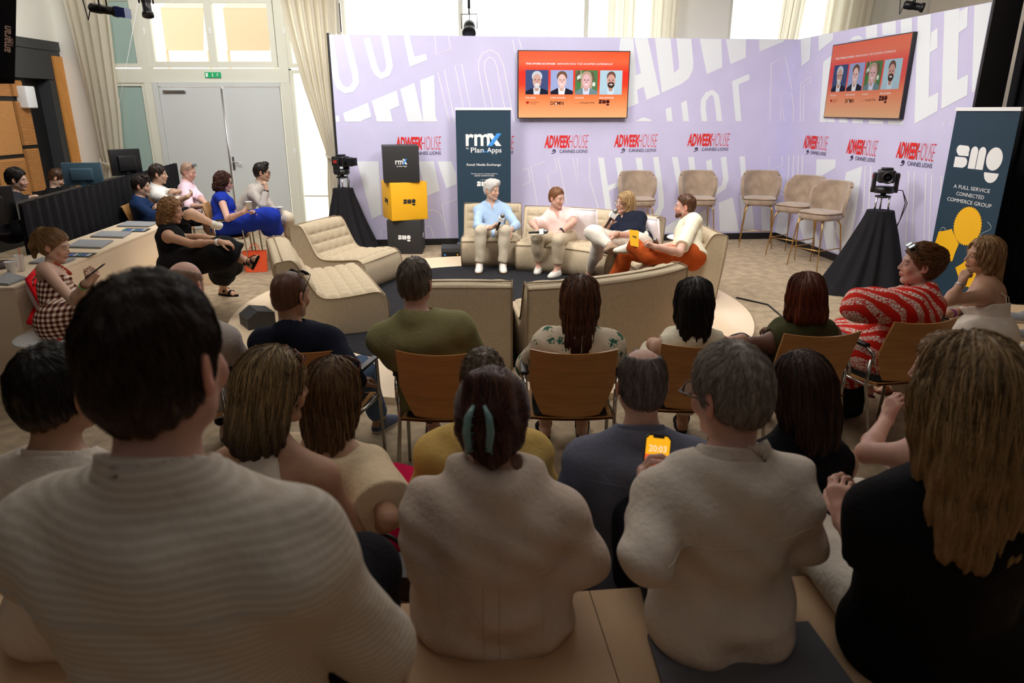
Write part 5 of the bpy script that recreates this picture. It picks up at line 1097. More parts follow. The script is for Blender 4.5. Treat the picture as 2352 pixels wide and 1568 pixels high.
# ------------------------------------------------------------------ counter stools
def make_stool(label):
    t = empty('bar_stool', label, 'stool'); H = .735
    mb = MB(); rows = []
    def sq(r, k, z): return [(r*k*abs(math.cos(a))**.55*math.copysign(1, math.cos(a)), r*.94*k*abs(math.sin(a))**.55*math.copysign(1, math.sin(a)), z) for a in np.linspace(0, 2*PI, 40, endpoint=False)]
    rows = [sq(.24, .8, H-.1), sq(.24, .95, H-.095), sq(.24, 1, H-.07), sq(.24, 1, H-.03), sq(.24, .98, H-.008), sq(.24, .85, H+.008), sq(.24, .5, H+.016), sq(.24, .05, H+.018)]
    mb.grid(rows, True, True); mb.add(rows[0], [tuple(range(40))[::-1]], False); mb.build('seat', t, velvet)
    pp = MB(); pp.tube(sq(.242, 1, H-.012), .005, 6, closed=True); pp.build('piping', t, fabric('velvet_piping', srgb(112, 94, 78)))
    bk = MB(); n = 28
    def shell(off):
        out = []
        for i in range(15):
            v = i/14; z = H-.07+v*.44; row = []
            for k in range(n+1):
                a = (-1+2*k/n); wid = 1.05+.16*math.sin(PI*min(1, v*1.25)) if v < .8 else 1.05+.16*math.sin(PI*1)*0+.0
                wid = .80+.38*math.sin(PI*min(1, .12+v*.8)**1.1); th = a*wid*1.12; r = .235+off+.03*v
                zz = z if abs(a) < .8 or v < .8 else z-((abs(a)-.8)/.2)**2*.06*((v-.8)/.2)
                row.append((r*math.sin(th)*1.04, r*math.cos(th)*.92+.02+.05*v, zz))
            out.append(row)
        return out
    A, B = shell(0), shell(.04); bk.grid(A[::-1]); bk.grid(B)
    rim = [A[0]]+[B[0]]; bk.grid(rim); bk.grid([B[-1], [((a[0]+b[0])/2, (a[1]+b[1])/2, a[2]+.014) for a, b in zip(A[-1], B[-1])], A[-1]]); bk.grid([[r[0] for r in A], [r[0] for r in B]]); bk.grid([[r[-1] for r in B], [r[-1] for r in A]]); bk.build('backrest', t, velvet)
    for x in (-1, 1):
        for y in (-1, 1):
            l = MB(); l.tube([(x*.13, y*.13, H-.10), (x*.17, y*.16, H-.12), (x*.19, y*.185, H-.17), (x*.235, y*.235, .0)], [.011, .011, .010, .006], 8); l.build('leg', t, brass)
    f = MB(); z = .26; k = .208
    for a, b in (((-k, -k), (k, -k)), ((-k, -k), (-k, k)), ((k, -k), (k, k))): f.tube([(a[0], a[1], z), (b[0], b[1], z)], .007, 8)
    f.build('footrest', t, brass)
    f = MB(); f.tube([(-.17, -.13, H-.105), (.17, -.13, H-.105)], .008, 8); f.tube([(-.17, .13, H-.105), (.17, .13, H-.105)], .008, 8); f.build('seat_frame', t, brass); return t
st0 = make_stool('taupe velvet bar stool at the left end of the row, behind the navy polo')
def seatpos(px, py, z=.67): p = PZ(px, py, z); return (p[0], p[1], 0)
st0.location = (1.90, 10.72, 0); st0.rotation_euler = (0, 0, .02)
for (x, y), rz, lab in (((2.83, 10.80), -.04, 'taupe velvet bar stool behind the bearded man in the cream shirt'), ((3.76, 10.82), -.30, 'taupe velvet bar stool standing in front of the wall corner'), ((4.00, 10.02), -.95, 'taupe velvet bar stool second from the camera, overlapped by another'), ((4.04, 9.28), -1.05, 'taupe velvet bar stool nearest to the draped camera stand at right')):
    dup(st0, (x, y, 0), rz, lab)
# ------------------------------------------------------------------ audience chairs
def make_chair(label):
    t = empty('audience_chair', label, 'chair'); mb = MB()
    def shell(rows_, th):
        a = rows_; b = [[p+V3(0, -th, -th*.3) if i < 5 else p+V3(0, -th, 0) for p in r] for i, r in enumerate(rows_)]; return a, b
    # seat: x across, y forward
    S = []
    for i in range(9):
        v = i/8; y = .22-.42*v; z = .455-.018*math.sin(v*PI)-(.02*((.12-v)/.12)**2 if v < .12 else 0); w = .215+.005*math.sin(v*PI)
        S.append([V3(x*w, y, z+.012*x*x) for x in np.linspace(-1, 1, 13)])
    mb.grid(S); mb.grid([[p-V3(0, 0, .012) for p in r] for r in S[::-1]]); e = [S[0], [p-V3(0, 0, .012) for p in S[0]]]; mb.grid(e[::-1])
    for c in (0, -1): q = [[r[c] for r in S], [r[c]-V3(0, 0, .012) for r in S]]; mb.grid(q if c else q[::-1])
    mb.build('seat', t, oak)
    pad = MB(); rr = [[p*V3(.9, .88, 1)+V3(0, 0, .004+.018*(1-(abs(x)**6))*(1-abs(2*i/8-1)**6)) for x, p in zip(np.linspace(-1, 1, 13), r)] for i, r in enumerate(S)]; pad.grid(rr); pad.build('seat_pad', t, fabric('seat_pad_black', srgb(28, 28, 30)))
    bk = MB(); R = []
    for i in range(13):
        v = i/12; z = .47+.38*v; y = -.20-.10*v+.02*math.sin(v*PI); w = .150+.070*min(1, v*2.2)**.8 if v < .45 else .22+.0*v
        R.append([V3(x*w, y+.05*(x*x)*(w/.22), z+(.012*x*x if i == 12 else 0)) for x in np.linspace(-1, 1, 15)])
    b2 = [[p+V3(0, -.011, 0) for p in r] for r in R]; bk.grid(R[::-1]); bk.grid(b2); bk.grid([R[-1], b2[-1]][::-1]); bk.grid([R[0], b2[0]])
    for c in (0, -1): q = [[r[c] for r in R], [r[c] for r in b2]]; bk.grid(q if c else q[::-1])
    bk.build('backrest', t, oak)
    for x in (-1, 1):
        l = MB(); l.tube([(x*.25, .22, 0), (x*.245, .20, .42), (x*.245, .18, .66), (x*.245, .15, .675), (x*.245, -.12, .665), (x*.24, -.16, .64), (x*.235, -.19, .58)], .0105, 8); l.build('front_leg', t, chrome)
        l = MB(); l.tube([(x*.235, -.15, .60), (x*.235, -.14, .44), (x*.245, -.28, 0)], .0105, 8); l.build('rear_leg', t, chrome)
        a = MB(); a.box((x*.245-.02, -.12, .668), (x*.245+.02, .17, .69), .008); a.build('armrest', t, black_plastic)
    f = MB(); f.tube([(-.24, .17, .435), (.24, .17, .435)], .009, 8); f.tube([(-.235, -.14, .435), (.235, -.14, .435)], .009, 8)
    for x in (-1, 1): f.tube([(x*.235, .19, .435), (x*.235, -.15, .435)], .009, 8)
    f.build('seat_frame', t, chrome); return t
ch0 = make_chair('oak chair under the man in the olive polo shirt')
CH = [((-.36, 3.56), 0, 'oak chair under the man in the olive polo shirt'), ((.31, 3.58), 0, 'oak chair under the woman in the floral blouse'), ((.97, 3.68), .05, 'oak chair behind the black-haired woman in the white top'), ((1.64, 3.86), .12, 'oak chair behind the auburn bob'), ((2.30, 4.10), .26, 'oak chair leaning at the back of the red patterned dress'),
      ((-1.04, 3.60), -.2, 'oak chair under the bald man in the navy sweater'), ((-1.75, 3.62), -.1, 'oak chair under the bald man in the grey shirt, half hidden'),
      ((-3.66, 9.13), -1.35, 'oak chair under the woman in the blue dress'), ((-3.80, 9.85), -1.4, 'oak chair under the man with black glasses'), ((-4.60, 9.00), -1.3, 'oak chair under the man in the navy shirt'), ((-4.62, 9.62), -1.35, 'oak chair under the man in the white shirt'), ((-4.62, 10.25), -1.35, 'oak chair under the man in the pink shirt')]
for i, ((x, y), rz, lab) in enumerate(CH):
    if i == 0: ch0.location = (x, y, 0); ch0.rotation_euler = (0, 0, rz)
    else: dup(ch0, (x, y, 0), rz, lab)
# ------------------------------------------------------------------ stacked cubes
cubek = mat('cube_black', srgb(40, 40, 42), .6, bump=.05); cubey = mat('cube_yellow', srgb(248, 186, 22), .6)
def cube(c, s, z, rz, m, ink, kind, label):
    t = empty('branded_cube', label, 'box', (c[0], c[1], z), rz); mb = MB(); h = s/2; mb.box((-h, -h, 0), (h, h, s), .006); mb.build('box', t, m)
    l = MB(); l.mat(ink)
    for X, n, side in ((V3(1, 0, 0), V3(0, -1, 0), 0), (V3(0, -1, 0), V3(-1, 0, 0), 1), (V3(0, 1, 0), V3(1, 0, 0), 2)):
        o = n*(h+.001)
        if kind == 'smg': smg(l, o-X*.09+UP*(s*.5-.03), X, UP, .19)
        else:
            w = s*.33; o = o+UP*s*.5-X*w/2; l.mat(whitep); text(l, 'rm', o, X, UP, w*.66, .055, .02); q = lambda u, v: o+X*w*u+UP*v+n*.003
            l.poly([q(.62, .075), q(.76, .075), q(1.0, 0), q(.84, 0)][::-1]); l.mat(bluep); l.poly([p+n*.002 for p in (q(.60, 0), q(.74, 0), q(1.0, .075), q(.86, .075))]); l.mat(whitep); text(l, 'by Plan Apps', o+X*w*.12-UP*.04, X, UP, w*.85, .026, .01)
    l.build('print', t)
cube((-1.56, 10.38), .49, 0, .02, cubek, whitep, 'smg', 'black cube at the bottom of the stack with white mark')
cube((-1.57, 10.40), .53, .49, .42, cubey, tealink, 'smg', 'yellow cube in the middle of the stack')
cube((-1.60, 10.38), .50, 1.02, .20, cubek, whitep, 'rmx', 'black cube on top of the yellow one reading rmX')
# ------------------------------------------------------------------ remote cameras on draped stands
def camstand(c, ztop, r0, label, label2, rz, spread=.32, sx=0, sy=0, drapeseed=0):
    t = empty('draped_stand', label, 'stand', (c[0], c[1], 0)); mb = MB(); rows = []; n = 120
    for i in range(15):
        v = i/14; row = []
        for k in range(n):
            a = 2*PI*k/n; r = r0+(spread*v**1.15)+(.010+.035*v)*math.sin(a*11+drapeseed+math.sin(a*3)*1.5)*min(1, v*4)+.02*v*v*math.sin(a*5+1)
            row.append((r*math.cos(a)+sx*v**1.6, r*math.sin(a)*.95+sy*v**1.6, ztop*(1-v)+.004))
        rows.append(row)
    mb.grid([r[::-1] for r in rows], True, True); mb.add(rows[0], [tuple(range(n))], False); mb.build('drape', t, drapem)
    s = empty('remote_camera', label2, 'camera', (c[0], c[1], ztop+.005), rz); b = MB()
    for x, y in ((-.07, -.05), (.07, -.05), (0, .08)): b = MB(); b.tube([(x, y, 0), (x*.9, y*.9, .15)], .010, 8); b.build('leg', s, silver)
    b = MB(); b.lathe([(.05, .14), (.085, .15), (.085, .165), (.03, .17), (.03, .19), (.10, .195), (.115, .21), (.115, .26), (.09, .27)], 28); b.box((-.14, -.03, .20), (.14, .03, .26), .01); b.build('base', s, black_plastic)
    for x in (-1, 1):
        a = MB(); a.box((x*.115-.02, -.05, .22), (x*.115+.02, .05, .42), .012); a.mat(black_plastic); a.mat(mat('tally_red', (.3, .02, .02), .4, emit=(.9, .03, .03), es=.08)); a.box((x*.137-.003, -.03, .36), (x*.137+.003, .03, .40)); o = a.build('yoke_arm', s)
    h = MB(); h.mat(black_plastic); h.box((-.085, -.10, .31), (.085, .11, .45), .02); h.lathe([(.05, 0), (.055, .02), (.055, .07), (.065, .075), (.065, .10), (.05, .10), (.04, .06)], 24, (0, -.09, .375), (0, -1, 0)); h.box((-.06, -.05, .45), (.06, .05, .475), .01); h.build('camera_head', s)
    l = MB(); l.lathe([(.001, 0), (.036, .0), (.04, .004)], 20, (0, -.155, .375), (0, -1, 0)); l.build('lens', s, mat('lens_glass', (.02, .02, .03), .08, coat=1)); h = MB(); h.box((-.075, -.23, .32), (.075, -.16, .43), .004); h.build('lens_hood', s, black_plastic) if rz > 1 else None
    cb = MB(); 
    for d in (0, .02): cb.tube([(.12, .03+d, .23), (.2, .06+d, .22), (.25+d, .08, .08), (.22, .06, -.12), (.15+d, .02, -.28)], .005, 6)
    cb.build('cable', s, black_plastic); return t
camstand((-2.46, 10.42), .91, .145, 'black draped camera stand beside the stacked cubes', 'black remote camera with lens hood at the left of the lilac wall', 1.15, .24, .10, -.15)
camstand((4.22, 8.12), .90, .145, 'black draped camera stand in front of the right lilac wall', 'black remote pan and tilt camera on the right draped stand', -.35, .30, -.18, -.2, 2)
# floor wedges, tables, bag
def wedge(c, rz, z, label, s=1):
    t = empty('stage_monitor', label, 'loudspeaker', (c[0], c[1], z), rz); mb = MB(); p = [(-.15, 0), (.15, 0), (.15, .12), (.03, .20), (-.15, .16)]
    mb.prism([(-.16*s, y*s, zz*s) for y, zz in p], (.32*s, 0, 0)); mb.build('cabinet', t, darkgrey); g = MB(); g.prism([(-.14*s, -.151*s, .02*s), (.14*s, -.151*s, .02*s), (.14*s, -.151*s, .10*s), (-.14*s, -.151*s, .10*s)], (0, -.003, 0)); g.mat(black_plastic); g.build('rear_panel', t, black_plastic)
    b = MB(); b.lathe([(.014, 0), (.014, .006)], 12, (-.10*s, -.155*s, .05*s), (0, -1, 0)); b.build('socket', t, bluep); b = MB(); b.lathe([(.012, 0), (.012, .006)], 12, (.11*s, -.155*s, .055*s), (0, -1, 0)); b.build('plug', t, yellowp); return t
wedge((-.87, 9.98), .05, .0, 'dark floor monitor speaker beside the chair under the banner', .85); w2 = wedge((-2.42, 6.42), 2.2, .05, 'dark floor monitor speaker on the plywood behind the bald man in navy', .85)
tb = empty('side_table', 'round white side table between the two right sofas', 'table', (2.24, 9.05, 0)); mb = MB(); mb.lathe([(.0, .42), (.23, .42), (.24, .43), (.23, .44), (0, .44)], 40); mb.build('table_top', tb, whitep); mb = MB(); mb.lathe([(.02, .05), (.02, .42)], 16); mb.lathe([(.15, 0), (.15, .012), (.02, .03)], 30); mb.build('pedestal', tb, whitep)
tb = empty('side_table', 'small white tray table at the foot of the checked-top woman', 'table', (-3.36, 4.93, 0)); mb = MB(); mb.lathe([(0, .40), (.26, .40), (.27, .41), (.26, .42), (0, .42)], 40); mb.build('table_top', tb, whitep); mb = MB(); mb.lathe([(.02, 0), (.02, .4)], 16); mb.build('pedestal', tb, whitep)
mb = MB(); mb.box((-3.36, 4.80, .421), (-3.24, 4.89, .455), .004); mb.mat(redp); tag(mb.build('gift_box', None, mat('box_red', srgb(205, 30, 36), .5)), 'small red box lying on the white tray table', 'box')
tote = empty('tote_bag', 'orange leather tote bag on the floor by the blue dress', 'bag', (-3.32, 8.98, 0), .15); orl = mat('orange_leather', srgb(242, 92, 48), .5, bump=.1, bscale=60)
mb = MB(); mb.grid([[(x*(.135+.015*v), y*(.055-.015*v)*(1-.15*abs(x)**4), z) for (x, y) in [(math.copysign(abs(math.cos(a))**.4, math.cos(a)), math.copysign(abs(math.sin(a))**.4, math.sin(a))) for a in np.linspace(0, 2*PI, 32, endpoint=False)]] for v, z in ((0, 0.003), (.1, .01), (.5, .12), (1, .25), (1.1, .27))], True, True); mb.prism([(-.13, -.05, .003), (.13, -.05, .003), (.13, .05, .003), (-.13, .05, .003)], (0, 0, .004)); mb.build('body', tote, orl)
for y in (-.045, .045): mb = MB(); ribbon(mb, [V3(.06*math.cos(a), y, .25+.11*math.sin(a)) for a in np.linspace(-.2, PI+.2, 16)], V3(0, 1, 0), .02, .004); mb.build('handle', tote, orl)
mb = MB(); mb.tube([(.045*math.cos(a), -.058, .13+.03*math.sin(a)) for a in np.linspace(0, 6.28, 24)], .003, 6); mb.build('stitched_emblem', tote, orl)
# ------------------------------------------------------------------ left counter and bench
OC = V3(-3.805, 5.233, 0); uC, wC = V3(.996, .0864, 0), V3(-.0864, .996, 0); cp = lambda u, w, z=0: OC+uC*u+wC*w+UP*z
def slab(mb, u0, u1, w0, w1, z0, z1): mb.prism([cp(u0, w0, z0), cp(u1, w0, z0), cp(u1, w1, z0), cp(u0, w1, z0)], UP*(z1-z0))
mb = MB(); slab(mb, -.60, 0, 1.25, 3.35, 0, .69); slab(mb, -2.2, 0, 0, 1.25, 0, .69); slab(mb, -2.2, .004, -.004, 1.25, .69, .708); slab(mb, -.60, .004, 1.2505, 3.35, .69, .708); tag(mb.build('plywood_counter', None, ply), 'long pale plywood counter block carrying grey pads at the left', 'bench')
mb = MB(); slab(mb, .001, .50, -.002, 1.95, 0, .35); slab(mb, .001, .36, 1.95, 3.0, 0, .35); slab(mb, .001, .50, 3.0, 3.75, 0, .35); tag(mb.build('plywood_bench', None, ply), 'low pale plywood bench in front of the counter', 'bench')
felt = fabric('grey_felt', srgb(160, 162, 166), bump=.3, bscale=300)
def pad_(pts, z, lab, m=felt, name='seat_pad', cat='cushion', th=.013, group=None):
    q = [PZ(x, y, z) for x, y in pts]; mb = MB(); c = sum(q)/4; mb.prism([p+UP*.003 for p in q], UP*(th*.6)); mb.prism([c+(p-c)*.975+UP*(.003+th*.6) for p in q], UP*(th*.4)); n = mb
    return tag(mb.build(name, None, m), lab, cat, group)
pad_([(268, 521), (342, 522), (365, 512), (292, 510)], .71, 'grey felt seat pad at the far end of the counter'); pad_([(207, 545), (283, 547), (304, 534), (232, 533)], .71, 'grey felt seat pad second from the far end of the counter')
pad_([(154, 569), (232, 571), (261, 554), (182, 553)], .71, 'grey felt seat pad third from the far end, above the flyer'); pad_([(66, 606), (148, 606), (174, 596), (96, 594)], .71, 'grey felt seat pad half hidden behind the woman with the ponytail'); pad_([(-20, 652), (20, 656), (62, 640), (18, 628)], .71, 'grey felt seat pad at the near corner of the counter')
def flyer(a, b, c, d, lab):
    q = [PZ(*p, .712) for p in (a, b, c, d)]; mb = MB(); mb.mat(tealink); mb.prism(q, UP*.002); rr = random.Random(int(a[0])); L = lambda u, v: q[0]*(1-u)*(1-v)+q[1]*u*(1-v)+q[2]*u*v+q[3]*(1-u)*v+UP*.0035
    for i in range(6): u = .05+.15*i; mb.mat(mat('flyer_ink_%d' % (i % 3), srgb(*((60, 140, 160), (90, 110, 200), (200, 210, 215))[i % 3]), .5)); mb.poly([L(u, .2), L(u+.11, .2), L(u+.11, .75), L(u, .75)])
    tag(mb.build('flyer'), lab, 'flyer')
flyer((138, 590), (206, 590), (223, 581), (156, 580), 'dark printed flyer between two grey pads near the ponytail'); flyer((275, 532), (333, 532), (347, 525), (290, 524), 'dark printed flyer between the two farthest grey pads')
def cup(p, z, h, r, lab, m=whitep, name='paper_cup'): mb = MB(); mb.lathe([(r*.72, 0), (r, h), (r*1.06, h), (r*1.06, h-.004), (r*.9, h-.004), (r*.68, .006)], 24, (p[0], p[1], z)); return tag(mb.build(name, None, m), lab, 'cup')
cup(PZ(28, 627, .71), .708, .10, .04, 'white paper cup standing near the counter corner'); p = PZ(50, 622, .71); cup(p, .708, .14, .036, 'clear plastic cup with an orange straw on the counter', mat('clear_plastic', (.9, .9, .9), .1, alpha=.35), 'plastic_cup'); mb = MB(); mb.tube([p+UP*.005, p+V3(.012, .01, .2)], .003, 6); tag(mb.build('straw', None, orl), 'orange straw standing in the clear plastic cup', 'straw')
dk = empty('dj_mixer', 'black mixing desk with lit buttons at the left edge', 'mixer', tuple(cp(-.95, .75, .708)), .1); mb = MB(); mb.box((-.3, -.18, 0), (.3, .2, .07), .008); mb.build('body', dk, black_plastic)
mb = MB(); mb.box((-.02, -.12, .071), (.16, .06, .10), .004); mb.build('display', dk, mat('display_lit', (.1, .1, .1), .3, emit=(.75, .8, .9), es=.8))
for x in (-.42, .42): mb = MB(); mb.lathe([(.15, 0), (.15, .03), (.145, .035), (0, .035)], 36, (x*.9, .02, .0)); mb.lathe([(.11, .035), (.11, .04), (0, .04)], 30, (x*.9, .02, 0)); mb.build('turntable', dk, mat('platter', srgb(70, 58, 60), .4))
rr = random.Random(3)
for i in range(14): mb = MB(); mb.lathe([(.008, .07), (.008, .082), (0, .083)], 10, (-.27+.035*(i % 7), -.12+.09*(i//7), 0)); mb.build('knob', dk, (yellowp, redp, whitep, darkgrey)[rr.randrange(4)])
# cushions behind the ponytail woman
redc = fabric('cushion_red', srgb(214, 24, 34)); whc = fabric('cushion_white', srgb(232, 222, 226))
def cushion(c, rot, w, h, label, split=0., th=.07):
    t = empty('cushion', label, 'cushion'); mb = MB(); R = np.array(Matrix.Rotation(rot[2], 3, 'Z') @ Matrix.Rotation(rot[0], 3, 'X') @ Matrix.Rotation(rot[1], 3, 'Y'))
    for sg in (-1, 1):
        g = []
        for i in range(17):
            r = []
            for j in range(17):
                x, y = -1+i/8, -1+j/8; b = (1-abs(x)**3.5)*(1-abs(y)**3.5); pin = 1-.06*(1-abs(x*y)); r.append(V3(*c)+R @ V3(x*w/2*(1-.05*(1-x*x)*0), sg*th*b**.55, y*h/2)*V3(1, 1, 1))
            g.append(r)
        if split: mb.mat(redc)
        mb.mat(redc if split and sg == 1 else whc); mb.grid(g if sg < 0 else g[::-1])
    mb.build('cover', t)
    s = MB(); e = [V3(*c)+R @ V3(a*w/2, 0, b*h/2) for a, b in ((-1, -1), (1, -1), (1, 1), (-1, 1))]
    for i in range(4): s.tube([e[i], e[(i+1) % 4]], .012, 8)
    s.build('piping', t, redc if split else whc); return t
p1 = PZ(92, 655, .66); cushion((-3.72, 5.44, .56), (.25, 0, -1.15), .46, .44, 'red and white cushion upright behind the ponytail woman', 1); cushion((-3.52, 5.30, .43), (1.2, .1, -1.2), .48, .42, 'flat red and white cushion under the ponytail woman', 1, .06)
# ------------------------------------------------------------------ technicians' desk
DA, DB = V3(-4.48, 6.5, 0), V3(-5.42, 11.7, 0); drape_wall(DA, DB, .0, 1.18, 'long black pleated skirt across the front of the technicians desk', nf=26, dep=.03, name='pleated_drape', cat='drape')
mb = MB(); d = unit(DB-DA); nD = V3(-d[1], d[0], 0); mb.prism([DA+nD*.06+UP*1.0, DB+nD*.06+UP*1.0, DB+nD*.75+UP*1.0, DA+nD*.75+UP*1.0], UP*.03)
for t in (.03, .35, .68, .97):
    for o in (.1, .7): c = DA+(DB-DA)*t+nD*o; mb.tube([c, c+UP*1.0], .02, 8)
tag(mb.build('long_desk', None, black), 'long black technicians desk behind the pleated skirt', 'desk')
def monitor(c, rz, w, h, lab, m=black_plastic):
    t = empty('computer_monitor', lab, 'monitor', c, rz); mb = MB(); mb.box((-w/2, -.02, .08), (w/2, .02, .08+h), .006); mb.build('screen_case', t, m); mb = MB(); mb.box((-w*.28, -.06, .14), (w*.28, -.018, .08+h*.75), .01); mb.build('rear_cover', t, m); mb = MB(); mb.box((-.03, -.04, 0), (.03, 0, .2)); mb.box((-.12, -.1, 0), (.12, .1, .012)); mb.build('stand', t, m); return t
tealm = mat('monitor_teal', srgb(70, 96, 112), .4); p = PZ(183, 440, 1.04); monitor((p[0]+.02, p[1]+.1, 1.03), .25, .44, .27, 'teal-grey computer monitor seen from behind over the black skirt', tealm)
p = PZ(326, 405, 1.1); monitor((p[0]-.25, p[1]+.1, 1.03), .9, .42, .36, 'black monitor standing behind the man in the navy shirt')
monitor((-4.72, 6.35, .92), 1.0, .5, .34, 'black monitor at the near end of the desk behind the mixer'); monitor((-5.05, 6.15, .9), .4, .5, .3, 'black monitor at the left edge above the mixing desk')
# ------------------------------------------------------------------ lamps and hanging equipment
def spot(c, aim, label, L=.42, r=.07, barn=None):
    c = V3(*c); a = unit(V3(*aim)); t = empty('stage_spotlight', label, 'spotlight', tuple(c)); mb = MB(); mb.lathe([(r*.5, -L*.5), (r*.95, -L*.42), (r, -L*.1), (r*.85, 0), (r*.85, L*.35), (r*1.1, L*.36), (r*1.15, L*.5), (r*.9, L*.5), (r*.8, L*.4)], 24, (0, 0, 0), a); mb.build('body', t, black_plastic)
    x = unit(np.cross(a, UP)); y = MB(); y.tube([x*r*1.3, x*r*1.35+UP*.2, -x*r*1.35+UP*.2, -x*r*1.3], .008, 6); y.tube([UP*.2, UP*.3], .012, 6); y.build('yoke', t, black_plastic)
    if barn: b = MB(); q = a*L*.5; b.prism([q+x*r*1.2+UP*r, q+x*r*1.2-UP*r, q-x*r*1.2-UP*r, q-x*r*1.2+UP*r], a*.1); b.build('gel_frame', t, barn)
    w = MB(); w.tube([-a*L*.45, -a*L*.6+UP*-.12, -a*L*.7+UP*.1, UP*.9], .006, 6); w.tube([UP*.28, UP*1.4], .02, 8); w.build('hanging_cable', t, black_plastic); return t
spot(PY(238, 22, 7.6), (1, -.1, -.16), 'black spotlight with blue gel hanging beside the curtain', .30, .045, mat('gel_blue', srgb(40, 60, 130), .2))
spot(PY(336, 8, 7.2), (.15, -.3, -1), 'dark red spotlight pointing down over the window', .24, .045)
sp = spot(PY(1078, 66, 11.6), (0, -.6, -.5), 'silver fresnel lamp standing above the back lilac wall', .22, .09); spot(PY(2098, 14, 9.6), (.9, -.3, -.2), 'small black spotlight above the right lilac wall', .24, .05)
mb = MB(); a = PY(318, 0, 12.2); b = PY(262, 300, 12.2); mb.tube([a, b], .004, 5); tag(mb.build('hanging_cord', None, whitep), 'thin white cord slanting in front of the left windows', 'cord')
# softbox at the upper left
sb = empty('softbox', 'large black softbox lamp reaching down at the upper left', 'lamp')
a_, b_ = P(41, -150, 3.0), P(34, 192, 3.0); ed = b_-a_; wv = V3(-.95, .32, .0)*1.0; outw = unit(np.cross(ed, wv)); outw = outw if outw[1] > 0 else -outw
dep = -outw*.30; q4 = [a_, b_, b_+wv, a_+wv]; mb = MB(); s4 = [p+dep*1.0+(sum(q4)/4-p)*.35 for p in q4]; mb.add(q4+s4, [(4, 5, 6, 7), (0, 1, 5, 4), (1, 2, 6, 5), (2, 3, 7, 6), (3, 0, 4, 7)], False); mb.build('shell', sb, fabric('softbox_cloth', srgb(16, 16, 18), bump=.1)); cen = sum(q4)/4
fr = MB(); fr.prism([cen+(p-cen)*.97+outw*.004 for p in q4], outw*.004); fr.build('diffuser', sb, mat('diffuser_lit', (.9, .9, .9), .8, emit=(1, .96, .9), es=2.0))
lt = MB(); e1 = a_-b_; e2 = s4[0]-q4[0]; X = unit(e1); Yv = unit(-(e2-X*(e2 @ X))); n_ = np.cross(X, Yv)
if n_ @ (V3(0, 0, HC)-a_) < 0: Yv = -Yv
o1 = PN(24, 122, a_+V3(0, 0, 0), np.cross(X, Yv)); o2 = PN(24, 62, a_, np.cross(X, Yv)); text(lt, 'amaran', o1, X, Yv, np.linalg.norm(o2-o1), .022, .012, 0, .004); text(lt, 'CINEMA', PN(30, 108, a_, np.cross(X, Yv)), X, Yv, .035, .009, 0, 0, .004); lt.build('lettering', sb, mat('logo_tan', srgb(205, 170, 150), .6))
pl = MB(); pl.tube([cen-outw*.31, cen-outw*.36-UP*.05, V3(cen[0]-.45, cen[1]+.2, 0)], .02, 8); pl.build('stand', sb, black_plastic)
mb = MB(); mb.box((XL-.12, 11.28, 2.02), (XL+.06, 11.5, 2.34), .02); tag(mb.build('wall_speaker', None, whitep), 'white loudspeaker mounted on the dark left wall', 'loudspeaker')
# right side low platform
mb = MB(); mb.mat(tierply); rp = [V3(2.95, 5.3, 0), V3(2.66, 3.95, 0), V3(6.2, 3.1, 0), V3(6.2, 5.6, 0), V3(4.3, 6.1, 0)]; mb.prism(rp, UP*.35); tag(mb.build('plywood_platform'), 'low plywood platform under the woman in the white dress', 'bench')
mb = MB(); mb.tube([(2.5+.0, 7.6, .01), (2.75, 7.3, .01), (2.72, 6.6, .01), (2.62, 6.0, .01), (2.4, 5.7, .01)], .009, 6); tag(mb.build('floor_cable', None, black_plastic), 'black cable lying along the right edge of the round stage', 'cable')

mb = MB(); q = PZ(2318, 822, .35); mb.box((q[0]-.05, q[1]-.04, .352), (q[0]+.05, q[1]+.04, .43), .015); tag(mb.build('pouch', None, felt), 'small light grey pouch standing on the right platform', 'pouch')
# ------------------------------------------------------------------ clothes
def pat(name, build, rough=.85, bump=.3):
    m = bpy.data.materials.new(name); m.use_nodes = True; nt = m.node_tree; b = nt.nodes['Principled BSDF']; b.inputs['Roughness'].default_value = rough; b.inputs['Specular IOR Level'].default_value = .15
    tc = nn(nt, 'ShaderNodeTexCoord'); out = build(nt, tc.outputs['Object']); nt.links.new(out, b.inputs['Base Color'])
    n = nn(nt, 'ShaderNodeTexNoise'); n.inputs['Scale'].default_value = 45; nt.links.new(tc.outputs['Object'], n.inputs[0]); bp = nn(nt, 'ShaderNodeBump'); bp.inputs['Strength'].default_value = bump; bp.inputs['Distance'].default_value = .01; nt.links.new(n.outputs[0], bp.inputs['Height']); nt.links.new(bp.outputs[0], b.inputs['Normal']); return m
def wavev(nt, co, axis, scale, dist=0, thr=.5, soft=.1):
    w = nn(nt, 'ShaderNodeTexWave', bands_direction=axis); w.inputs['Scale'].default_value = scale; w.inputs['Distortion'].default_value = dist; w.inputs['Detail'].default_value = 1; nt.links.new(co, w.inputs[0])
    r = nn(nt, 'ShaderNodeMapRange'); r.inputs[1].default_value = thr-soft; r.inputs[2].default_value = thr+soft; nt.links.new(w.outputs['Fac'], r.inputs[0]); return r.outputs[0]
def mixc(nt, f, a, b):
    x = nn(nt, 'ShaderNodeMix', data_type='RGBA')
    nt.links.new(f, x.inputs[0])
    for i, c in ((6, a), (7, b)):
        if isinstance(c, tuple): x.inputs[i].default_value = (*c, 1)
        else: nt.links.new(c, x.inputs[i])
    return x.outputs[2]
def stripes(name, a, b, axis='X', scale=30, thr=.5, soft=.12, dist=.3): return pat(name, lambda nt, co: mixc(nt, wavev(nt, co, axis, scale, dist, thr, soft), srgb(*a), srgb(*b)))
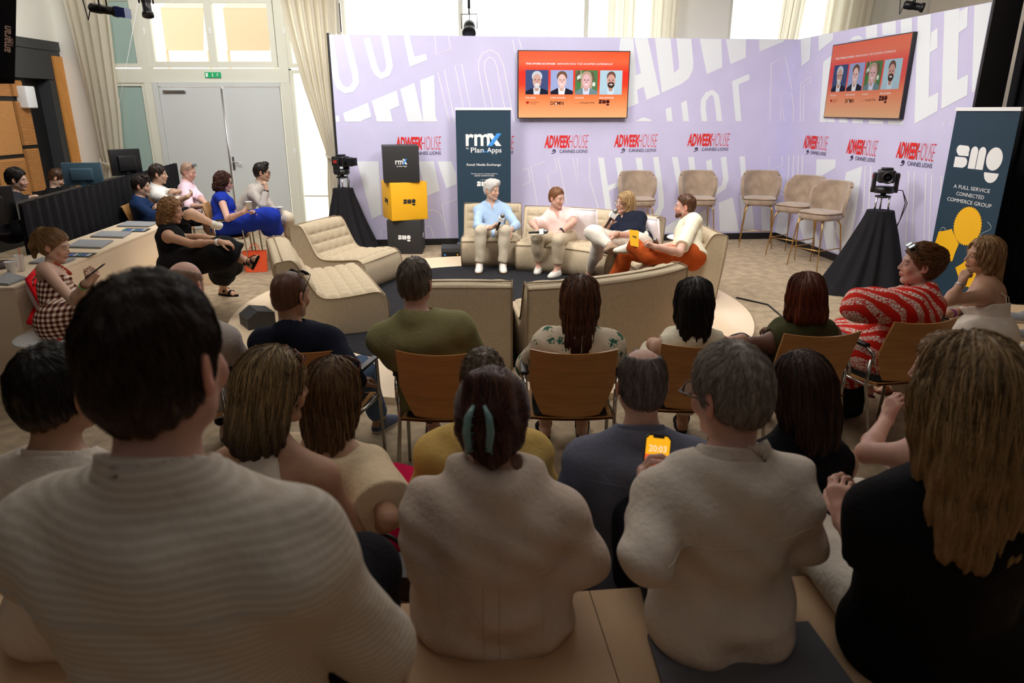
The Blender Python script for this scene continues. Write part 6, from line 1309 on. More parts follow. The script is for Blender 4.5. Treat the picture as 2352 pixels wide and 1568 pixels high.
def gingham(name, a, mid, b, scale=12):
    def f(nt, co):
        x, z = wavev(nt, co, 'X', scale, 0, .5, .04), wavev(nt, co, 'Z', scale, 0, .5, .04); m = nn(nt, 'ShaderNodeMath', operation='ADD'); nt.links.new(x, m.inputs[0]); nt.links.new(z, m.inputs[1])
        c1 = mixc(nt, x, srgb(*a), srgb(*mid)); c2 = mixc(nt, x, srgb(*mid), srgb(*b)); return mixc(nt, z, c1, c2)
    return pat(name, f)
def floral(name, base, leaf):
    def f(nt, co):
        v = nn(nt, 'ShaderNodeTexVoronoi'); v.inputs['Scale'].default_value = 13; v.inputs['Randomness'].default_value = .55; nt.links.new(co, v.inputs[0])
        n = nn(nt, 'ShaderNodeTexNoise'); n.inputs['Scale'].default_value = 70; n.inputs['Detail'].default_value = 2; nt.links.new(co, n.inputs[0])
        s = nn(nt, 'ShaderNodeMath', operation='MULTIPLY_ADD'); s.inputs[1].default_value = .75; nt.links.new(n.outputs[0], s.inputs[0]); nt.links.new(v.outputs['Distance'], s.inputs[2])
        r = nn(nt, 'ShaderNodeMapRange'); r.inputs[1].default_value = .68; r.inputs[2].default_value = .73; nt.links.new(s.outputs[0], r.inputs[0]); return mixc(nt, r.outputs[0], srgb(*leaf), srgb(*base))
    return pat(name, f)
def redwhite(name, scale=26):
    def f(nt, co):
        a = wavev(nt, co, 'DIAGONAL', 5.5, 5, .5, .06); v = nn(nt, 'ShaderNodeTexVoronoi', feature='DISTANCE_TO_EDGE'); v.inputs['Scale'].default_value = 55; nt.links.new(co, v.inputs[0])
        r = nn(nt, 'ShaderNodeMapRange'); r.inputs[1].default_value = .06; r.inputs[2].default_value = .11; nt.links.new(v.outputs[0], r.inputs[0]); m = nn(nt, 'ShaderNodeMath', operation='MULTIPLY'); nt.links.new(a, m.inputs[0]); nt.links.new(r.outputs[0], m.inputs[1])
        return mixc(nt, m.outputs[0], srgb(214, 40, 28), srgb(238, 226, 214))
    return pat(name, f)
fb = lambda n, r, g, b, **k: fabric(n, srgb(r, g, b), **k)
LIN_BLUE = fb('blue_linen', 168, 194, 226); PINK = fb('pale_pink_linen', 240, 212, 208); BEIGE = fb('beige_chino', 208, 196, 176); STONE = fb('stone_chino', 196, 182, 158); OFFW = fb('white_jean', 226, 218, 206)
NAVY = fb('navy_knit', 26, 30, 46); CREAM = fb('cream_jersey', 236, 228, 204); RUST = fb('rust_linen', 176, 78, 30); BLACKC = fb('black_cotton', 18, 18, 21); INKBLUE = fb('ink_blue', 24, 46, 84); WHITEC = fb('white_cotton', 232, 228, 222); PINKO = fb('pink_oxford', 238, 208, 222)
ROYAL = fb('royal_blue', 30, 54, 160); CHAR = fb('charcoal_tee', 46, 46, 50); OLIVE = fb('olive_pique', 146, 142, 100); DKOLIVE = fb('dark_olive', 62, 62, 36); WHITEL = fb('white_linen', 224, 214, 202); SHEER = fb('sheer_white', 214, 198, 184); YELLOWC = fb('straw_linen', 222, 188, 112)
CHAMB = fb('slate_chambray', 112, 116, 134); DENIM = fb('denim', 82, 104, 134); LDENIM = fb('light_denim', 136, 160, 188); CREAMT = fb('cream_top', 232, 210, 176); MAGENTA = fb('magenta', 196, 10, 72); DARKT = fb('dark_trousers', 28, 28, 34); GREYT = fb('grey_knit', 176, 168, 162)
STRIPE = stripes('striped_linen', (220, 212, 200), (206, 196, 182), 'Z', 26, .4, .4, .5); PSTR = stripes('fine_check', (214, 206, 194), (150, 142, 140), 'X', 60, .4, .2, 0); GING = gingham('brown_gingham', (240, 228, 214), (160, 116, 96), (66, 30, 24), 9); FLOR = floral('green_floral', (230, 216, 192), (60, 112, 92)); REDW = redwhite('red_print_dress'); SPOTS = stripes('dark_red_sequins', (90, 20, 20), (200, 150, 120), 'DIAGONAL', 40, .7, .1)
LENS = mat('clear_lens', (.95, .97, 1), .03, alpha=.25); LENSD = mat('dark_lens', (.03, .03, .05), .08, spec=.8); TORT = mat('tortoiseshell', srgb(120, 58, 20), .25); BLKF = mat('black_frame', srgb(20, 20, 22), .3); BRNF = mat('brown_frame', srgb(96, 48, 40), .3)
SK = dict(light=(.62, .40, .30), pink=(.64, .38, .30), tan=(.50, .29, .19), olive=(.54, .34, .24), dark=(.16, .075, .05), pale=(.66, .45, .36))
hc = lambda *c: srgb(*c)
# ------------------------------------------------------------------ the panel on the sofas
G1 = 'panel speakers on the sofas'
paul = person('white-haired person in a light blue shirt with a microphone on the left sofa chair', (1130, 437, 9.12), hy=232, hp=-4, yaw=182, hip=P(1132, 536, 9.3), skin=SK['light'], hairk='short', hcol=hc(205, 202, 198), hcol2=hc(245, 243, 240), hopt=dict(t=.020, sweep=-1, line=.030), hn=1100, hr_=.0022, s=1.0, floor=.06, bw=.98, belly=.01,
  arms=({'e': P(1186, 517, 9.08), 'w': P(1172, 529, 8.85), 'd': (-.5, -.5, -.4), 'n': (0, .2, -1), 'curl': .7}, {'e': P(1097, 520, 9.0), 'w': P(1127, 523, 8.78), 'd': (1, -.1, .35), 'n': (.1, .8, .6), 'curl': 1.35, 'thumb': 1}),
  legs=({'k': P(1160, 530, 8.75), 'a': PZ(1155, 606, .15), 't': (.08, -1, 0)}, {'k': P(1105, 530, 8.75), 'a': PZ(1101, 606, .15), 't': (-.06, -1, 0)}),
  top=dict(mat=LIN_BLUE, neck='shirt', sleeve=(1.72, 1.72), hem=.08, drape=.1), bottom=dict(mat=BEIGE, to=.93, hemr=.058), shoes=dict(col=(.78, .74, .68), sole=(.7, .66, .6), toe=(.5, .22, .06)), group=G1, extra=[band(1, WHITEC, .9, .015)])
austin = person('person in a short-sleeved pink shirt and stone trousers beside the white pillow', (1279, 455, 8.75), hy=226, hp=-8, yaw=188, hip=P(1290, 545, 9.0), skin=SK['pink'], hairk='short', hcol=hc(104, 66, 40), hcol2=hc(160, 110, 74), hopt=dict(t=.011, recede=1, line=.026), hn=1000, hr_=.002, floor=.06, bw=1.06, belly=.03,
  arms=({'e': P(1317, 510, 8.7), 'w': P(1286, 534, 8.55), 'd': (-.75, -.35, -.5), 'n': (.1, .3, -1), 'curl': .55}, {'e': P(1222, 512, 8.7), 'w': P(1232, 524, 8.55), 'd': (.2, -.35, -.75), 'n': (.9, .2, .1), 'curl': 1.3, 'thumb': 1}),
  legs=({'k': P(1282, 552, 8.45), 'a': PZ(1280, 617, .15), 't': (-.62, -.78, 0)}, {'k': P(1233, 545, 8.55), 'a': PZ(1238, 608, .15), 't': (-.25, -1, 0)}),
  top=dict(mat=PINK, neck='shirt', sleeve=(.78, .78), hem=.08, flare=.008, drape=.1), bottom=dict(mat=STONE, to=.80, hemr=.06), shoes=dict(kind='slip', col=(.72, .70, .66)), group=G1, extra=[band(0, black_plastic, .9, .022, .032, 1)])
liz = person('person in a navy polo with long blonde hair and glasses speaking into a microphone', (1435, 467, 8.15), hy=112, hp=4, yaw=140, hip=P(1452, 556, 8.1), fem=1, skin=SK['pink'], hairk='long', hcol=hc(130, 96, 60), hcol2=hc(222, 190, 140), hopt=dict(len=.09, tap=.8, vol=.8, part=.03, w=.95), hn=1300, hr_=.002, floor=.06, bw=1.2, belly=.05,
  arms=({'e': P(1461, 540, 7.95), 'w': P(1412, 538, 7.7), 'd': (-1, -.15, -.1), 'n': (0, .3, -1), 'curl': .25}, {'e': P(1384, 530, 8.0), 'w': P(1396, 517, 7.75), 'd': (.25, -.15, 1), 'n': (.9, .1, -.2), 'curl': 1.35, 'thumb': 1}),
  legs=({'k': P(1378, 555, 7.7), 'a': PZ(1353, 626, .15), 't': (-.3, -.95, 0)}, {'k': P(1360, 534, 7.6), 'a': P(1402, 566, 7.45), 't': (.2, -.9, -.3), 'tilt': 1}),
  top=dict(mat=NAVY, neck='polo', sleeve=(.85, .85), hem=.05, flare=.01), bottom=dict(mat=OFFW, to=.92, hemr=.05, ep=.012), shoes=dict(col=(.30, .19, .12), sole=(.25, .17, .11)), group=G1, extra=[glasses(BRNF, LENS, w=.0028), band(0, brass, .9, .014), band(1, brass, .86, .012)])
sean = person('person in a cream short-sleeved shirt and rust trousers holding a yellow card', (1573, 474, 7.56), hy=76, hp=-2, yaw=92, hip=P(1582, 590, 7.46), skin=SK['pink'], hairk='short', hcol=hc(70, 44, 28), hcol2=hc(120, 82, 56), hopt=dict(t=.010, recede=1.2, line=.022, sl=.02), hn=1100, hr_=.002, beard=hc(84, 48, 30), floor=.06, bw=1.05, belly=.02,
  arms=({'e': P(1560, 580, 6.98), 'w': P(1506, 567, 6.88), 'd': (-.95, .1, .25), 'n': (-.1, .7, .5), 'curl': 1.0, 'thumb': 1}, {'e': P(1562, 560, 7.75), 'w': P(1518, 567, 7.4), 'd': (-1, -.2, -.1), 'n': (0, -.6, -.6), 'curl': 1.1, 'thumb': 1}),
  legs=({'k': P(1492, 590, 6.98), 'a': P(1450, 560, 7.15), 't': (-.97, .05, .12), 'tilt': 0}, {'k': P(1440, 580, 7.35), 'a': PZ(1402, 662, .15), 't': (-1, -.1, 0)}),
  top=dict(mat=CREAM, neck='shirt', ch=.03, sleeve=(.82, .82), hem=.04, e=.026, flare=.008), bottom=dict(mat=RUST, to=.94, hemr=.085, e=.014, ep=.014), shoes=dict(col=(.70, .68, .60), sole=(.42, .32, .2)), group=G1)
def mic(hand_p, axis, label, flag=True):
    a = unit(V3(*axis)); t = empty('handheld_microphone', label, 'microphone', tuple(hand_p)); mb = MB(); mb.lathe([(.010, -.10), (.012, -.095), (.017, .05), (.019, .07), (.012, .075)], 16, (0, 0, 0), a); mb.build('handle', t, black_plastic)
    h = MB(); h.lathe([(.017, .072), (.026, .088), (.0275, .105), (.024, .125), (.010, .138), (.001, .14)], 18, (0, 0, 0), a); h.build('grille', t, mat('mic_grille', (.25, .25, .26), .35, metal=.8))
    if flag:
        x = unit(np.cross(a, V3(.2, -1, .3))); y = np.cross(a, x); f = MB(); pts = [a*.035+(x*i+y*j)*.034 for i, j in ((1, 1), (-1, 1), (-1, -1), (1, -1))]; f.prism(pts, a*.05); f.build('mic_flag', t, whitep)
mic(P(1147, 513, 8.70), (.38, -.25, .9), 'microphone with white cube held upright by the white-haired man'); mic(P(1233, 533, 8.42), (1, -.2, .1), 'microphone with white cube lying in the hand of the man in pink'); mic(P(1401, 505, 7.66), (.45, -.1, .8), 'microphone held up to the mouth of the navy polo wearer'); mic(P(1512, 568, 7.3), (-.4, -.5, .7), 'microphone resting in the lap of the man in rust trousers', False)
mb = MB(); q = [P(x, y, t) for x, y, t in ((1467, 568, 6.98), (1448, 563, 7.0), (1445, 527, 7.0), (1467, 530, 6.98))]; mb.mat(yellowp); mb.prism(q[::-1], V3(0, .004, 0)); mb.mat(tealink); X = unit(q[1]-q[0]); Y_ = unit(q[3]-q[0]); smg(mb, q[1]+(q[0]-q[1])*.25+(q[3]-q[0])*.55+V3(0, -.004, 0), unit(q[0]-q[1]), unit(q[3]-q[0]), .04); tag(mb.build('cue_card'), 'yellow cue card in the hand of the man in rust trousers', 'card')
cushion(tuple(P(1334, 520, 8.95)), (.25, 0, -.35), .42, .46, 'white pillow behind the man in pink on the curved sofa', 0, .07); cushion(tuple(P(1484, 540, 8.25)), (.2, 0, -.9), .40, .42, 'white pillow at the elbow of the navy polo wearer', 0, .07)
# ------------------------------------------------------------------ the left side of the room
G2 = 'spectators seated along the left side'
person('person with a ponytail in a brown checked top typing on a phone', (126, 565, 5.25), hy=-84, hp=-14, yaw=-72, seat=.42, hip=P(140, 742, 5.15), fem=1, skin=SK['light'], hairk='tail', hcol=hc(96, 66, 38), hcol2=hc(190, 150, 100), hopt=dict(bun=(0, -.10, .085), bunr=(.035, .035, .04)), hn=1300, hr_=.0015, floor=0, s=.97, bw=.95,
  arms=({'e': P(190, 700, 5.15), 'w': P(208, 648, 4.85), 'd': (.6, -.1, .6), 'n': (-.3, .2, .6), 'curl': .9, 'thumb': 1}, {'e': P(168, 690, 4.85), 'w': P(198, 650, 4.72), 'd': (.55, .1, .7), 'n': (-.4, .3, .6), 'curl': .9, 'thumb': 1}),
  top=dict(mat=GING, neck=None, ncut=-.15, sleeve=0, hem=.15, strap=.014, strapz=.16, name='checked_top'), bottom=dict(kind='skirt', mat=GING, to=.5), shoes=dict(kind='sandal', mat=BLACKC), group=G2, extra=[beads(mat('amber_beads', srgb(180, 60, 20), .3)), band(1, mat('green_band', srgb(120, 220, 120), .5), .84, .012, .03, None, 'wristband'), band(1, mat('brown_band', srgb(120, 60, 40), .5), .92, .014, .03, None, 'bracelet')])
ph = lambda c, rot, lab, scr=None, name='phone': None
def phone(c, X, Y, label, lit=None, w=.074, h=.152):
    c, X, Y = V3(*c), unit(V3(*X)), unit(V3(*Y)); Y = unit(Y-X*(X @ Y)); n = np.cross(X, Y); t = empty('mobile_phone', label, 'phone', tuple(c)); mb = MB(); cr = [(-w/2+.01, -h/2), (w/2-.01, -h/2), (w/2, -h/2+.01), (w/2, h/2-.01), (w/2-.01, h/2), (-w/2+.01, h/2), (-w/2, h/2-.01), (-w/2, -h/2+.01)]
    mb.prism([X*a+Y*b-n*.004 for a, b in cr], n*.008); mb.build('case', t, black_plastic); s = MB()
    if lit: s.mat(lit[0]); s.poly([X*a*.92+Y*b*.95+n*.0045 for a, b in cr]); [f(s, X, Y, n) for f in lit[1:]]
    else: s.mat(mat('screen_dark', (.01, .01, .015), .1)); s.poly([X*a*.92+Y*b*.95+n*.0045 for a, b in cr])
    s.build('display', t)
phone(P(219, 622, 4.72), (.3, -.8, .1), (.75, .2, .55), 'black phone held by the ponytail woman')
person('person in a black sleeveless dress with curly blonde hair, legs crossed on the bench', (394, 484, 7.05), hy=-84, hp=-8, yaw=-70, hip=(-3.42, 7.02, .48), fem=1, skin=SK['tan'], hairk='curly', hcol=hc(96, 62, 34), hcol2=hc(206, 160, 104), hopt=dict(len=.08, curl=.010, vol=1.05, wave=.9), hn=1500, hr_=.0022, floor=0, bw=1.08, belly=.02, sw=.17,
  arms=({'e': P(455, 545, 7.0), 'w': P(508, 551, 6.72), 'd': (.9, -.1, -.35), 'n': (0, -.4, -1), 'curl': .8}, {'e': P(440, 560, 6.72), 'w': P(506, 556, 6.58), 'd': (.9, .1, -.1), 'n': (0, .5, -1), 'curl': .7}),
  legs=({'k': P(514, 572, 6.78), 'a': P(566, 600, 6.85), 't': (.75, -.1, -.2), 'tilt': 1}, {'k': P(508, 583, 6.7), 'a': PZ(513, 660, .09), 't': (.95, -.3, 0)}),
  top=dict(mat=BLACKC, neck='v', ncut=.02, sleeve=0, hem=.12, name='dress_top', fold=.003), bottom=dict(kind='skirt', mat=BLACKC, to=.55, w=.03, e=.02, name='dress_skirt'), shoes=dict(kind='sandal', mat=BLACKC), group=G2, extra=[band(1, WHITEC, .93, .03, .03, None, 'wristband')])
person('person in a dark navy shirt with arms folded, dark brown hair', (325, 427, 8.9), hy=-78, hp=-6, yaw=-72, hip=(-4.66, 9.0, .55), skin=SK['light'], hairk='quiff', hcol=hc(34, 24, 18), hn=900, hr_=.002, floor=0,
  arms=({'w': P(378, 472, 8.75), 'd': (-.5, -.8, .1), 'n': (-.6, 0, -.3), 'curl': .6}, {'e': P(352, 497, 8.5), 'w': P(385, 478, 8.6), 'd': (.5, .8, .1), 'n': (-.6, 0, .3), 'curl': .6}),
  top=dict(mat=INKBLUE, neck='shirt', sleeve=(1.8, 1.8)), bottom=dict(mat=DARKT), shoes=dict(col=(.05, .05, .05)), group=G2)
person('person in a white shirt and dark shorts with arms folded and a leg crossed', (364, 400, 9.35), hy=-70, hp=-4, yaw=-70, hip=(-4.68, 9.62, .55), skin=SK['olive'], hairk='short', hcol=hc(44, 32, 26), hopt=dict(t=.012), hn=900, hr_=.002, stub=.15, floor=0, bw=1.05,
  arms=({'w': P(412, 440, 9.1), 'd': (-.4, -.8, .2), 'n': (-.6, 0, -.3), 'curl': .6}, {'e': P(398, 465, 8.9), 'w': P(430, 452, 8.85), 'd': (.3, .9, .3), 'n': (-.6, 0, .3), 'curl': .6}),
  legs=({'k': P(470, 500, 9.2), 'a': PZ(505, 575, .09)}, {'k': P(440, 490, 8.55), 'a': P(487, 513, 8.7), 't': (.9, -.2, -.3), 'tilt': 1}), top=dict(mat=WHITEC, neck='shirt', sleeve=(1.5, 1.5)), bottom=dict(kind='shorts', mat=DARKT, to=.85), shoes=dict(col=(.55, .52, .45)), group=G2)
person('person in a pale pink shirt with sunglasses on a shaved head, looking down', (433, 394, 9.9), hy=-92, hp=-16, yaw=-72, hip=(-4.66, 10.25, .55), skin=SK['pink'], hairk='crop', hcol=hc(150, 120, 100), hcol2=hc(180, 150, 130), hopt=dict(t=.003, line=.02), hn=300, hr_=.0012, floor=0, bw=1.05,
  arms=({'w': P(478, 472, 9.7), 'd': (.8, 0, -.3)}, {'e': P(436, 475, 9.5), 'w': P(470, 473, 9.3), 'd': (1, 0, 0)}), top=dict(mat=PINKO, neck='shirt', sleeve=(1.2, 1.2), drape=.1), bottom=dict(mat=OFFW), shoes=dict(col=(.6, .6, .58)), group=G2, extra=[glasses(BLKF, LENSD, True, name='sunglasses')])
person('person in a royal blue dress with dark curly hair and glasses holding a cup', (514, 418, 9.1), hy=-72, hp=-8, yaw=-72, hip=(-3.72, 9.12, .56), fem=1, skin=SK['pink'], hairk='curly', hcol=hc(40, 20, 14), hcol2=hc(98, 52, 34), hopt=dict(len=.03, curl=.011, vol=.95, wave=1), hn=1300, hr_=.0024, floor=0, bw=1.08,
  arms=({'e': P(560, 505, 9.1), 'w': P(578, 497, 8.85), 'd': (.4, -.3, .8), 'n': (.1, -.9, 0), 'curl': .9}, {'e': P(523, 502, 8.75), 'w': P(560, 487, 8.65), 'd': (.6, .2, .7), 'n': (.2, .9, 0), 'curl': 1, 'thumb': 1}),
  legs=({'k': P(606, 500, 9.1), 'a': PZ(640, 572, .09)}, {'k': P(622, 497, 8.85), 'a': PZ(650, 582, .09), 't': (.9, -.4, 0)}),
  top=dict(mat=ROYAL, neck='v', sleeve=(.22, .22), hem=.12, name='dress_top'), bottom=dict(kind='skirt', mat=ROYAL, to=.35, name='dress_skirt', e=.018), shoes=dict(col=(.6, .3, .25)), group=G2, extra=[glasses(BLKF, LENS, w=.003)])
cup(P(572, 472, 8.62)-UP*.04, P(572, 472, 8.62)[2]-.04, .09, .038, 'white paper cup in the hands of the woman in blue'); cup(P(643, 484, 9.25)-UP*.05, P(643, 484, 9.25)[2]-.05, .10, .04, 'white paper cup held by the man with black glasses')
person('person with black glasses and a fine checked shirt resting the chin on a hand', (602, 396, 9.62), hy=-76, hp=-4, yaw=-76, hip=(-3.86, 9.88, .55), skin=SK['olive'], hairk='quiff', hcol=hc(30, 22, 18), hopt=dict(t=.010), hn=900, hr_=.002, stub=.12, floor=0, lean=.2,
  arms=({'e': P(618, 470, 9.7), 'w': P(630, 486, 9.4), 'd': (.8, -.3, 0), 'n': (.1, -.6, .3), 'curl': 1}, {'e': P(604, 472, 9.35), 'w': P(612, 436, 9.38), 'd': (-.1, .1, 1), 'n': (-.9, .3, 0), 'curl': 1.2, 'thumb': 1}),
  legs=({'k': P(655, 497, 9.6), 'a': PZ(668, 560, .09)}, {'k': P(662, 500, 9.3), 'a': PZ(672, 572, .09)}), top=dict(mat=PSTR, neck='shirt', sleeve=(1.85, 1.85)), bottom=dict(mat=BEIGE), shoes=dict(col=(.6, .58, .55)), group=G2, extra=[glasses(BLKF, LENS, w=.0034), band(1, black_plastic, .9)])
G3 = 'technicians behind the black skirted desk'
person('person in a charcoal t-shirt with a moustache and thick dark hair at the desk', (39, 413, 8.3), hy=-72, hp=-8, yaw=-60, seat=.52, lean=.1, skin=SK['light'], hairk='short', hcol=hc(24, 18, 16), hopt=dict(t=.022, line=.028), hn=1000, hr_=.002, stub=.25,
  arms=({'e': P(82, 455, 8.5), 'w': P(98, 466, 8.2), 'd': (.9, -.2, -.1)}, {'e': P(8, 482, 7.85), 'w': P(50, 494, 7.6), 'd': (1, .1, 0)}), top=dict(mat=CHAR, neck='crew', sleeve=(.75, .75)), bottom=dict(mat=DARKT), group=G3)
person('person in a black t-shirt looking down beside the teal monitor', (131, 409, 9.9), hy=-62, hp=-32, yaw=-70, seat=.5, lean=.2, skin=SK['light'], hairk='short', hcol=hc(66, 42, 26), hopt=dict(t=.010), hn=800, hr_=.002, stub=.15, top=dict(mat=BLACKC, neck='crew', sleeve=(.7, .7)), bottom=dict(mat=DARKT), group=G3)
# ------------------------------------------------------------------ first audience row, on the chairs
G4 = 'audience in the first row of chairs'
person('person with a bald head in a light grey shirt, mostly hidden behind the nearest head', (430, 655, 3.62), hy=-12, yaw=-5, hip=(-1.72, 3.6, .55), skin=SK['pink'], hairk='bald', hcol=hc(120, 90, 70), hopt=dict(t=.003), hn=200, hr_=.001, bw=1.15, top=dict(mat=GREYT, neck='crew', sleeve=.9), bottom=dict(mat=DARKT), shoes=dict(col=(.1, .1, .1)), group=G4, face=False)
person('person with a shaved head and sunglasses on it in a navy sweater', (668, 679, 3.55), hy=-26, hp=-4, yaw=-8, hip=(-1.04, 3.66, .55), skin=SK['tan'], hairk='crop', hcol=hc(80, 50, 34), hcol2=hc(120, 80, 56), hopt=dict(t=.0025, line=.015), hn=500, hr_=.0008, bw=1.12,
  arms=(None, {'e': P(800, 845, 3.5), 'w': P(825, 880, 3.75), 'd': (.2, 1, -.1)}), legs=(None, {'k': PZ(830, 850, .54), 'a': PZ(872, 958, .09), 't': (.5, .9, 0)}), top=dict(mat=NAVY, neck='crew', rib=1, sleeve=1.9, h=.008), bottom=dict(mat=DENIM), shoes=dict(col=(.06, .08, .14)), group=G4, extra=[glasses(BLKF, LENSD, True, name='sunglasses')])
person('person with short greying hair in an olive polo shirt seen from behind', (955, 650, 3.6), hy=-14, hp=2, yaw=-2, hip=(-.40, 3.62, .56), skin=SK['pink'], hairk='short', hcol=hc(60, 48, 38), hcol2=hc(150, 138, 122), hopt=dict(t=.011, grey=hc(120, 112, 104)), hn=1400, hr_=.0012, bw=1.28, belly=.05, s=1.03, top=dict(mat=OLIVE, neck='polo', ch=.03, sleeve=.88, h=.008, e=.02), bottom=dict(mat=DARKT), shoes=dict(col=(.06, .06, .08)), group=G4)
person('person in a green floral blouse with long brown hair down the back', (1332, 690, 3.66), hy=-6, hp=-4, yaw=0, hip=(.33, 3.66, .55), fem=1, skin=SK['light'], hairk='long', hcol=hc(40, 20, 14), hcol2=hc(140, 88, 56), hopt=dict(len=.20, w=.98, tap=.6, tip=hc(60, 32, 24), tipz=-.1), hn=2200, hr_=.0014, top=dict(mat=FLOR, neck='crew', sleeve=1.5, puff=.035, e=.022, h=.008, fold=.006, name='blouse'), bottom=dict(kind='skirt', mat=FLOR, to=.7), shoes=dict(kind='sandal', mat=BLACKC), group=G4, bw=1.04)
person('person with straight black hair in a white sleeveless top with a pink bag strap', (1593, 696, 3.7), hy=-4, hp=-4, yaw=0, hip=(.99, 3.75, .55), fem=1, skin=SK['tan'], hairk='bob', hcol=hc(14, 11, 12), hcol2=hc(48, 40, 38), hopt=dict(len=.11, w=1.0), hn=1800, hr_=.0013,
  arms=({'e': P(1500, 790, 3.9), 'w': P(1520, 800, 4.1)}, {'e': P(1704, 782, 3.95), 'w': P(1660, 800, 4.2)}), top=dict(mat=CREAM, neck='crew', nw=.012, sleeve=0, armhole=1, name='top', h=.008), bottom=dict(mat=BEIGE), shoes=dict(kind='sandal', mat=BLACKC), group=G4, extra=[backstrap(mat('raspberry_strap', srgb(150, 30, 70), .5), ((.09, -.06), (-.09, -.26)), .012)])
person('person with an auburn bob in a dark olive sleeveless top', (1848, 680, 3.9), hy=4, yaw=8, hip=(1.66, 3.95, .55), fem=1, skin=SK['dark'], hairk='bob', hcol=hc(60, 20, 10), hcol2=hc(140, 64, 34), hopt=dict(len=.035, w=1.08, vol=1.1, tap=-.2), hn=2000, hr_=.0013, bw=1.15,
  arms=({'e': P(1722, 790, 3.95), 'w': P(1790, 810, 4.25)}, None), top=dict(mat=DKOLIVE, neck='crew', sleeve=0, armhole=1, h=.008, name='top'), bottom=dict(mat=DARKT), shoes=dict(col=(.1, .1, .1)), group=G4)
person('person in a red and white printed dress with hair pinned up, facing left', (2112, 608, 4.2), hy=74, hp=2, yaw=38, hip=(2.32, 4.18, .56), fem=1, skin=SK['pink'], hairk='updo', hcol=hc(70, 40, 22), hcol2=hc(170, 116, 66), hopt=dict(bun=(0, -.10, .04), bunr=(.055, .045, .07), curl=.004), hn=2000, hr_=.0014, bw=1.22, belly=.03,
  arms=({'e': P(1975, 700, 4.15), 'w': P(2045, 672, 4.25), 'd': (.8, .1, .3), 'curl': .9}, {'w': P(1985, 735, 4.5), 'd': (-1, .2, -.3), 'curl': .9}), legs=({'k': PZ(1915, 790, .55), 'a': PZ(1925, 900, .09)}, {'k': PZ(1975, 770, .55), 'a': PZ(1990, 880, .09)}),
  top=dict(mat=REDW, neck='crew', sleeve=1.5, puff=.045, e=.025, h=.008, fold=.008, name='dress_top'), bottom=dict(kind='skirt', mat=REDW, to=.6, w=.06, e=.03, name='dress_skirt'), shoes=dict(kind='sandal', mat=BRNF), group=G4, extra=[glasses(BLKF, LENSD, True, name='sunglasses'), backstrap(mat('slate_strap', srgb(60, 72, 90), .5), ((.03, -.03), (.15, -.25)), .022)])
person('person in a white strappy dress resting the chin on a hand at the right', (2258, 588, 4.72), hy=82, hp=0, yaw=52, hip=P(2272, 772, 4.75), fem=1, skin=SK['tan'], hairk='long', hcol=hc(120, 82, 50), hcol2=hc(214, 176, 126), hopt=dict(len=.13, w=.9, vol=.85, tap=.6), hn=2200, hr_=.0014, floor=0,
  arms=({'e': P(2180, 690, 4.6), 'w': P(2208, 652, 4.62), 'd': (.25, .05, 1), 'n': (.7, .2, 0), 'curl': 1.3}, {'e': P(2240, 705, 4.95), 'w': P(2178, 722, 4.75), 'd': (-1, -.1, -.2), 'n': (0, .2, -1), 'curl': .5}), legs=({'k': P(2140, 800, 4.6), 'a': PZ(2075, 884, .09)}, {'k': P(2120, 775, 4.85), 'a': PZ(2060, 868, .09)}),
  top=dict(mat=WHITEL, neck=None, ncut=-.14, sleeve=0, hem=.12, strap=.018, strapz=.15, name='dress_top', h=.008), bottom=dict(kind='skirt', mat=WHITEL, to=.75, w=.05, e=.025, name='dress_skirt'), shoes=dict(kind='sandal', mat=TORT), group='people on the right platform', extra=[band(0, silver, .88, .01, .028, None, 'bracelet'), band(1, mat('purple_band', srgb(150, 60, 150), .5), .88, .02, .028, None, 'wristband')])
phone(P(2172, 735, 4.7), (.9, .3, 0), (.1, .9, .1), 'black phone under the hand of the woman in white', None)
# ------------------------------------------------------------------ second row, on the lowest tier
G5 = 'audience on the lowest tier'
def halter(F, k):
    def fn(X, Y, Z):
        x, y, z = X-k.nb[0], Y-k.nb[1], Z-k.nb[2]; a = np.abs(x*k.R[0]+y*k.R[1]+z*k.R[2]); u = x*k.U[0]+y*k.U[1]+z*k.U[2]; return a-(.045+.42*np.maximum(.02-u, 0))
    s = F.ax; X, Y, Z = s[0][:, None, None], s[1][None, :, None], s[2][None, None, :]; F.F = np.maximum(F.F, fn(X, Y, Z)*.9)
person('person with a blonde bob and tortoiseshell sunglasses in a white halter top', (630, 892, 2.2), hy=-48, hp=-6, yaw=-14, seat=.33, lean=.02, fem=1, skin=SK['tan'], hairk='bob', hcol=hc(74, 54, 34), hcol2=hc(206, 176, 126), hopt=dict(len=.10, w=1.08, tap=-.4, tip=hc(70, 52, 38), tipz=-.03), hn=3800, hr_=.0011, sw=.168, top=dict(mat=WHITEL, neck=None, ncut=.02, sleeve=0, hem=.1, clip=[halter], name='halter_top', h=.007, armhole=0), bottom=dict(mat=OFFW), group=G5, extra=[glasses(TORT, LENSD, True, name='sunglasses')])
person('person with long brown hair in a cream cape top and magenta skirt', (768, 903, 2.52), hy=-16, yaw=-22, seat=.33, lean=.02, fem=1, skin=SK['tan'], hairk='long', hcol=hc(52, 34, 22), hcol2=hc(150, 112, 72), hopt=dict(len=.12, w=1.0), hn=2800, hr_=.0012,
  arms=(None, {'e': P(893, 1190, 2.3), 'w': P(860, 1215, 2.6)}), top=dict(mat=CREAMT, neck=None, ncut=.0, sleeve=.8, puff=.03, flare=.03, e=.02, name='cape_top', h=.008), bottom=dict(kind='skirt', mat=MAGENTA, to=.3, e=.025), group=G5, extra=[glasses(TORT, LENSD, True, name='sunglasses')])
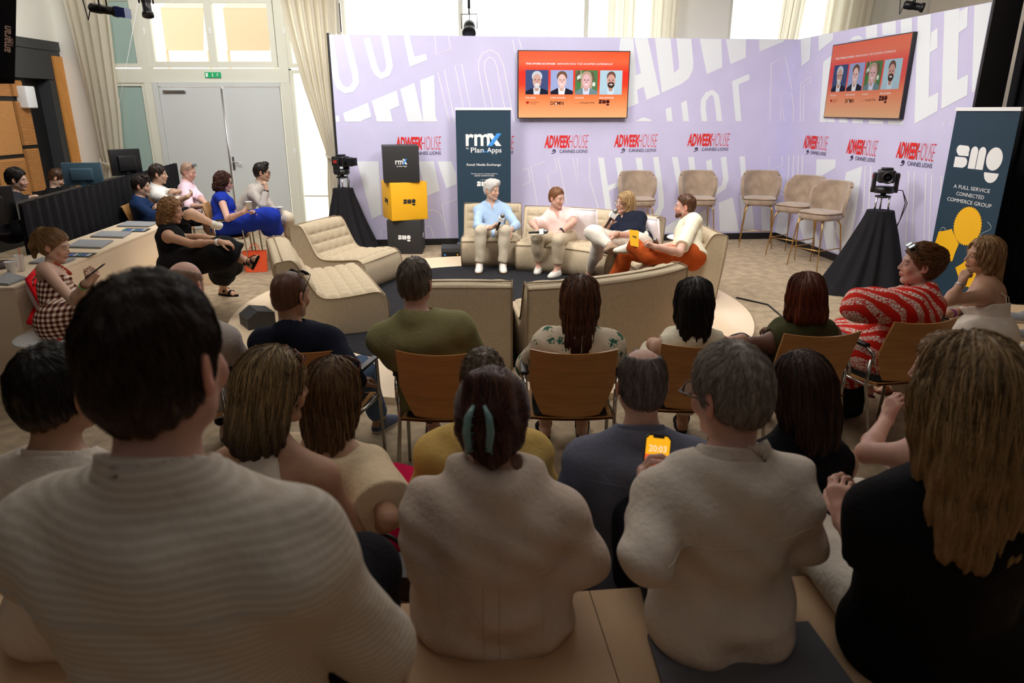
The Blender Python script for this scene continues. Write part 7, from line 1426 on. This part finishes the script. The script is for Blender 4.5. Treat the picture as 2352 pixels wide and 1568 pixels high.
person('person with curly grey-brown hair in a straw yellow shirt behind the hair clip', (1110, 880, 2.66), hy=0, yaw=0, seat=.33, lean=.05, skin=SK['light'], hairk='short', hcol=hc(66, 52, 40), hcol2=hc(140, 120, 98), hopt=dict(t=.018, curl=.006), hn=2200, hr_=.0012, bw=1.12, top=dict(mat=YELLOWC, neck='crew', sleeve=.9, fold=.005), bottom=dict(mat=STONE), group=G5)
person('person with thinning grey hair in a slate blue shirt seen from behind', (1473, 882, 2.38), hy=2, hp=-2, yaw=0, seat=.33, lean=-.02, skin=SK['pink'], hairk='bald', hcol=hc(66, 58, 52), hcol2=hc(164, 154, 144), hopt=dict(t=.008, by=.0, br=(.052, .070, .05)), hn=2600, hr_=.0009, bw=1.12, top=dict(mat=CHAMB, neck='shirt', ch=.036, yoke=[(-.10, -.2, .2, .0)], sleeve=1.8, h=.007, fold=.004), bottom=dict(mat=DARKT), group=G5)
person('person with long dark brown hair in a black sleeveless top', (1836, 895, 2.42), hy=22, hp=-8, yaw=6, seat=.33, lean=.0, fem=1, skin=SK['light'], hairk='long', hcol=hc(22, 14, 12), hcol2=hc(84, 56, 42), hopt=dict(len=.12, w=1.08), hn=2800, hr_=.0011, bw=1.1, top=dict(mat=BLACKC, neck='crew', nw=.02, sleeve=0, armhole=1, name='top', h=.008), bottom=dict(mat=DARKT), group=G5)
person('person with light brown hair and bare shoulders with a thin white strap', (2172, 850, 2.4), hy=50, hp=-6, yaw=26, seat=.33, lean=.05, fem=1, skin=SK['pink'], hairk='bob', hcol=hc(104, 74, 48), hcol2=hc(186, 150, 108), hopt=dict(len=.04), hn=1800, hr_=.0012,
  arms=({'e': P(1990, 1040, 2.5), 'w': P(2035, 965, 2.75), 'd': (.3, .1, 1), 'curl': .9}, None), top=dict(mat=WHITEL, neck=None, ncut=-.16, sleeve=0, hem=.1, strap=.010, strapz=.16, name='top'), bottom=dict(kind='skirt', mat=OFFW, to=.4), group=G5)
# ------------------------------------------------------------------ third row, on the middle tier
G6 = 'audience on the middle tier'
person('person with black hair in a white shirt at the far left edge', (132, 905, 1.80), hy=-16, yaw=-8, seat=.62, floor=.33, lean=.0, skin=SK['tan'], hairk='short', hcol=hc(10, 9, 9), hcol2=hc(36, 30, 28), hopt=dict(t=.014), hn=2600, hr_=.0010, bw=1.12, fine=.85, top=dict(mat=WHITEL, neck='shirt', ch=.03, sleeve=1.8, h=.007), bottom=dict(mat=DARKT), group=G6)
def clawclip(k):
    T = lambda x, y, z: k.H+k.Rh @ V3(x, y, z)
    for i, q in enumerate((-1, 1)):
        mb = MB(); mb.mat(mat('clip_teal', srgb(110, 146, 150), .25, spec=.6)); pts = [T(q*.012-.02, -.165, .075), T(q*.024-.02, -.178, .05), T(q*.028-.02, -.18, .015), T(q*.024-.02, -.17, -.02), T(q*.030-.02, -.15, -.045)]; mb.tube(pts, [.004, .009, .010, .009, .003], 8)
        for j in range(5): p = T(q*.026-.02, -.176, .05-.02*j); mb.tube([p, p+k.Rh @ V3(-q*.012, .02, -.004)], .0028, 6)
        mb.build('hair_clip', k.body)
person('person in a loose sheer white blouse with dark hair held by a teal claw clip', (1130, 968, 1.80), hy=-2, hp=-12, yaw=0, seat=.62, floor=.33, lean=-.06, fem=1, skin=SK['light'], hairk='updo', hcol=hc(30, 16, 12), hcol2=hc(116, 66, 44), hopt=dict(twist=1, bun=(.0, -.115, .03), bunr=(.055, .045, .065), t=.018), hn=5200, hr_=.0009, bw=1.1, sw=.152, belly=.05, fine=.85,
  arms=({'e': P(1012, 1275, 1.88), 'w': P(1060, 1250, 2.05)}, {'e': P(1322, 1275, 1.9), 'w': P(1270, 1250, 2.08)}), top=dict(mat=SHEER, neck='shirt', ch=.03, yoke=[(-.13, -.2, .2, .0)], pleats=(-.02, .02, -.13, .13), sleeve=1.7, puff=.02, e=.028, h=.0065, fold=.012, hem=.2, name='blouse', loose=.03), bottom=dict(mat=LDENIM), group=G6, extra=[clawclip])
person('person with short grey hair and glasses in a white linen shirt holding a phone', (1674, 905, 1.74), hy=32, hp=-6, hr=-3, yaw=4, hip=(.56, 1.60, .73), floor=.33, skin=SK['pink'], hairk='short', hcol=hc(104, 94, 86), hcol2=hc(214, 206, 196), hopt=dict(t=.014, sl=.028), hn=5200, hr_=.0008, bw=.98, sw=.158, belly=.03, fine=.8,
  arms=({'e': P(1492, 1285, 1.68), 'w': P(1474, 1160, 1.84), 'd': (.02, .35, .95), 'n': (.95, -.1, .0), 'curl': .75, 'thumb': .3, 'fine': .004}, {'e': P(1838, 1235, 1.88), 'w': P(1770, 1200, 2.05)}), top=dict(mat=WHITEL, neck='shirt', ch=.045, yoke=[(-.12, -.2, .2, .01)], sleeve=(1.72, 1.8), h=.0065, fold=.010, e=.026, hem=.18), bottom=dict(mat=DARKT), group=G6, extra=[glasses(BLKF, LENS, w=.002), band(0, black_plastic, .93, .02)])
def digits(s, X, Y, n): s.mat(em(255, 236, 200, 1.0)); text(s, '20:03', X*-.026+Y*.028+n*.0052, X, Y, .05, .018, .0)
def notch(s, X, Y, n): s.mat(black_plastic); s.poly([X*a+Y*b+n*.0052 for a, b in ((-.016, .066), (.016, .066), (.016, .073), (-.016, .073))])
def lower(s, X, Y, n): s.mat(em(250, 92, 52, 1.0)); s.poly([X*a+Y*b+n*.005 for a, b in ((-.034, -.02), (.034, -.02), (.034, .02), (-.034, .02))]); s.mat(em(150, 180, 235, 1.0)); s.poly([X*a+Y*b+n*.005 for a, b in ((-.034, -.07), (.034, -.07), (.034, -.02), (-.034, -.02))])
phone(P(1507, 1060, 1.98), (1, .0, -.12), (-.22, .35, .9), 'phone with a lit orange screen in the left hand of the grey-haired man', (em(252, 176, 30, 1.0), lower, digits, notch))
person('person with long blonde hair in a black t-shirt at the right edge', (2218, 905, 1.5), hy=-2, hp=-4, yaw=4, hip=(1.10, 1.52, .73), floor=.33, fem=1, skin=SK['pink'], hairk='long', hcol=hc(88, 66, 42), hcol2=hc(216, 184, 136), hopt=dict(len=.24, w=1.3, tap=.3, vol=1.05, wave=.12, tip=hc(170, 136, 92), tipz=-.02), hn=6500, hr_=.0009, bw=1.2, belly=.03, fine=.85,
  arms=({'e': P(1998, 1275, 1.66), 'w': P(1940, 1195, 1.82), 'd': (-.05, .55, .75), 'n': (.7, .4, -.3), 'curl': .7, 'fine': .0045}, None), top=dict(mat=BLACKC, neck='crew', sleeve=.95, h=.007, hem=.12, e=.024, name='t_shirt'), bottom=dict(mat=OFFW, ep=.0), group=G6)
# ------------------------------------------------------------------ the nearest spectator
person('person with short dark brown hair in a striped linen shirt, nearest to the camera', (366, 838, .97), hy=-10, hp=0, yaw=-6, seat=.95, floor=.62, lean=-.02, skin=SK['pink'], hairk='short', hcol=hc(20, 14, 11), hcol2=hc(66, 50, 40), hopt=dict(t=.010, sl=.022, nape=.01), hn=9000, hr_=.0006, bw=1.12, fine=.7, top=dict(mat=STRIPE, neck='shirt', ch=.05, yoke=[(-.09, -.22, .22, .0)], sleeve=1.9, h=.0055, e=.022, fold=.006), bottom=dict(mat=DARKT), group='spectators on the top tier')
# bags and pads by the tiers
bag = empty('handbag', 'dark brown leather handbag with a curved handle on the lowest tier', 'bag', tuple(PZ(905, 1345, .34)), -.2); mb = MB(); mb.prism([(-.12, -.07, 0), (.12, -.07, 0), (.10, -.06, .09), (-.10, -.06, .09)], (0, .14, 0)); bl = mat('dark_leather', srgb(52, 38, 30), .4); mb.build('body', bag, bl); mb = MB(); mb.tube([(.09*math.cos(a)-.02, 0, .08+.13*math.sin(a)) for a in np.linspace(0, PI, 18)], .009, 8); mb.build('handle', bag, bl)
bp = empty('backpack', 'black backpack on the carpet under the red dress', 'bag', (2.20, 4.42, 0), .4); mb = MB(); mb.box((-.19, -.1, 0), (.19, .1, .26), .05); mb.build('body', bp, drapem); mb = MB(); mb.tube([(.04*math.cos(a), 0, .26+.05*math.sin(a)) for a in np.linspace(0, PI, 10)], .008, 6); mb.build('handle', bp, drapem)
mb = MB(); c = V3(.62, 1.40, .623); mb.prism([c+U2*a+W2*b for a, b in ((-.23, -.2), (.2, -.2), (.23, -.17), (.23, .2), (-.23, .2), (-.26, -.17))], UP*.016); tag(mb.build('seat_pad', None, fabric('grey_felt_dark', srgb(110, 112, 118), bump=.3, bscale=300)), 'grey felt pad under the grey-haired man in white', 'cushion')
bk = empty('backpack', 'black backpack with a looped handle behind the blonde woman', 'bag', (2.86, 4.12, .515), .2); mb = MB(); mb.box((-.13, -.07, -.16), (.13, .07, .06), .04); mb.build('body', bk, drapem); mb = MB(); mb.tube([(.055*math.cos(a), 0, .05+.08*math.sin(a)) for a in np.linspace(0, PI, 14)], .007, 8); mb.build('handle', bk, black_plastic)
def loose_shoe(p, T, col, lab, g):
    B = Field(V3(-.2, -.2, -.05), V3(.2, .2, .2), .006); T = unit(V3(*T)); L = np.cross(T, UP); O = np.stack([L, T, UP], 1); B.ell(-T*.06+UP*.045, V3(.04, .06, .055), O, .02); B.ell(T*.05+UP*.03, V3(.046, .09, .042), O, .03); B.ell(UP*.02, V3(.04, .1, .036), O, .03); B.plane(UP*.0, -UP); B.ell(-T*.075+UP*.10, V3(.028, .045, .04), O, .01, 1)
    V, Q = B.mesh(); c = np.tile(np.array(col), (len(V), 1)); c[V[:, 2] < .018] = (.7, .68, .62); o = npmesh('sneaker', V, Q, SHOEM, None, c); o.location = tuple(p); tag(o, lab, 'shoe', g)
loose_shoe(PZ(2335, 738, .352), (-.8, .3, 0), (.25, .25, .27), 'grey sneaker at the right edge of the platform, farther of the dark pair', None); loose_shoe(PZ(2345, 778, .352), (-.85, .3, 0), (.22, .22, .24), 'grey sneaker at the right edge of the platform, nearer of the dark pair', None); loose_shoe(PZ(2335, 815, .352), (-.85, .25, 0), (.62, .56, .46), 'cream shoe at the right edge below the dark sneakers', None)
